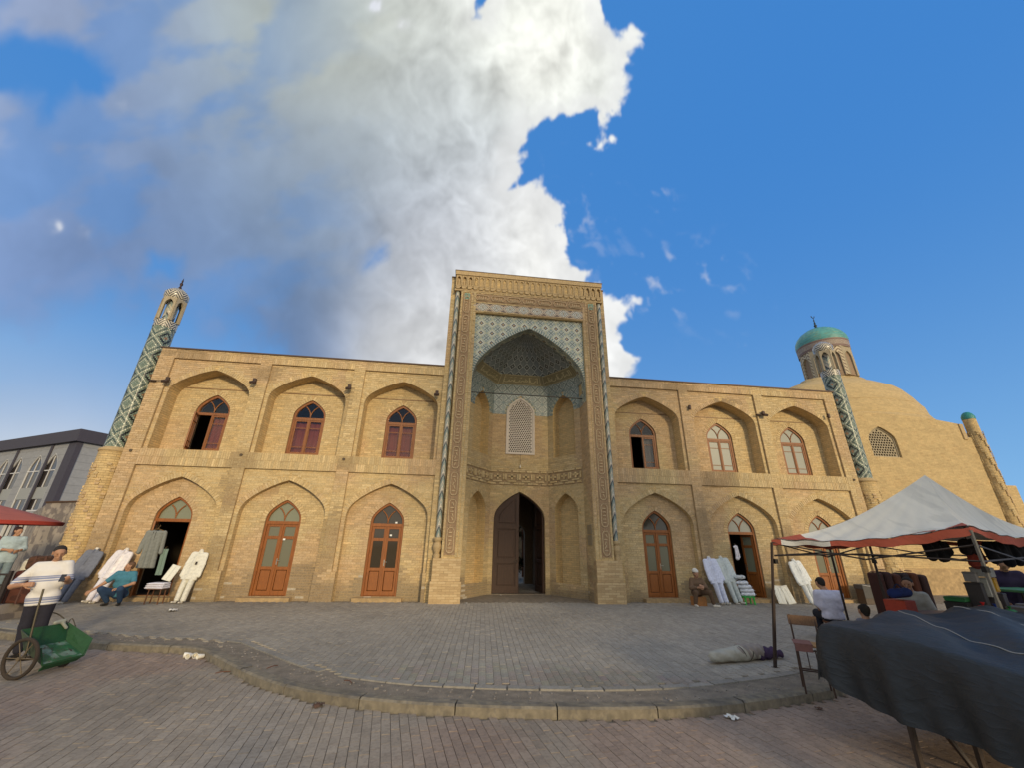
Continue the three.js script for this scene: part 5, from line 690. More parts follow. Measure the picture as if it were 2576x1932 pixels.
const norm = (a) => { const l = Math.hypot(...a) || 1; return [a[0] / l, a[1] / l, a[2] / l]; }, cross = (a, b) => [a[1] * b[2] - a[2] * b[1], a[2] * b[0] - a[0] * b[2], a[0] * b[1] - a[1] * b[0]];
function handGeo(w, dir, palm, left, curl = 0.5) { // palm, five fingers, thumb from the side of the palm
  const d = norm(dir), n = norm(sub(palm, d.map((v) => v * (palm[0] * d[0] + palm[1] * d[1] + palm[2] * d[2])))), s = cross(d, n).map((v) => v * (left ? 1 : -1)), P = [];
  const at = (u, v, q) => add(add(add(w, d, u), s, v), n, q);
  for (const v of [-0.027, -0.009, 0.009, 0.027]) P.push(prim(at(0.0, v * 0.6, 0), at(0.085, v, 0), 0.014, 0.012));
  [[-0.030, 0.062], [-0.010, 0.072], [0.010, 0.076], [0.030, 0.070]].forEach(([v, L], i) => { let p = at(0.088, v, 0), a = curl * 0.5 + i * 0.03; for (let k = 0; k < 3; k++) { const l = L * [0.45, 0.32, 0.23][k], q = add(add(p, d, Math.cos(a) * l), n, Math.sin(a) * l); P.push(prim(p, q, 0.0095 - k * 0.0008, 0.0088 - k * 0.0008)); p = q; a += curl * 0.75; } });
  let p = at(0.025, 0.026, 0.004); for (const [u, v, q] of [[0.030, 0.026, 0.012], [0.028, 0.010, 0.014], [0.022, 0.002, 0.010]]) { const r = add(add(add(p, d, u), s, v), n, q); P.push(prim(p, r, 0.0115, 0.0105)); p = r; }
  return blob(P, 0.012, 0.0055);
}
function headGeo(c, f, up) { const s = cross(up, f), at = (u, v, w) => add(add(add(c, s, u), up, v), f, w); const P = [prim(at(0, 0.028, -0.028), at(0, 0.022, 0.02), 0.084, 0.078), prim(at(0, -0.03, 0.028), at(0, -0.085, 0.052), 0.062, 0.034), prim(at(-0.035, -0.02, 0.045), at(0.035, -0.02, 0.045), 0.036), prim(at(-0.03, 0.028, 0.078), at(0.03, 0.028, 0.078), 0.018), prim(at(0, 0.015, 0.094), at(0, -0.028, 0.112), 0.011, 0.016), prim(at(-0.018, -0.062, 0.088), at(0.018, -0.062, 0.088), 0.010), prim(at(-0.084, 0.012, -0.006), at(-0.088, -0.03, 0.002), 0.014, 0.010), prim(at(0.084, 0.012, -0.006), at(0.088, -0.03, 0.002), 0.014, 0.010)]; return blob(P, 0.018, 0.0075); }
const shirtStripe = canvasTex(64, 1024, (x, w, h) => { x.fillStyle = '#d9d5cf'; x.fillRect(0, 0, w, h); x.fillStyle = '#848aa4'; for (const [y, t] of [[1.27, 0.010], [1.24, 0.014], [1.20, 0.010], [0.92, 0.010], [0.89, 0.015], [0.85, 0.010]]) x.fillRect(0, h - (y / 2 + t / 2) * h, w, t * h); }, { rx: 1, ry: 0.5 });
const shoeMat = std({ color: new THREE.Color(0.03, 0.025, 0.02), roughness: 0.5 }), soleMat = std({ color: rgb(214, 206, 190), roughness: 0.7 });
function person({ name = 'person', label, pos, turn = 0, J, look = [0, 0, 1], up = [0, 1, 0], shirt, trousers, hair = hairMat, sleeve = 0.75, hem, belly = 0, build = 1, hands = {}, shoes = shoeMat, cap, long = false, legless = false, group }) {
  const p = thing(name, label, 'person', pos, turn, group), b = build, f = norm(look), nk = norm(up);
  const head = J.head, neck = J.neck, pel = mix3(J.hipL, J.hipR, 0.5), sh = mix3(J.shL, J.shR, 0.5), fwd = norm(cross(sub(J.shL, J.shR), sub(sh, pel)));
  const waist = mix3(pel, sh, 0.42), torso = (k) => [prim(mix3(J.hipL, pel, 0.25), mix3(J.hipR, pel, 0.25), 0.118 * b + k), prim(add(mix3(J.hipL, J.shL, 0.42), sub(waist, J.hipL), 0.15), add(mix3(J.hipR, J.shR, 0.42), sub(waist, J.hipR), 0.15), (0.10 + belly * 0.2) * b + k), prim(mix3(pel, sh, 0.25), mix3(pel, sh, 0.75), 0.125 * b + k), prim(add(mix3(pel, sh, 0.34), fwd, belly * 0.8), add(mix3(pel, sh, 0.5), fwd, belly * 0.6), 0.11 * b + belly * 0.5 + k), prim(mix3(mix3(J.shL, sh, 0.35), pel, 0.22), mix3(mix3(J.shR, sh, 0.35), pel, 0.22), 0.108 * b + k), prim(mix3(J.shL, sh, 0.1), mix3(J.shR, sh, 0.1), 0.062 * b + k), prim(sh, add(neck, sub(neck, sh), 0.1), 0.075 + k * 0.5, 0.058 + k * 0.4)];
  const arm = (S, k, e = 1) => { const a = J['sh' + S], c = J['el' + S], w = J['wr' + S]; return e <= 1 ? [prim(a, mix3(a, c, e), 0.058 * b + k, lerp(0.058, 0.045, e) * b + k)] : [prim(a, c, 0.058 * b + k, 0.044 * b + k), prim(c, mix3(c, w, e - 1), 0.044 * b + k, 0.034 * b + k)]; };
  const leg = (S, k, e = 2) => { const a = J['hip' + S], c = J['kn' + S], w = J['an' + S]; return [prim(a, c, 0.088 * b + k, 0.060 * b + k), ...(e > 1 ? [prim(c, mix3(c, w, e - 1), 0.060 * b + k, lerp(0.060, 0.042, e - 1) * b + k)] : [])]; };
  const P = [...torso(0), ...arm('L', 0, 2), ...arm('R', 0, 2), ...leg('L', 0), ...leg('R', 0), prim(neck, add(head, nk, -0.06), 0.052, 0.052)];
  const parts = [blob(P, 0.035, 0.021), headGeo(head, f, nk)]; for (const S of ['L', 'R']) { const w = J['wr' + S], e = J['el' + S], h = hands[S] || {}; parts.push(handGeo(w, h.dir || sub(w, e), h.palm || [S === 'L' ? -1 : 1, 0, 0.2], S === 'L', h.curl ?? 0.55)); }
  mesh('body', parts, skinMat, p);
  const hemY = hem ?? pel[1] - 0.06; const T = [...torso(0.020), ...arm('L', 0.022, sleeve), ...arm('R', 0.022, sleeve)]; const low = prim(mix3(J.hipL, pel, 0.1), mix3(J.hipR, pel, 0.1), 0.14 * b); if (hem !== undefined) { const d = add(pel, sub(pel, sh), 0.25); T.push(prim(add(pel, sub(J.hipL, pel), 0.75), add(d, sub(J.hipL, pel), 0.8), 0.125 * b), prim(add(pel, sub(J.hipR, pel), 0.75), add(d, sub(J.hipR, pel), 0.8), 0.125 * b)); }
  const ax = norm(sub(sh, pel)), hd = hem !== undefined ? hem : null; mesh('shirt', blob(T, 0.04, 0.019, (x, y, z) => Math.max(hd !== null ? hd - y : -((x - pel[0]) * ax[0] + (y - pel[1]) * ax[1] + (z - pel[2]) * ax[2]) - 0.05, ((x - neck[0]) * ax[0] + (y - neck[1]) * ax[1] + (z - neck[2]) * ax[2]) - 0.012)), shirt, p);
  mesh('trousers', blob([prim(mix3(J.hipL, pel, 0.2), mix3(J.hipR, pel, 0.2), 0.125 * b), ...leg('L', 0.020, 1.9), ...leg('R', 0.020, 1.9)], 0.03, 0.020), trousers, p);
  for (const S of ['L', 'R']) { const a = J['an' + S], t = J['toe' + S]; mesh('shoe', blob([prim(add(a, [0, -0.03, 0]), add(mix3(a, t, 0.1), [0, -0.045, 0]), 0.042), prim(add(mix3(a, t, 0.1), [0, -0.05, 0]), t, 0.038, 0.034)], 0.02, 0.012), shoes, p); }
  const s = cross(nk, f), at = (u, v, w) => add(add(add(head, s, u), nk, v), f, w);
  if (cap) { mesh('cap', blob([prim(at(0, 0.075, -0.03), at(0, 0.07, 0.02), 0.094, 0.088)], 0.01, 0.012, (x, y, z) => -((x - head[0]) * nk[0] + (y - head[1]) * nk[1] + (z - head[2]) * nk[2]) + 0.045), cap, p); }
  mesh('hair', blob([prim(at(0, 0.032, -0.032), at(0, 0.030, 0.012), 0.0895, 0.083), prim(at(0, -0.03, -0.045), at(0, -0.07, -0.04), 0.068, 0.052)], 0.02, 0.010, (x, y, z) => { const q = [x - head[0], y - head[1], z - head[2]], ff = q[0] * f[0] + q[1] * f[1] + q[2] * f[2], uu = q[0] * nk[0] + q[1] * nk[1] + q[2] * nk[2]; return Math.max(ff - 0.012 - uu * 0.62, -uu - 0.085 + Math.max(0, ff + 0.03) * 1.5) + (cap && uu > 0.05 ? uu - 0.05 : 0); }), hair, p);
  for (const q of [-0.032, 0.032]) mesh('eye', new THREE.SphereGeometry(0.0085, 8, 6).translate(...at(q, 0.008, 0.088)), std({ color: new THREE.Color(0.02, 0.015, 0.012), roughness: 0.2 }), p);
  return p;
}
const STAND = { head: [0, 1.61, 0.02], neck: [0, 1.46, -0.01], shL: [0.18, 1.40, 0], shR: [-0.18, 1.40, 0], elL: [0.24, 1.11, -0.03], elR: [-0.24, 1.11, -0.03], wrL: [0.26, 0.86, 0.05], wrR: [-0.26, 0.86, 0.05], hipL: [0.09, 0.92, 0], hipR: [-0.09, 0.92, 0], knL: [0.10, 0.49, 0.02], knR: [-0.10, 0.49, 0.02], anL: [0.10, 0.08, -0.02], anR: [-0.10, 0.08, -0.02], toeL: [0.12, 0.04, 0.14], toeR: [-0.12, 0.04, 0.14] };
const SIT = { ...STAND, head: [0, 1.19, 0.05], neck: [0, 1.03, 0.0], shL: [0.18, 0.97, 0], shR: [-0.18, 0.97, 0], elL: [0.24, 0.70, 0.06], elR: [-0.24, 0.70, 0.06], wrL: [0.14, 0.56, 0.24], wrR: [-0.14, 0.56, 0.24], hipL: [0.09, 0.48, 0], hipR: [-0.09, 0.48, 0], knL: [0.16, 0.48, 0.42], knR: [-0.16, 0.48, 0.42], anL: [0.16, 0.08, 0.40], anR: [-0.16, 0.08, 0.40], toeL: [0.18, 0.04, 0.56], toeR: [-0.18, 0.04, 0.56] };
// the man with the handcart
const carter = person({ label: 'man in a white polo shirt with navy stripes standing behind the green handcart', pos: [-9.80, ROAD + 0.02, 6.15], turn: 0.32, J: { ...STAND, head: [0.06, 1.66, 0.10], neck: [0.02, 1.51, 0.0], shL: [0.20, 1.45, 0.02], shR: [-0.20, 1.44, -0.02], elL: [0.29, 1.16, 0.06], wrL: [0.36, 1.18, 0.30], elR: [-0.44, 1.14, 0.04], wrR: [-0.22, 1.16, 0.24], hipL: [0.10, 0.93, 0], hipR: [-0.10, 0.93, 0] }, look: [0.42, -0.36, 0.85], up: [0.12, 0.93, 0.30], shirt: std({ map: shirtStripe, bumpMap: weave, bumpScale: 0.0015, roughness: 0.85 }), trousers: cloth(34, 32, 42), belly: 0.05, build: 1.04, hem: 0.80, sleeve: 0.85, hands: { R: { dir: [1, 0.02, 0.2], palm: [0, -0.3, -1], curl: 0.9 }, L: { dir: [0.35, 0.25, 1], palm: [-0.6, 0.6, 0], curl: 0.7 } } });
carter.rotation.order = 'ZYX'; carter.rotation.z = 0.07;
{ const t = thing('phone', 'dark phone in the raised hand of the man by the handcart', 'phone', [-9.43, 1.03, 6.46], 0.5); mesh('case', rbox(0.072, 0.145, 0.009, 0.004, 0, 0, 0, [-0.7, 0, 0]), std({ color: new THREE.Color(0.02, 0.02, 0.025), roughness: 0.2 }), t); }
// squatting man
person({ label: 'man in a teal shirt squatting before the white dressed mannequin at the left', pos: [-12.38, PLAZA, 0.74], turn: 0.1, J: { ...STAND, head: [0.16, 1.04, 0.06], neck: [0.12, 0.90, 0.02], shL: [0.30, 0.82, 0.0], shR: [-0.08, 0.83, 0.05], elL: [0.42, 0.58, 0.10], wrL: [0.20, 0.47, 0.32], elR: [-0.26, 0.60, 0.18], wrR: [-0.42, 0.42, 0.36], hipL: [0.17, 0.28, -0.05], hipR: [0.0, 0.28, -0.05], knL: [0.27, 0.45, 0.36], knR: [-0.20, 0.45, 0.36], anL: [0.22, 0.09, 0.10], anR: [-0.08, 0.09, 0.10], toeL: [0.26, 0.04, 0.25], toeR: [-0.12, 0.04, 0.25] }, look: [-0.8, -0.15, 0.6], shirt: cloth(64, 120, 140), trousers: cloth(38, 62, 92), hair: std({ color: rgb(92, 66, 44), roughness: 0.7 }), hands: { L: { dir: [-0.7, -0.1, 0.6], palm: [0, -1, 0], curl: 0.8 }, R: { dir: [-0.5, -0.6, 0.4], palm: [0, -0.3, -1], curl: 0.5 } } });
// man on a box at the right
person({ label: 'man in a white cap and brown clothes seated on a cardboard box', pos: [5.86, PLAZA, 0.62], turn: -0.05, J: { ...SIT, head: [-0.02, 1.00, 0.10], neck: [0, 0.85, 0.05], shL: [0.17, 0.79, 0.03], shR: [-0.17, 0.79, 0.03], elL: [0.25, 0.56, 0.16], wrL: [0.07, 0.62, 0.28], elR: [-0.27, 0.55, 0.14], wrR: [-0.06, 0.58, 0.30], hipL: [0.09, 0.40, -0.02], hipR: [-0.09, 0.40, -0.02], knL: [0.26, 0.44, 0.36], knR: [-0.24, 0.44, 0.36], anL: [0.34, 0.09, 0.36], anR: [-0.28, 0.09, 0.32], toeL: [0.46, 0.04, 0.48], toeR: [-0.30, 0.04, 0.48] }, look: [0.15, -0.35, 0.9], shirt: cloth(112, 88, 66), trousers: cloth(96, 74, 54), shoes: soleMat, cap: cloth(232, 228, 216), sleeve: 1.6 });
{ const t = thing('cardboard_box', 'brown cardboard box under the seated man in a white cap', 'box', [5.86, PLAZA, 0.62]); const m = std({ color: rgb(170, 116, 66), map: clothTone, roughness: 0.9 }); mesh('carton', [box(0.40, 0.27, 0.34, 0, 0.135, 0)], m, t); mesh('flap', [box(0.19, 0.006, 0.34, -0.1, 0.274, 0, [0, 0, 0.03]), box(0.19, 0.006, 0.34, 0.1, 0.276, 0, [0, 0, -0.03])], m, t); mesh('tape', [box(0.05, 0.12, 0.004, 0, 0.21, 0.172)], std({ color: rgb(150, 104, 62), roughness: 0.3 }), t); }
// people at the stall on the right
person({ label: 'dark-haired man in a pale lilac T-shirt seen from behind, seated left of the stall', pos: [5.98, PLAZA, 5.95], turn: 2.75, J: { ...SIT, head: [0.06, 1.14, 0.12], neck: [0.03, 1.0, 0.05], shL: [0.21, 0.92, 0], shR: [-0.21, 0.92, 0], wrL: [0.10, 0.52, 0.30], wrR: [-0.12, 0.52, 0.30] }, look: [0.3, -0.5, 0.8], up: [0.1, 0.85, 0.5], shirt: cloth(206, 204, 218), trousers: cloth(30, 30, 40), build: 1.12, sleeve: 0.9 });
{ const t = thing('stool', 'low stool under the man in the lilac T-shirt', 'stool', [5.98, PLAZA, 5.95], 2.75); mesh('seat', rbox(0.36, 0.05, 0.34, 0.015, 0, 0.355, 0), darkWood, t); for (const [x, z] of [[-0.14, -0.13], [0.14, -0.13], [-0.14, 0.13], [0.14, 0.13]]) mesh('leg', bar([x * 1.1, 0, z * 1.1], [x, 0.335, z], 0.018), darkWood, t); }
person({ label: 'dark-haired child whose head shows over the covered table', pos: [5.46, PLAZA, 7.27], turn: 2.4, J: Object.fromEntries(Object.entries(STAND).map(([k, v]) => [k, k === 'head' ? [0, 0.77, 0.02] : k === 'neck' ? [0, 0.63, 0] : k.startsWith('sh') ? [v[0] * 0.62, 0.58, 0] : v.map((q) => q * 0.46)])), build: 0.55, shirt: cloth(120, 120, 130), trousers: cloth(50, 56, 80), look: [0.5, -0.2, 0.8], sleeve: 0.9 });
person({ label: 'man in a light grey T-shirt seated under the tent in profile', pos: [7.0, PLAZA, 6.95], turn: -0.9, J: { ...SIT, head: [0, 1.24, 0.10], neck: [0, 1.09, 0.02], shL: [0.19, 1.01, 0], shR: [-0.19, 1.01, 0], elR: [-0.26, 0.76, 0.10], elL: [0.27, 0.74, 0.08], wrL: [0.10, 0.66, 0.30], wrR: [-0.08, 0.64, 0.30], hipL: [0.09, 0.52, 0], hipR: [-0.09, 0.52, 0], knL: [0.15, 0.52, 0.42], knR: [-0.15, 0.52, 0.42] }, look: [-0.15, -0.25, 0.95], shirt: cloth(168, 166, 156), trousers: cloth(170, 168, 160), sleeve: 0.85 });
{ const t = thing('plastic_chair', 'dark chair under the man in the grey T-shirt', 'chair', [7.0, PLAZA, 6.95], -0.9); const m = std({ color: rgb(60, 40, 36), roughness: 0.5 }); mesh('seat', rbox(0.42, 0.04, 0.42, 0.015, 0, 0.39, 0), m, t); mesh('backrest', rbox(0.42, 0.40, 0.03, 0.012, 0, 0.68, -0.21, [-0.12, 0, 0]), m, t); for (const [x, z] of [[-0.18, -0.18], [0.18, -0.18], [-0.18, 0.18], [0.18, 0.18]]) mesh('leg', bar([x * 1.1, 0, z * 1.1], [x, 0.37, z], 0.016), m, t); }
person({ label: 'person in a dark purple shirt bending over the goods at the right edge', pos: [8.75, PLAZA, 7.45], turn: -0.7, J: { ...STAND, head: [0, 1.66, 0.22], neck: [0, 1.53, 0.12], shL: [0.20, 1.46, 0.06], shR: [-0.20, 1.46, 0.06], elL: [0.28, 1.20, 0.16], elR: [-0.27, 1.20, 0.14], wrL: [0.22, 1.02, 0.34], wrR: [-0.22, 1.02, 0.32] }, look: [0, -0.6, 0.8], up: [0, 0.8, 0.6], shirt: cloth(44, 34, 62), trousers: cloth(34, 34, 40), sleeve: 0.8 });
// people behind the railing at the far left
person({ label: 'dark-haired woman in a light blue top behind the railing at the left edge', pos: [-15.6, 0.20, 0.75], turn: 0.9, J: { ...STAND, wrL: [0.14, 1.08, 0.24], wrR: [-0.10, 1.10, 0.26], elL: [0.27, 1.12, 0.02], elR: [-0.27, 1.12, 0.02] }, look: [0.4, -0.3, 0.8], shirt: cloth(168, 184, 186), trousers: cloth(120, 136, 140), hem: 0.75, sleeve: 1.4, hair: std({ color: rgb(46, 26, 24), roughness: 0.6 }) });
person({ label: 'person in a dusty pink top behind the railing, cut by the left edge', pos: [-16.35, 0.20, 0.7], turn: 0.6, J: STAND, shirt: cloth(170, 112, 112), trousers: cloth(118, 128, 140), hem: 0.72, sleeve: 1.7, hair: cloth(150, 130, 160) });
// ---------------------------------------------------------------- dressed dummies that lean on the wall
function dummy(label, foot, topPt, tunic, legs, { short = 0.86, group = 'headless dressed dummies leaning on the facade', sheen } = {}) {
  const F = V(foot), T2 = V(topPt), L = F.distanceTo(T2), u = T2.clone().sub(F).normalize(), g = new THREE.Group(); g.name = numbered('mannequin'); g.position.copy(F); scene.add(g); tag(g, label, 'mannequin', group);
  const z = new THREE.Vector3(0, 0, 1).addScaledVector(u, -u.z).normalize(), x = new THREE.Vector3().crossVectors(u, z); g.quaternion.setFromRotationMatrix(new THREE.Matrix4().makeBasis(x, u, z));
  const k = L / 1.46, S = (p) => p.map((v) => v * k), pr = (a, b, ra, rb) => prim(S(a), S(b), ra * k, (rb ?? ra) * k), hem = short * 0.72 * k;
  const T = [pr([-0.12, 1.30, -0.01], [-0.125, 0.5, 0.01], 0.085, 0.10), pr([0.12, 1.30, -0.01], [0.125, 0.5, 0.01], 0.085, 0.10), pr([-0.16, 1.345, -0.01], [0.16, 1.345, -0.01], 0.055), pr([0, 1.25, 0.01], [0, 0.5, 0.02], 0.115, 0.12), pr([0, 1.3, 0], [0, 1.45, 0], 0.075, 0.055), pr([-0.185, 1.33, 0], [-0.225, 1.06, 0.015], 0.060, 0.056), pr([0.185, 1.33, 0], [0.225, 1.06, 0.015], 0.060, 0.056), pr([-0.225, 1.06, 0.015], [-0.232, 0.74, 0.04], 0.056, 0.056), pr([0.225, 1.06, 0.015], [0.232, 0.74, 0.04], 0.056, 0.056)];
  const wav = (x2, y, z2) => 0.009 * Math.sin(x2 * 34 + 1.4 * Math.sin(y * 4.1)) * clamp((1.15 - y) * 1.6) + 0.012 * (fbm(x2 * 9 + 4, y * 5, 3) - 0.5);
  const f = sdf(T, 0.022 * k), [lo, hi] = boundsOf(T, 0.03); const tg = surfaceNets((a, b, c) => Math.max(f(a, b, c) + wav(a, b, c), hem - b, b - 1.465 * k), lo, hi, 0.016); tg.scale(1, 1, 0.78); tg.computeVertexNormals(); mesh('tunic', tg, tunic, g);
  const lg = [pr([-0.085, 0.75, 0], [-0.085, 0.10, 0], 0.092, 0.072), pr([0.085, 0.75, 0], [0.085, 0.10, 0], 0.092, 0.072)], fl = sdf(lg, 0.012), [l2, h2] = boundsOf(lg, 0.03); mesh('trousers', surfaceNets((a, b, c) => Math.max(fl(a, b, c) + wav(a, b, c), 0.065 * k - b), l2, h2, 0.016), legs, g);
  for (const s of [-1, 1]) mesh('foot', blob([pr([s * 0.085, 0.07, 0], [s * 0.085, 0.035, 0.03], 0.034, 0.032), pr([s * 0.085, 0.03, 0.03], [s * 0.095, 0.02, 0.17], 0.030, 0.022)], 0.02, 0.011), soleMat, g);
  mesh('placket', [stick(S([0, 1.42, 0.085]), S([0, 0.98, 0.128]), 0.022 * k, 0.006)], tunic, g); mesh('neck_stump', bar(S([0, 1.42, 0]), S([0, 1.475, 0]), 0.05 * k, 0.046 * k, 14), soleMat, g);
  return g;
}
const whiteA = cloth(226, 222, 230), whiteB = cloth(228, 224, 208), greyA = cloth(112, 116, 128), foil = cloth(196, 204, 200, { roughness: 0.28 });
dummy('grey dressed dummy at the foot of the left minaret', [-13.95, PLAZA, 0.52], [-13.74, 1.36, 0.14], greyA, greyA);
dummy('white wrapped dummy behind the squatting man', [-13.18, PLAZA, 0.46], [-12.97, 1.36, 0.02], cloth(226, 220, 222, { roughness: 0.35 }), whiteA);
const lw = dummy('cream dressed dummy between the first two doors from the left', [-10.80, PLAZA, 0.42], [-10.72, 1.36, 0.10], whiteB, whiteB); mesh('badge', box(0.055, 0.09, 0.006, 0.07, 1.12, 0.125), std({ color: rgb(60, 50, 46) }), lw);
dummy('tall white dummy with long sleeves beside the man in a white cap', [6.86, PLAZA, 0.55], [6.78, 1.40, 0.10], cloth(214, 218, 236), cloth(216, 220, 236));
dummy('slim dummy in shiny plastic wrap beside the white bundles', [7.50, PLAZA, 0.42], [7.28, 1.42, 0.06], foil, foil, { short: 0.9 });
dummy('white dummy with slim trousers left of the last door on the right', [10.42, PLAZA, 0.45], [10.22, 1.36, 0.10], cloth(228, 230, 226), cloth(224, 226, 222));

// ================================================================ shop goods along the wall
{ // long grey robe hanging on the open door leaf
  const t = thing('hanging_robe', 'long grey robe on a hanger in front of the open left door', 'robe', [-12.06, 0, 0.36], 0.12), m = cloth(126, 128, 122);
  const P = [prim([-0.12, 1.84, 0], [-0.16, 0.86, 0.01], 0.07, 0.085), prim([0.12, 1.84, 0], [0.16, 0.86, 0.01], 0.07, 0.085), prim([0, 1.82, 0.01], [0, 0.86, 0.02], 0.085, 0.10), prim([-0.2, 1.87, 0], [0.2, 1.87, 0], 0.045), prim([-0.24, 1.85, 0], [-0.29, 1.28, 0.03], 0.056, 0.062), prim([0.24, 1.85, 0], [0.29, 1.28, 0.03], 0.056, 0.062)];
  const f = sdf(P, 0.025), [lo, hi] = boundsOf(P, 0.03); mesh('cloth', surfaceNets((x, y, z) => Math.max(f(x, y, z) + 0.008 * Math.sin(x * 42 + y * 4), 0.82 - y), lo, hi, 0.017), m, t);
  mesh('trim', [stick([-0.045, 0.84, 0.085], [-0.045, 1.88, 0.085], 0.012, 0.006), stick([0.03, 0.84, 0.085], [0.02, 1.88, 0.085], 0.012, 0.006), box(0.13, 0.012, 0.01, -0.31, 1.27, 0.075)], std({ color: rgb(40, 40, 40) }), t);
  mesh('hanger', [tube([[-0.2, 1.9, 0], [0, 1.96, 0], [0.2, 1.9, 0]], 0.008), tube([[0, 1.96, 0], [0.02, 2.02, 0], [0.03, 2.06, -0.03], [0, 2.08, -0.05]], 0.005)], metal(150, 120, 80), t);
  const u = thing('hanging_scarf', 'narrow teal cloth hanging beside the grey robe', 'cloth', [-11.68, 0, 0.30]); const g = new THREE.PlaneGeometry(0.16, 0.75, 12, 8), q = g.attributes.position; for (let i = 0; i < q.count; i++) q.setZ(i, 0.02 * Math.sin(q.getX(i) * 60) + 0.015 * Math.sin(q.getY(i) * 6)); g.computeVertexNormals(); mesh('cloth', g.translate(0, 1.0, 0), cloth(120, 140, 128), u); mesh('hook', tube([[0, 1.36, 0], [0, 1.42, 0.02], [0, 1.45, -0.05]], 0.006), metal(120, 100, 80), u); }
{ // stool with folded white clothes and one propped up
  const t = thing('stool', 'small wooden stool under folded white clothes by the first door', 'stool', [-11.42, PLAZA, 0.52]); mesh('seat', rbox(0.42, 0.04, 0.32, 0.012, 0, 0.42, 0), darkWood, t); for (const [x, z] of [[-0.16, -0.11], [0.16, -0.11], [-0.16, 0.11], [0.16, 0.11]]) mesh('leg', bar([x * 1.12, 0, z * 1.1], [x, 0.41, z], 0.016), darkWood, t);
  for (let i = 0; i < 3; i++) { const c = thing('folded_garment', ['lowest folded white garment on the small stool', 'middle folded white garment on the small stool', 'top folded white garment on the small stool'][i], 'garment', [-11.44 + i * 0.012, PLAZA + 0.445 + i * 0.055, 0.52], 0.05 * (i - 1)); mesh('cloth', rbox(0.50 - i * 0.03, 0.052, 0.36, 0.024), whiteA, c); mesh('fold', [tube([[-0.24, 0.0, 0.178], [0, 0.006, 0.184], [0.24, -0.004, 0.178]], 0.016)], whiteA, c); }
  const p = thing('packed_shirt', 'white packed shirt propped upright on the folded clothes', 'shirt', [-11.26, PLAZA + 0.62, 0.42]); mesh('body', rbox(0.28, 0.46, 0.03, 0.012, 0, 0.22, -0.04, [-0.35, 0, -0.25]), cloth(230, 228, 212), p); mesh('collar', [box(0.10, 0.03, 0.03, 0.09, 0.40, -0.10, [-0.35, 0, -0.25])], cloth(224, 222, 210), p); mesh('button_line', [box(0.014, 0.38, 0.006, 0.0, 0.21, -0.02, [-0.35, 0, -0.25])], cloth(206, 204, 194), p); }
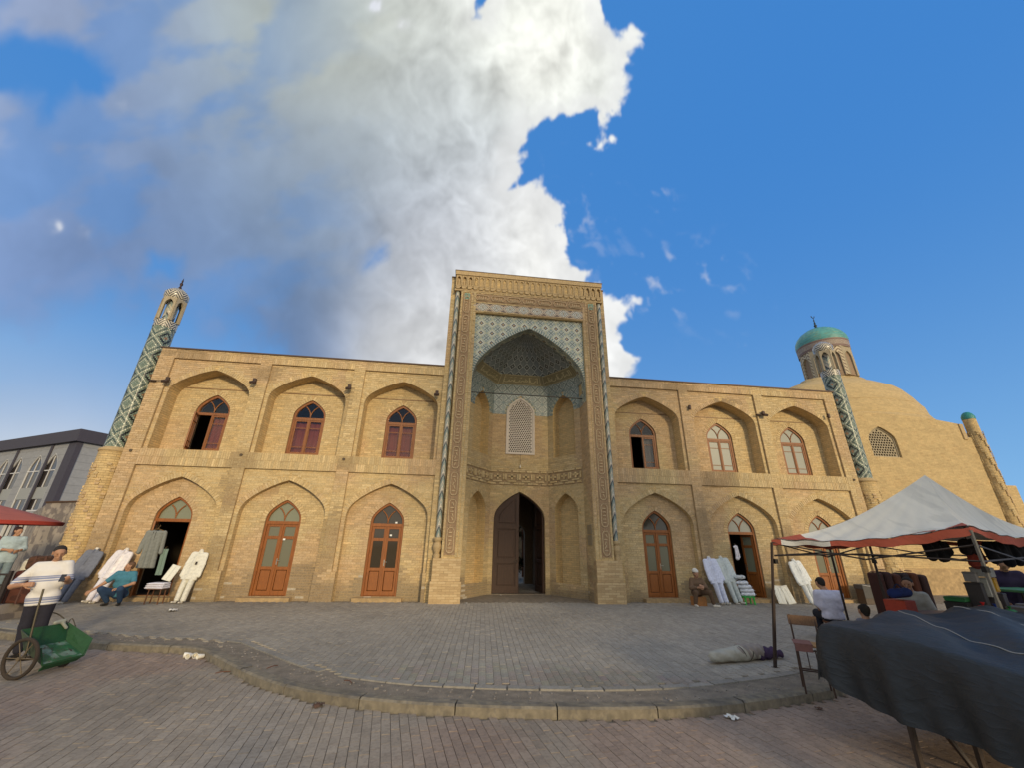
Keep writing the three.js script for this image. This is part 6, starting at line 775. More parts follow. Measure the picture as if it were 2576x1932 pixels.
{ // right-hand door: bundles on a green stool, hanging shirt, boards of trousers
  const t = thing('plastic_stool', 'small green plastic stool under the white bundles', 'stool', [7.86, PLAZA, 0.40]); const gm = std({ color: rgb(40, 170, 60), roughness: 0.4 }); mesh('seat', rbox(0.40, 0.035, 0.30, 0.012, 0, 0.25, 0), gm, t); for (const [x, z] of [[-0.16, -0.1], [0.16, -0.1], [-0.16, 0.1], [0.16, 0.1]]) mesh('leg', stick([x * 1.1, 0, z * 1.1], [x, 0.24, z], 0.05, 0.03), gm, t);
  const where = ['lowest white bundle on the green stool', 'second white bundle from the bottom on the green stool', 'third white bundle from the bottom on the green stool', 'fourth white bundle from the bottom on the green stool', 'topmost white bundle, tied and bulging, over the green stool']; [[7.92, 0.19, 0.22, 0.26], [7.90, 0.31, 0.21, 0.25], [7.84, 0.43, 0.20, 0.24], [7.76, 0.56, 0.20, 0.2], [7.70, 0.74, 0.13, 0.17]].forEach(([x, y, h, w], i) => { const c = thing('bundle', where[i], 'bundle', [x, y, 0.38]); const f = sdf([prim([-w + 0.06, 0, 0], [w - 0.06, 0.01, 0], 0.072), prim([-w * 0.5, 0.0, 0.08], [w * 0.5, 0, 0.08], 0.07)], 0.05); mesh('cloth', surfaceNets((a, b, e) => f(a, b * 1.15, e) + 0.007 * Math.sin(a * 34 + b * 20), [-0.4, -0.12, -0.12], [0.4, 0.14, 0.2], 0.017), i === 4 ? cloth(206, 210, 210, { roughness: 0.35 }) : cloth(222, 224, 228), c); if (i === 4) mesh('badge', box(0.035, 0.035, 0.008, 0.0, 0.01, 0.155), std({ color: rgb(60, 60, 66) }), c); else mesh('seam', [tube([[-w, 0, 0.10], [0, -0.01, 0.155], [w, 0.0, 0.10]], 0.006)], cloth(190, 190, 194), c); });
  const s = thing('hanging_shirt', 'white shirt hanging at the left jamb of the dark open doorway', 'shirt', [8.10, 1.35, -0.12], 0.5); mesh('cloth', (() => { const P = [prim([-0.10, 0.40, 0], [0.08, 0.42, 0], 0.04), prim([-0.06, 0.0, 0], [0.08, 0.0, 0], 0.05), prim([0, 0, 0], [0, 0.4, 0], 0.06), prim([0.10, 0.40, 0], [0.17, 0.05, 0], 0.045)], f = sdf(P, 0.04), [lo, hi] = boundsOf(P, 0.03); return surfaceNets((x, y, z) => f(x, y, z * 1.5) + 0.006 * Math.sin(x * 50 + y * 8), lo, hi, 0.014); })(), cloth(222, 218, 224), s); mesh('hanger', tube([[0, 0.44, 0], [0.01, 0.50, 0], [0.0, 0.53, -0.04]], 0.006), metal(120, 110, 100), s);
  for (const [i, x] of [[0, 9.30], [1, 9.62]]) { const b = thing('trousers_board', ['white trousers on a board leaning on the wall, left of the pair', 'white trousers on a board leaning on the wall, right of the pair'][i], 'trousers', [x, PLAZA, 0.30], 0); mesh('board', [box(0.32, 0.62, 0.02, 0, 0.30, -0.11, [-0.38, 0, i ? 0.12 : -0.06])], cloth(226, 222, 206), b); mesh('trouser_leg', [rbox(0.12, 0.52, 0.022, 0.01, -0.07, 0.28, -0.09, [-0.38, 0, i ? 0.10 : -0.08]), rbox(0.12, 0.52, 0.022, 0.01, 0.075, 0.28, -0.09, [-0.38, 0, i ? 0.14 : -0.03])], cloth(230, 228, 214), b); }
  const q = thing('covered_crate', 'grey sheet-covered crate against the wall right of the last door', 'crate', [12.95, PLAZA, 0.22]); mesh('crate', rbox(0.72, 0.55, 0.34, 0.02, 0, 0.275, 0), woodMat(84, 70, 56), q); mesh('sheet', [rbox(0.76, 0.16, 0.38, 0.03, 0, 0.58, 0), box(0.74, 0.34, 0.012, 0, 0.38, 0.185)], cloth(84, 82, 78), q); mesh('cord', [tube([[-0.36, 0.66, 0.19], [-0.1, 0.62, 0.205], [0.15, 0.67, 0.2], [0.36, 0.62, 0.19]], 0.008)], cloth(200, 196, 190), q); }

// ================================================================ handcart
{
  const t = thing('handcart', 'green two-wheeled metal handcart tipped open towards the street', 'handcart', [-8.80, ROAD, 6.90], 1.40), green = std({ color: rgb(36, 82, 46), map: clothTone, bumpMap: grainBump, bumpScale: 0.004, roughness: 0.55, metalness: 0.1, side: THREE.DoubleSide }), worn = std({ color: rgb(112, 140, 126), map: plasterTex, roughness: 0.6, side: THREE.DoubleSide });
  t.scale.setScalar(0.75);
  const a = [[-0.44, 0.76, -0.32], [0.40, 0.72, -0.32], [0.36, 0.20, 0.22], [-0.30, 0.16, 0.22]];
  const plate = (pts, th = 0.014) => { const A = pts.map(V), n = new THREE.Vector3().crossVectors(A[1].clone().sub(A[0]), A[2].clone().sub(A[0])).normalize().multiplyScalar(th), B = A.map((p) => p.clone().add(n)), o = []; const q = (p, q2, r, s) => { for (const v of [p, q2, r, p, r, s]) o.push(v.x, v.y, v.z); }; q(A[3], A[2], A[1], A[0]); q(B[0], B[1], B[2], B[3]); for (let k = 0; k < 4; k++) { const m = (k + 1) % 4; q(A[k], A[m], B[m], B[k]); } const g = new THREE.BufferGeometry(); g.setAttribute('position', new THREE.Float32BufferAttribute(o, 3)); g.computeVertexNormals(); return boxUV(g); };
  const fw = std({ map: tex(256, 256, (i, j) => { const n = fbm(i / 20, j / 20, 5, 13), w = sstep(0.42, 0.62, fbm(i / 60 + 2, j / 34, 5)), r = sstep(0.66, 0.76, fbm(i / 12 + 9, j / 12, 4)); const k = 0.8 + 0.35 * n; return [lerp(lerp(0.17, 0.45, w), 0.34, r) * k, lerp(lerp(0.37, 0.53, w), 0.24, r) * k, lerp(lerp(0.21, 0.46, w), 0.16, r) * k]; }, { rx: 1.1, ry: 1.1 }), bumpMap: grainBump, bumpScale: 0.004, roughness: 0.5, side: THREE.DoubleSide });
  mesh('tub_floor', [plate([[-0.36, 0.20, 0.26], [0.40, 0.20, 0.26], [0.40, 0.46, -0.26], [-0.36, 0.46, -0.26]])], fw, t);
  mesh('tub_back', [plate([[-0.38, 0.44, -0.25], [0.40, 0.44, -0.25], [0.44, 0.80, -0.40], [-0.44, 0.82, -0.40]])], green, t);
  mesh('tub_side', [plate([[-0.38, 0.20, 0.26], [-0.38, 0.46, -0.26], [-0.46, 0.82, -0.40], [-0.50, 0.52, 0.20]])], worn, t);
  mesh('tub_side', [plate([[0.42, 0.46, -0.26], [0.42, 0.20, 0.26], [0.54, 0.50, 0.22], [0.48, 0.80, -0.40]])], green, t);
  mesh('tub_lip', [stick([-0.36, 0.20, 0.275], [0.40, 0.20, 0.275], 0.035, 0.03), stick([-0.47, 0.52, 0.2], [-0.38, 0.19, 0.28], 0.02, 0.02), stick([0.54, 0.50, 0.22], [0.42, 0.19, 0.28], 0.02, 0.02)], green, t);
  mesh('tub_apron', [plate([[-0.36, 0.10, 0.20], [0.36, 0.12, 0.20], [0.40, 0.20, 0.27], [-0.36, 0.20, 0.27]])], green, t);
  mesh('rag', blob([prim([0.18, 0.84, -0.40], [0.34, 0.86, -0.38], 0.04), prim([0.30, 0.82, -0.36], [0.36, 0.72, -0.30], 0.03)], 0.03, 0.014), cloth(150, 150, 136), t);
  mesh('axle', [bar([-0.62, 0.335, 0.0], [0.36, 0.20, 0.0], 0.018)], metal(60, 50, 40), t);
  const hm = metal(86, 78, 62); mesh('handle', tube([[-0.52, 0.34, 0.0], [-0.52, 0.7, -0.06], [-0.52, 1.15, -0.14], [-0.50, 1.58, -0.22]], 0.018, 8), hm, t); mesh('handle', tube([[0.44, 0.5, -0.3], [0.50, 0.78, -0.46], [0.36, 0.98, -0.62], [0.28, 1.02, -0.66]], 0.012, 8), hm, t); mesh('rope_loop', tube([[0.46, 0.74, -0.42], [0.60, 0.86, -0.5], [0.62, 0.70, -0.36]], 0.010, 6), hm, t);
  const wheel = (x, r, z) => { const w = mesh('wheel', [new THREE.TorusGeometry(r - 0.035, 0.012, 8, 36).rotateY(Math.PI / 2).translate(x, r, z), bar([x - 0.05, r, z], [x + 0.05, r, z], 0.035, 0.035, 14), ...[0, 1, 2, 3, 4, 5].map((k) => bar([x, r, z], [x, r + (r - 0.04) * Math.sin(k * 1.047), z + (r - 0.04) * Math.cos(k * 1.047)], 0.009))], metal(110, 96, 76, 0.6, 0.3), t); mesh('tyre', new THREE.TorusGeometry(r - 0.03, 0.034, 10, 40).rotateY(Math.PI / 2).translate(x, r, z), std({ color: rgb(58, 48, 38), roughness: 0.9, bumpMap: grainBump, bumpScale: 0.004 }), w); };
  wheel(-0.60, 0.36, 0.0); wheel(0.30, 0.17, -0.02);
}

// ================================================================ left edge: terrace, railing, parasol, stacked goods
{
  struct('terrace', [box2(-40, -12.95, -0.3, 0.20, 2.1, 3.42), box2(-40, -15.0, -0.3, 0.198, 0.2, 2.1)], plasterMat);
  const r = thing('railing', 'dark ornate railing on the raised terrace at the left edge', 'railing', [0, 0.20, 3.34]), m = metal(58, 50, 46, 0.6, 0.4); mesh('rail', [box2(-18, -13.0, 0.62, 0.66, -0.025, 0.025)], m, r); mesh('bottom_rail', [box2(-18, -13.0, 0.10, 0.14, -0.02, 0.02)], m, r); mesh('top_band', [box2(-18, -13.0, 0.40, 0.43, -0.015, 0.015)], m, r); for (let x = -17.9; x < -13.0; x += 0.16) mesh('baluster', [lathe([[0.014, 0.14], [0.03, 0.2], [0.045, 0.26], [0.03, 0.32], [0.014, 0.40], [0.012, 0.62]], 8).translate(x, 0, 0)], m, r); for (const x of [-13.02, -14.6, -16.6]) mesh('post', [box2(x - 0.03, x + 0.03, 0, 0.72, -0.032, 0.032)], m, r);
  const p = thing('parasol', 'faded red market parasol at the left edge', 'parasol', [-17.15, -0.25, 0.15]); p.scale.setScalar(1.06); const cv = new THREE.ConeGeometry(1.62, 0.46, 40, 8, true), q = cv.attributes.position; for (let i = 0; i < q.count; i++) { const x = q.getX(i), z = q.getZ(i), rr2 = Math.hypot(x, z), A = Math.atan2(z, x), k = rr2 / 1.62; q.setY(i, q.getY(i) - 0.05 * k * k * (1 - Math.cos(A * 8)) * 0.5 + 0.10 * k * (1 - k)); } cv.computeVertexNormals();
  mesh('canopy', cv.translate(0, 2.46, 0), cloth(168, 92, 80), p); mesh('valance', [new THREE.CylinderGeometry(1.62, 1.60, 0.10, 48, 1, true).translate(0, 2.18, 0)], cloth(176, 66, 54), p); mesh('pole', bar([0, 0, 0], [0, 2.66, 0], 0.028), metal(150, 140, 130), p); for (let k = 0; k < 8; k++) { const A = k / 8 * 6.283 + 0.2; mesh('rib', bar([0, 2.58, 0], [1.58 * Math.cos(A), 2.2, 1.58 * Math.sin(A)], 0.008), metal(150, 140, 130), p); }
  const names = ['lowest reddish patterned bale of the pile behind the handcart man', 'middle reddish patterned bale of the pile behind the handcart man', 'upper brown bale of the pile behind the handcart man']; [[-12.95, 0.42, 0.46, 0.62, [150, 92, 74]], [-12.90, 0.78, 0.28, 0.52, [128, 64, 54]], [-12.86, 1.08, 0.32, 0.42, [140, 104, 84]]].forEach(([x, y, h, w, c], i) => { const b = thing('bale', names[i], 'bale', [x, y, 2.9], 0.3 * i); mesh('wrap', rbox(w, h * 0.96, 0.5, 0.07, 0, 0, 0), std({ color: rgb(...c), map: plasterTex, bumpMap: weave, bumpScale: 0.01, roughness: 0.95 }), b); mesh('strap', [box(0.03, h, 0.515, -w * 0.2, 0, 0), box(0.03, h, 0.515, w * 0.2, 0, 0)], cloth(90, 60, 50), b); });
  const w = thing('white_sack', 'pale sack behind the railing beside the pile of bales', 'sack', [-13.25, 0.20, 2.7]); mesh('sack', blob([prim([0, 0.2, 0], [0, 0.85, 0], 0.16, 0.13)], 0.05, 0.02), cloth(196, 188, 168), w); mesh('tie', new THREE.TorusGeometry(0.10, 0.014, 6, 20).rotateX(Math.PI / 2).translate(0, 0.92, 0), cloth(150, 140, 120), w);
}

// ================================================================ right: tent, covered table, goods
const TL = [3.25, 1.90, 7.95], TR = [4.90, 2.10, 9.92], TB = [6.30, 2.02, 7.0], TK = [7.9, 2.05, 9.0], TP = [5.75, 3.02, 8.95];
{
  const t = thing('market_tent', 'pop-up market tent with a grey roof and faded red corners', 'tent', [0, 0, 0]);
  const grey = tex(512, 512, (i, j) => { const n = fbm(i / 50, j / 50, 6, 10), st = sstep(0.56, 0.68, fbm(i / 30 + 7, j / 60, 5)); const k = 0.94 + 0.12 * n - 0.05 * st; return [0.88 * k, 0.85 * k, 0.78 * k]; }, { rx: 0.5, ry: 0.5 }), gm = std({ map: grey, bumpMap: weave, bumpScale: 0.002, roughness: 0.8, side: THREE.DoubleSide }), rm = cloth(176, 86, 62);
  const sag = (A, B, k = 0.16) => (s, tt) => { const e = mix3(A, B, s), p = mix3(e, TP, tt); p[1] -= k * Math.sin(Math.PI * Math.pow(tt, 0.8)) * (0.6 + 1.7 * Math.abs(s - 0.5) * 0) + 0.42 * tt * (1 - tt) + 0.10 * Math.sin(Math.PI * s) * (1 - tt) * 1.0; p[1] += 0.012 * Math.sin(s * 37 + tt * 9) * (1 - tt); return p; };
  const sheet = (fn, n, m) => { const pos = [], uv = [], ix = []; for (let j = 0; j <= m; j++) for (let i = 0; i <= n; i++) { const p = fn(i / n, j / m); pos.push(...p); uv.push(p[0], p[2] + p[1]); } for (let j = 0; j < m; j++) for (let i = 0; i < n; i++) { const a = j * (n + 1) + i; ix.push(a, a + 1, a + n + 1, a + 1, a + n + 2, a + n + 1); } const g = new THREE.BufferGeometry(); g.setAttribute('position', new THREE.Float32BufferAttribute(pos, 3)); g.setAttribute('uv', new THREE.Float32BufferAttribute(uv, 2)); g.setIndex(ix); g.computeVertexNormals(); return g; };
  const E4 = [[TL, TR], [TR, TK], [TK, TB], [TB, TL]]; for (const [A, B] of E4) mesh('roof_panel', sheet(sag(A, B), 24, 16), gm, t);
  for (const [A, B] of E4) for (const [s0, s1, vm] of (A === TL ? [[0, 0.06, rm], [0.06, 0.34, gm], [0.34, 1, rm]] : [[0, 1, rm]])) mesh('valance', sheet((q, tt) => { const s = lerp(s0, s1, q), p = sag(A, B)(s, 0); p[1] -= 0.012 + tt * (0.10 + 0.03 * Math.sin(s * 6 + A[0])); const n = norm([B[2] - A[2], 0, A[0] - B[0]]); return add(p, n, -0.02 * Math.sin(s * 21) * tt); }, 24, 3), vm, t);
  // red corner patches, folded over the ridges
  for (const [A, N1, N2] of [[TL, TR, TB], [TR, TL, TK], [TK, TR, TB], [TB, TK, TL]]) { const f = (N) => { const s0 = sag(A, N); return sheet((s, tt) => { const p = s0(s * 0.30 * (1 - tt * 0.98), tt * 0.18); p[1] += 0.010; return p; }, 6, 6); }; mesh('corner_patch', [f(N1), f(N2)], rm, t); }
  for (const [P, foot] of [[TL, PLAZA], [TR, ROAD], [TB, PLAZA], [TK, PLAZA]]) { const Q = P === TL ? [2.95, foot, 7.8] : [P[0], foot, P[2]], top = [P[0], P[1] - 0.06, P[2]]; const l = mesh('leg', [stick([Q[0], foot, Q[2]], mix3(Q, top, 0.6), 0.04, 0.04), stick(mix3(Q, top, 0.55), top, 0.032, 0.032)], P === TR ? metal(120, 116, 106, 0.5, 0.5) : metal(64, 52, 46, 0.6, 0.4), t); mesh('foot_plate', [box(0.09, 0.008, 0.09, Q[0], foot + 0.005, Q[2])], metal(70, 60, 54), l); mesh('slider', [box(0.06, 0.08, 0.06, P[0], 1.52, P[2])], metal(40, 38, 36), l); }
  const bars = []; for (const [A, B] of E4) { const y = 1.62, Y = 1.90; const q = (s, yy) => { const p = mix3(A, B, s); return [p[0], yy, p[2]]; }; bars.push(stick(q(0, y), q(0.5, Y - 0.22), 0.022, 0.014), stick(q(0, Y - 0.06), q(0.5, y - 0.02), 0.022, 0.014), stick(q(0.5, Y - 0.22), q(1, y), 0.022, 0.014), stick(q(0.5, y - 0.02), q(1, Y - 0.06), 0.022, 0.014)); } mesh('scissor_frame', bars, metal(70, 60, 54, 0.6, 0.4), t);
  mesh('roof_strut', [TL, TR, TB, TK].map((A) => stick([A[0], A[1] - 0.1, A[2]], [TP[0], TP[1] - 0.5, TP[2]], 0.02, 0.02)), metal(70, 60, 54), t);
  const p = thing('steel_pole', 'thin dark pole standing behind the man in the lilac T-shirt', 'pole', [5.86, PLAZA, 6.44]); mesh('shaft', bar([0, 0, 0], [0, 2.0, 0], 0.022), metal(52, 42, 36), p); mesh('base', new THREE.CylinderGeometry(0.12, 0.14, 0.05, 20).translate(0, 0.025, 0), metal(60, 52, 46), p);
}
{ // heaped table under a dark tarpaulin
  const t = thing('covered_table', 'long market table heaped with goods under a dark blue-grey tarpaulin', 'table', [0, 0, 0]);
  const tarpT = tex(512, 512, (i, j) => { const n = fbm(i / 40, j / 40, 6, 12), d = sstep(0.52, 0.70, fbm(i / 24 + 3, j / 24, 5)); const k = 0.88 + 0.24 * n; return [lerp(0.150, 0.165, d) * k, lerp(0.165, 0.178, d) * k, lerp(0.172, 0.186, d) * k]; }, { rx: 0.7, ry: 0.7 }), crink = tex(1024, 1024, (i, j) => { const w = fbm(i / 110, j / 150, 3, 0) * 3, r = (x, y, o) => 1 - Math.abs(2 * fbm(x, y + w * 0.35, 2, 0) - 1); return 0.55 * Math.pow(r(i / 70 + j / 140, j / 110), 3) + 0.35 * Math.pow(r(i / 30 + 40, j / 46 - i / 90), 4) + 0.1 * vn(i / 2, j / 2); }, { srgb: false, rx: 0.55, ry: 0.32 }), tm = std({ map: tarpT, bumpMap: crink, bumpScale: 0.007, roughness: 0.58, side: THREE.DoubleSide });
  const top = (x, z) => 0.945 + 0.10 * sstep(2.0, 4.4, x) + 0.02 * sstep(4, 6, x) + 0.06 * (fbm(x * 0.9 + 2, z * 0.7, 3) - 0.5) + 0.014 * Math.sin(x * 2.1 + z * 1.3) - 0.02 * sstep(10.15, 9.95, z) - 0.14 * sstep(10.6, 13.0, z);
  const fold = (z, d) => 0.045 * Math.sin(z * 7.3 + d * 1.5) * (1 - d) + 0.03 * Math.sin(z * 17 + 1 + d * 3) * (1 - d) * (1 - d);
  const P = (a, z) => { const hem = 0.24 + 0.09 * sstep(10.4, 10.0, z) - 0.06 * sstep(10.2, 10.8, z) + 0.02 * Math.sin(z * 2.3), side = 0.75; const xl = 1.93 - 0.10 * sstep(11, 13, z); if (a < side) { const d = a / side, y1 = top(xl + 0.12, z); return [xl + fold(z, d) + 0.14 * d * d * d, lerp(hem, y1 - 0.03, 1 - Math.pow(1 - d, 1.35)), z]; } const x = xl + 0.14 + (a - side), q = sstep(0, 0.2, a - side); const rid = 0.03 * Math.sin((x * 0.9 + z) * 5.5 + Math.sin(x * 2)) + 0.012 * Math.sin((x * 1.6 - z * 0.4) * 11); const cr = 0.05 * (1 - Math.abs(Math.sin((x * 0.75 + z * 1.05) * 2.6 + 2.2 * fbm(x * 0.8, z * 0.8, 3)))) + 0.03 * (1 - Math.abs(Math.sin((x * 1.1 + z * 0.55) * 5.2 + 3 * fbm(x + 7, z, 3)))); return [x, top(x, z) - 0.03 * (1 - q) + (rid + cr - 0.03) * q, z]; };
  const A = []; for (let k = 0; k <= 14; k++) A.push(k / 14 * 0.75); for (let k = 1; k <= 60; k++) A.push(0.75 + k / 60 * 5.4); const Z = []; for (let k = 0; k <= 110; k++) Z.push(10.0 + k / 110 * 3.5);
  const pos = [], uv = [], ix = []; Z.forEach((z) => A.forEach((a) => { const p = P(a, z); pos.push(...p); uv.push(a, z); })); const n = A.length; for (let j = 0; j < Z.length - 1; j++) for (let i = 0; i < n - 1; i++) { const q = j * n + i; ix.push(q, q + n, q + 1, q + 1, q + n, q + n + 1); }
  const base = pos.length / 3; A.forEach((a, i) => { const p = P(a, 10.0); pos.push(p[0] + 0.02, Math.min(p[1], 0.3 + 0.04 * Math.sin(i)), 9.93 + 0.03 * Math.sin(i * 0.9)); uv.push(a, 9.4); }); for (let i = 0; i < n - 1; i++) ix.push(base + i, i, base + i + 1, base + i + 1, i, i + 1);
  const g = new THREE.BufferGeometry(); g.setAttribute('position', new THREE.Float32BufferAttribute(pos, 3)); g.setAttribute('uv', new THREE.Float32BufferAttribute(uv, 2)); g.setIndex(ix); g.computeVertexNormals(); mesh('tarpaulin', g, tm, t);
  const seam = (pts) => tube(pts.map(([x, z]) => { let lo = 0.75, hi = 6; for (let k = 0; k < 24; k++) { const m = (lo + hi) / 2; P(m, z)[0] < x ? lo = m : hi = m; } const p = P(lo, z); return [p[0], p[1] + 0.004, p[2]]; }), 0.0055, 5, 60); const line = (x0, z0, x1, z1) => [...Array(14).keys()].map((k) => [lerp(x0, x1, k / 13), lerp(z0, z1, k / 13)]);
  const cm = cloth(170, 166, 158); mesh('seam', seam(line(3.2, 10.02, 2.25, 12.1)), cm, t); mesh('seam', seam(line(4.05, 10.02, 3.2, 11.9)), cm, t);
  const dm = woodMat(70, 56, 46); mesh('table_top', [box2(2.05, 7.4, 0.50, 0.54, 10.08, 13.4)], dm, t); const bits = [[2.15, 10.75], [2.72, 10.85], [2.2, 12.9], [4.6, 10.4], [4.6, 12.9], [7.2, 10.4], [7.2, 12.9]]; bits.forEach(([x, z], i) => mesh('leg', stick([x - 0.06, ROAD, z + 0.03], [x, 0.5, z], 0.045, 0.045), dm, t)); mesh('brace', [stick([2.45, ROAD + 0.02, 11.02], [2.2, 0.48, 10.75], 0.035, 0.03), stick([2.1, 0.3, 10.7], [2.0, 0.46, 10.4], 0.03, 0.03)], dm, t);
}
{ // school-type chair by the kerb
  const t = thing('wooden_chair', 'old wooden chair with metal legs at the kerb beside the covered table', 'chair', [2.68, PLAZA, 8.98], -0.62), m = metal(74, 56, 46, 0.6, 0.4), w = woodMat(112, 84, 60, 0.7);
  t.scale.setScalar(0.88); mesh('seat', [rbox(0.40, 0.03, 0.36, 0.01, 0, 0.66, 0)], woodMat(168, 130, 84, 0.6), t); mesh('backrest', [rbox(0.42, 0.15, 0.022, 0.008, 0, 0.98, -0.22, [-0.12, 0, 0])], w, t); for (const x of [-0.18, 0.18]) { mesh('leg', bar([x * 1.06, 0, 0.20], [x, 0.66, 0.16], 0.014), m, t); mesh('leg', tube([[x * 1.06, 0, -0.20], [x, 0.55, -0.17], [x, 0.80, -0.19], [x, 1.06, -0.235]], 0.014, 8), m, t); }
  mesh('stretcher', [bar([-0.18, 0.34, 0.18], [0.18, 0.34, 0.18], 0.011), bar([-0.19, 0.24, -0.19], [0.19, 0.24, -0.19], 0.011), bar([-0.18, 0.30, 0.18], [-0.18, 0.30, -0.18], 0.010), bar([0.18, 0.30, 0.18], [0.18, 0.30, -0.18], 0.010), bar([-0.18, 0.60, 0.17], [0.18, 0.60, 0.17], 0.012), bar([-0.06, 0.34, 0.18], [-0.06, 0.62, 0.17], 0.008), bar([0.06, 0.34, 0.18], [0.06, 0.62, 0.17], 0.008)], m, t);
  mesh('cloth', [rbox(0.26, 0.02, 0.36, 0.008, -0.09, 0.685, 0.02), box(0.24, 0.11, 0.008, -0.09, 0.635, 0.196)], cloth(132, 92, 84), t); }
{ // bedding roll
  const t = thing('fabric_roll', 'long pale fabric roll with a purple end lying on the plaza by the tent leg', 'roll', [2.0, PLAZA, 7.54], Math.atan2(0.31, 1.45)); const f = sdf([prim([0.02, 0.11, 0], [0.65, 0.13, 0], 0.085, 0.12), prim([0.65, 0.13, 0], [1.05, 0.12, 0.0], 0.12, 0.10)], 0.05);
  mesh('roll', surfaceNets((x, y, z) => f(x, y, z) + 0.006 * Math.sin(x * 20 + Math.atan2(y - 0.12, z) * 4), [-0.12, -0.02, -0.2], [1.2, 0.3, 0.2], 0.016), cloth(176, 172, 158), t);
  mesh('folded_sheet', surfaceNets((x, y, z) => sdf([prim([0.62, 0.15, 0], [1.02, 0.15, 0.02], 0.12, 0.105)], 0.03)(x, y, z) + 0.012 * Math.sin(x * 44 + y * 30), [0.4, 0.0, -0.2], [1.2, 0.32, 0.2], 0.016), cloth(150, 140, 132), t);
  mesh('purple_end', surfaceNets((x, y, z) => sdf([prim([1.05, 0.10, 0], [1.34, 0.10, 0.02], 0.105, 0.09), prim([1.34, 0.1, 0.02], [1.5, 0.08, 0.05], 0.08, 0.06)], 0.03)(x, y, z) + 0.014 * Math.sin(x * 38 + z * 30 + y * 12), [0.9, -0.02, -0.2], [1.65, 0.28, 0.22], 0.016), cloth(66, 48, 78), t);
  mesh('cord', [new THREE.TorusGeometry(0.128, 0.008, 6, 24).rotateY(Math.PI / 2).rotateZ(0.4).translate(0.62, 0.13, 0), new THREE.TorusGeometry(0.122, 0.008, 6, 24).rotateY(Math.PI / 2).rotateZ(-0.3).translate(0.8, 0.13, 0)], cloth(80, 74, 66), t); }
{ // stall goods below the tent, each thing on its own
  const T = thing('stall_table', 'low stall table under the tent with boxes on it', 'table', [6.9, PLAZA, 8.2]); mesh('table_top', box(2.2, 0.04, 1.3, 0, 0.80, 0), darkWood, T); for (const [x, z] of [[-1, -0.55], [1, -0.55], [-1, 0.55], [1, 0.55]]) mesh('leg', stick([x, 0, z], [x, 0.78, z], 0.05, 0.05), darkWood, T); mesh('skirt', [box(2.2, 0.6, 0.01, 0, 0.46, 0.66), box(0.01, 0.6, 1.3, -1.105, 0.46, 0)], cloth(40, 38, 36), T);
  const carton = (n, l, p, s, c, turn = 0.4, tilt = 0) => { const g = thing(n, l, 'box', p, turn); mesh('carton', rbox(...s, 0.008, 0, 0, 0, [0, 0, tilt]), std({ color: rgb(...c), map: clothTone, roughness: 0.7 }), g); mesh('lid_edge', [box(s[0] + 0.008, 0.02, s[2] + 0.008, 0, s[1] / 2 - 0.02, 0, [0, 0, tilt])], std({ color: rgb(...c.map((v) => v * 0.85)), roughness: 0.7 }), g); return g; };
  carton('carton', 'grey-white lidded carton, highest of the stack behind the tent leg', [6.67, 1.42, 8.6], [0.26, 0.15, 0.24], [168, 166, 158]); carton('carton', 'tall white carton below the lidded carton behind the tent leg', [6.66, 1.18, 8.52], [0.18, 0.30, 0.2], [188, 184, 168]); carton('carton', 'small pale carton left of the lidded carton', [6.45, 1.34, 8.56], [0.14, 0.16, 0.16], [150, 144, 138]); carton('carton', 'dark carton supporting the small pale carton', [6.45, 0.97, 8.56], [0.18, 0.56, 0.2], [62, 56, 54]);
  carton('yellow_pack', 'yellow pack beside the tall white carton', [6.84, 1.22, 8.55], [0.14, 0.22, 0.12], [214, 160, 40]); carton('carton', 'dark box below the yellow pack', [6.84, 0.89, 8.55], [0.2, 0.40, 0.2], [70, 62, 60]); carton('carton', 'flat grey carton on the stall table near the tent leg', [6.98, 0.80, 8.72], [0.36, 0.20, 0.26], [120, 112, 106]); carton('carton', 'pale carton at the right end of the stall table', [7.32, 0.80, 8.60], [0.20, 0.24, 0.24], [140, 134, 126]);
  carton('green_tray', 'green plastic tray left of the dark boxes', [6.2, 0.98, 8.42], [0.34, 0.07, 0.26], [34, 110, 56]); carton('carton', 'black box under the green tray', [6.2, 0.80, 8.42], [0.36, 0.28, 0.28], [34, 32, 32]);
  const bag = (n, l, p, s, c) => { const g = thing(n, l, 'bag', p); mesh('bag', blob([prim([-s * 0.5, 0, 0], [s * 0.5, 0, 0], s * 0.6)], 0.02, 0.015), cloth(...c, { roughness: 0.5 }), g); mesh('knot', new THREE.ConeGeometry(s * 0.3, s * 0.6, 10).rotateX(Math.PI).translate(0, s * 0.75, 0), cloth(...c), g); };
  bag('red_bag', 'small bright red bag at the edge of the covered table', [5.82, 0.90, 9.05], 0.10, [190, 34, 34]); bag('blue_bag', 'small blue bag right of the bright red bag', [6.0, 0.88, 9.08], 0.10, [34, 62, 140]); bag('green_bag', 'small green bag right of the blue bag', [6.22, 0.86, 9.1], 0.09, [44, 120, 50]);
  const c = thing('red_crate', 'red crate with a blue bag on top left of the man in grey', 'crate', [5.92, PLAZA, 7.62], 0.25); mesh('crate', [rbox(0.36, 0.62, 0.34, 0.015, 0, 0.70, 0)], std({ color: rgb(186, 66, 38), map: clothTone, roughness: 0.6 }), c); mesh('dark_band', [box(0.37, 0.12, 0.35, 0, 0.62, 0)], std({ color: rgb(50, 36, 32) }), c); mesh('crate_base', [box(0.34, 0.40, 0.32, 0, 0.2, 0)], std({ color: rgb(120, 44, 34) }), c);
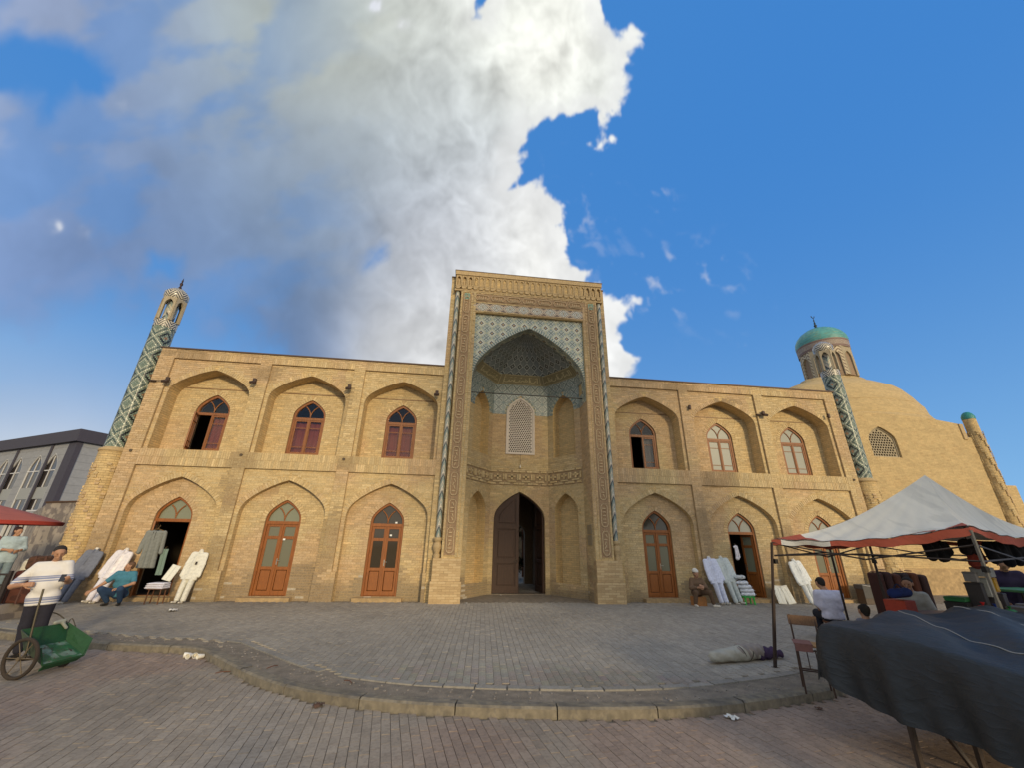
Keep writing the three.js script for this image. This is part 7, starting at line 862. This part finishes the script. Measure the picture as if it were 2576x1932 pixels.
  const b = thing('blue_bag', 'dark blue bag lying on the red crate', 'bag', [5.93, 0.98, 7.66]); mesh('bag', blob([prim([-0.14, 0, 0], [0.16, 0.02, 0], 0.085), prim([-0.1, 0.02, 0.08], [0.1, 0.03, 0.08], 0.07)], 0.04, 0.017), cloth(34, 54, 116), b); mesh('handle', tube([[-0.1, 0.08, 0], [0, 0.16, 0], [0.1, 0.09, 0]], 0.012), cloth(30, 40, 80), b);
  for (let i = 0; i < 6; i++) { const r = thing('carpet_roll', `dark carpet standing in the row behind the man in grey, ${['leftmost', 'second from left', 'third from left', 'third from right', 'second from right', 'rightmost'][i]}`, 'carpet', [7.55 + i * 0.19, PLAZA, 5.75 + i * 0.04], 0, 'carpets standing in a row behind the stall'); mesh('roll', rbox(0.175, 1.36 + 0.05 * Math.sin(i * 2.2), 0.30, 0.06, 0, 0.70, 0), cloth(...[[66, 34, 26], [58, 30, 28], [78, 40, 26], [48, 34, 34], [92, 48, 26], [60, 36, 30]][i], { bumpScale: 0.006 }), r); mesh('end', new THREE.CylinderGeometry(0.065, 0.07, 0.02, 16).translate(0, 1.40 + 0.05 * Math.sin(i * 2.2), 0), cloth(120, 80, 60), r); }
  const hang = (n, l, p, w, h, c, k) => { const g = thing(n, l, 'garment', p); const P = []; for (let i = 0; i < k; i++) { const x = (i / Math.max(1, k - 1) - 0.5) * w; P.push(prim([x, 0, 0], [x + 0.02 * Math.sin(i * 5), -h * (0.8 + 0.25 * Math.sin(i * 2.7)), 0.02 * Math.cos(i * 3)], 0.06, 0.075)); } mesh('cloth', surfaceNets((x, y, z) => sdf(P, 0.03)(x, y, z) + 0.01 * Math.sin(x * 40 + y * 10), ...boundsOf(P, 0.04), 0.02), cloth(...c), g); mesh('hook', bar([0, 0, 0], [0, 0.2, 0], 0.008), metal(60, 56, 50), g); };
  hang('hanging_bag', 'black bundle hanging from the tent frame left of the bright leg', [5.88, 1.86, 8.62], 0.36, 0.22, [22, 20, 20], 5); hang('hanging_coats', 'row of dark clothes hanging from the tent frame at the right edge', [7.25, 1.86, 8.85], 1.25, 0.26, [24, 22, 28], 12); hang('red_garland', 'red patterned cloth hanging from the tent frame beside the bright leg', [6.55, 1.72, 8.66], 0.16, 0.2, [150, 62, 46], 3); hang('hanging_cloth', 'dark brown cloth hanging above the red patterned cloth', [6.42, 1.90, 8.72], 0.22, 0.16, [40, 28, 26], 4);
  const tb = thing('green_table', 'table with a green top before the person in purple', 'table', [8.25, PLAZA, 8.0], 0.1); mesh('table_top', rbox(0.9, 0.045, 0.6, 0.01, 0, 1.22, 0), std({ color: rgb(70, 130, 84), roughness: 0.5 }), tb); for (const [x, z] of [[-0.4, -0.25], [0.4, -0.25], [-0.4, 0.25], [0.4, 0.25]]) mesh('leg', bar([x, 0, z], [x, 1.2, z], 0.02), metal(60, 56, 50), tb); mesh('shelf', box(0.8, 0.03, 0.5, 0, 0.85, 0), darkWood, tb);
  const nuts = thing('snack_packs', 'heap of small shiny snack packs at the right edge', 'snacks', [7.35, 0.86, 8.95]); nuts.userData.kind = 'stuff'; { const q = [], r = rngOf(8); for (let i = 0; i < 70; i++) q.push(rbox(0.05, 0.012, 0.035, 0.004, (r() - 0.5) * 0.5, 0.02 + r() * 0.16, (r() - 0.5) * 0.3, [r() * 3, r() * 3, r() * 3])); mesh('pack', q, std({ color: rgb(176, 160, 120), roughness: 0.3, metalness: 0.3 }), nuts).userData.kind = 'stuff'; }
}
// ---------------------------------------------------------------- litter
{ const white = std({ color: rgb(226, 222, 210), roughness: 0.6 });
  const cupW = ['leftmost of the white cups lying at the kerb', 'second white cup from the left at the kerb', 'third white cup from the left at the kerb', 'small white cup at the right of those lying at the kerb']; [[-7.17, 6.20, 0.3], [-7.10, 6.26, 1.4], [-7.04, 6.22, 2.2], [-6.90, 6.30, 0.9]].forEach(([x, z, a], i) => { const c = thing('paper_cup', cupW[i], 'cup', [x, ROAD + 0.045, z], a); mesh('cup', lathe([[0.0, -0.05], [0.03, -0.05], [0.042, 0.05], [0.038, 0.05], [0.028, -0.045]], 18).rotateZ(1.5), std({ color: rgb(228, 224, 212), roughness: 0.6, side: THREE.DoubleSide }), c); mesh('rim', new THREE.TorusGeometry(0.041, 0.004, 6, 20).rotateY(1.5708).translate(-0.05, 0, 0), white, c); });
  const scrap = (n, l, p, s, m, seed) => { const t = thing(n, l, 'litter', p, seed); const g = new THREE.PlaneGeometry(s, s * 0.7, 6, 5).rotateX(-Math.PI / 2), P = g.attributes.position, r = rngOf(seed * 7 + 3); for (let i = 0; i < P.count; i++) P.setXYZ(i, P.getX(i) * (0.8 + 0.3 * r()), 0.012 + s * 0.28 * r(), P.getZ(i) * (0.8 + 0.3 * r())); g.computeVertexNormals(); mesh('paper', g, m, t); };
  const ws = std({ color: rgb(222, 218, 208), roughness: 0.7, side: THREE.DoubleSide }), bs = std({ color: rgb(92, 66, 50), roughness: 0.8, side: THREE.DoubleSide });
  scrap('crumpled_bag', 'crumpled white bag on the road below the middle of the kerb', [1.0, ROAD, 9.45], 0.15, ws, 2); scrap('paper_scrap', 'white paper scrap on the plaza at the left', [-10.05, PLAZA, 1.9], 0.24, ws, 5); scrap('brown_wrapper', 'folded brown wrapper standing on the road left of the middle', [-4.17, ROAD, 8.70], 0.14, bs, 7); scrap('dark_scrap', 'small dark scrap on the road at the foot of the chair', [2.40, ROAD, 9.25], 0.09, bs, 9); scrap('paper_scrap', 'tiny white scrap at the foot of the left portal pedestal', [-2.1, PLAZA, 0.35], 0.09, ws, 11); scrap('paper_scrap', 'tiny white scrap in front of the gate', [-0.75, PLAZA, -1.9], 0.07, ws, 13);
  for (const [x, z, l] of [[-5.9, 7.6, 'short twig on the earth strip left of the kerb bend'], [-3.95, 8.15, 'short twig on the earth strip in the middle'], [-5.3, 7.35, 'dark twig at the edge of the pavers']]) { const t = thing('twig', l, 'twig', [x, PLAZA + 0.012, z], x); mesh('stick', tube([[-0.09, 0, 0], [0, 0.012, 0.01], [0.1, 0, -0.01]], 0.006), darkWood, t); } }

// ================================================================ behind the camera: what throws the long shadows into the square
person({ label: 'photographer standing behind the camera, outside the picture', pos: [-2.42, ROAD, 15.75], turn: Math.PI, J: { ...STAND, elL: [0.30, 1.20, 0.05], elR: [-0.30, 1.20, 0.05], wrL: [0.20, 1.40, 0.16], wrR: [-0.20, 1.40, 0.16] }, shirt: cloth(90, 94, 104), trousers: cloth(40, 42, 50) });
{ const l = thing('street_lamp', 'street lamp post on the far side of the street behind the camera', 'lamp', [-4.3, ROAD, 18.2]); mesh('post', [lathe([[0.24, 0], [0.24, 0.5], [0.17, 0.6], [0.13, 2.8], [0.10, 5.8]], 20)], metal(60, 62, 60), l); mesh('arm', tube([[0, 5.75, 0], [0.3, 6.1, 0], [1.0, 6.2, 0]], 0.04), metal(60, 62, 60), l); mesh('lantern', rbox(0.5, 0.12, 0.22, 0.04, 1.1, 6.18, 0), metal(80, 80, 78), l); }
function tree(label, x, z, h, R, cy, ry, n, seed) { const t = thing('plane_tree', label, 'tree', [x, ROAD, z], 0, 'trees across the street behind the camera'); const r = rngOf(seed), limbs = []; for (let k = 0; k < 9; k++) { const a = k / 9 * 6.283 + r(), e = [Math.cos(a) * R * 0.65, cy + (r() - 0.35) * ry, Math.sin(a) * R * 0.65]; limbs.push(bar([0, cy - ry * 0.9 + r() * ry * 0.5, 0], e, 0.10, 0.03)); } mesh('trunk', [bar([0, 0, 0], [0.1, cy, 0], 0.26, 0.14, 12), ...limbs], woodMat(92, 78, 62, 0.9), t); mesh('crown', leafCloud(n, 0, cy, 0, R, ry, R, 0.30, seed), leafMat(0.06, 0.10, 0.03), t); }
tree('tall spreading tree behind the camera, right of the street lamp', 11.8, 30, 20, 5.0, 14.6, 5.6, 11500, 21);
tree('low broad tree behind the camera, nearest the tent', 13.2, 22, 10, 3.4, 6.6, 3.0, 6500, 22);
tree('round tree far behind the camera at the right', 17.5, 33, 16, 4.0, 8.5, 4.2, 8000, 23);

renderer.render(scene, camera);
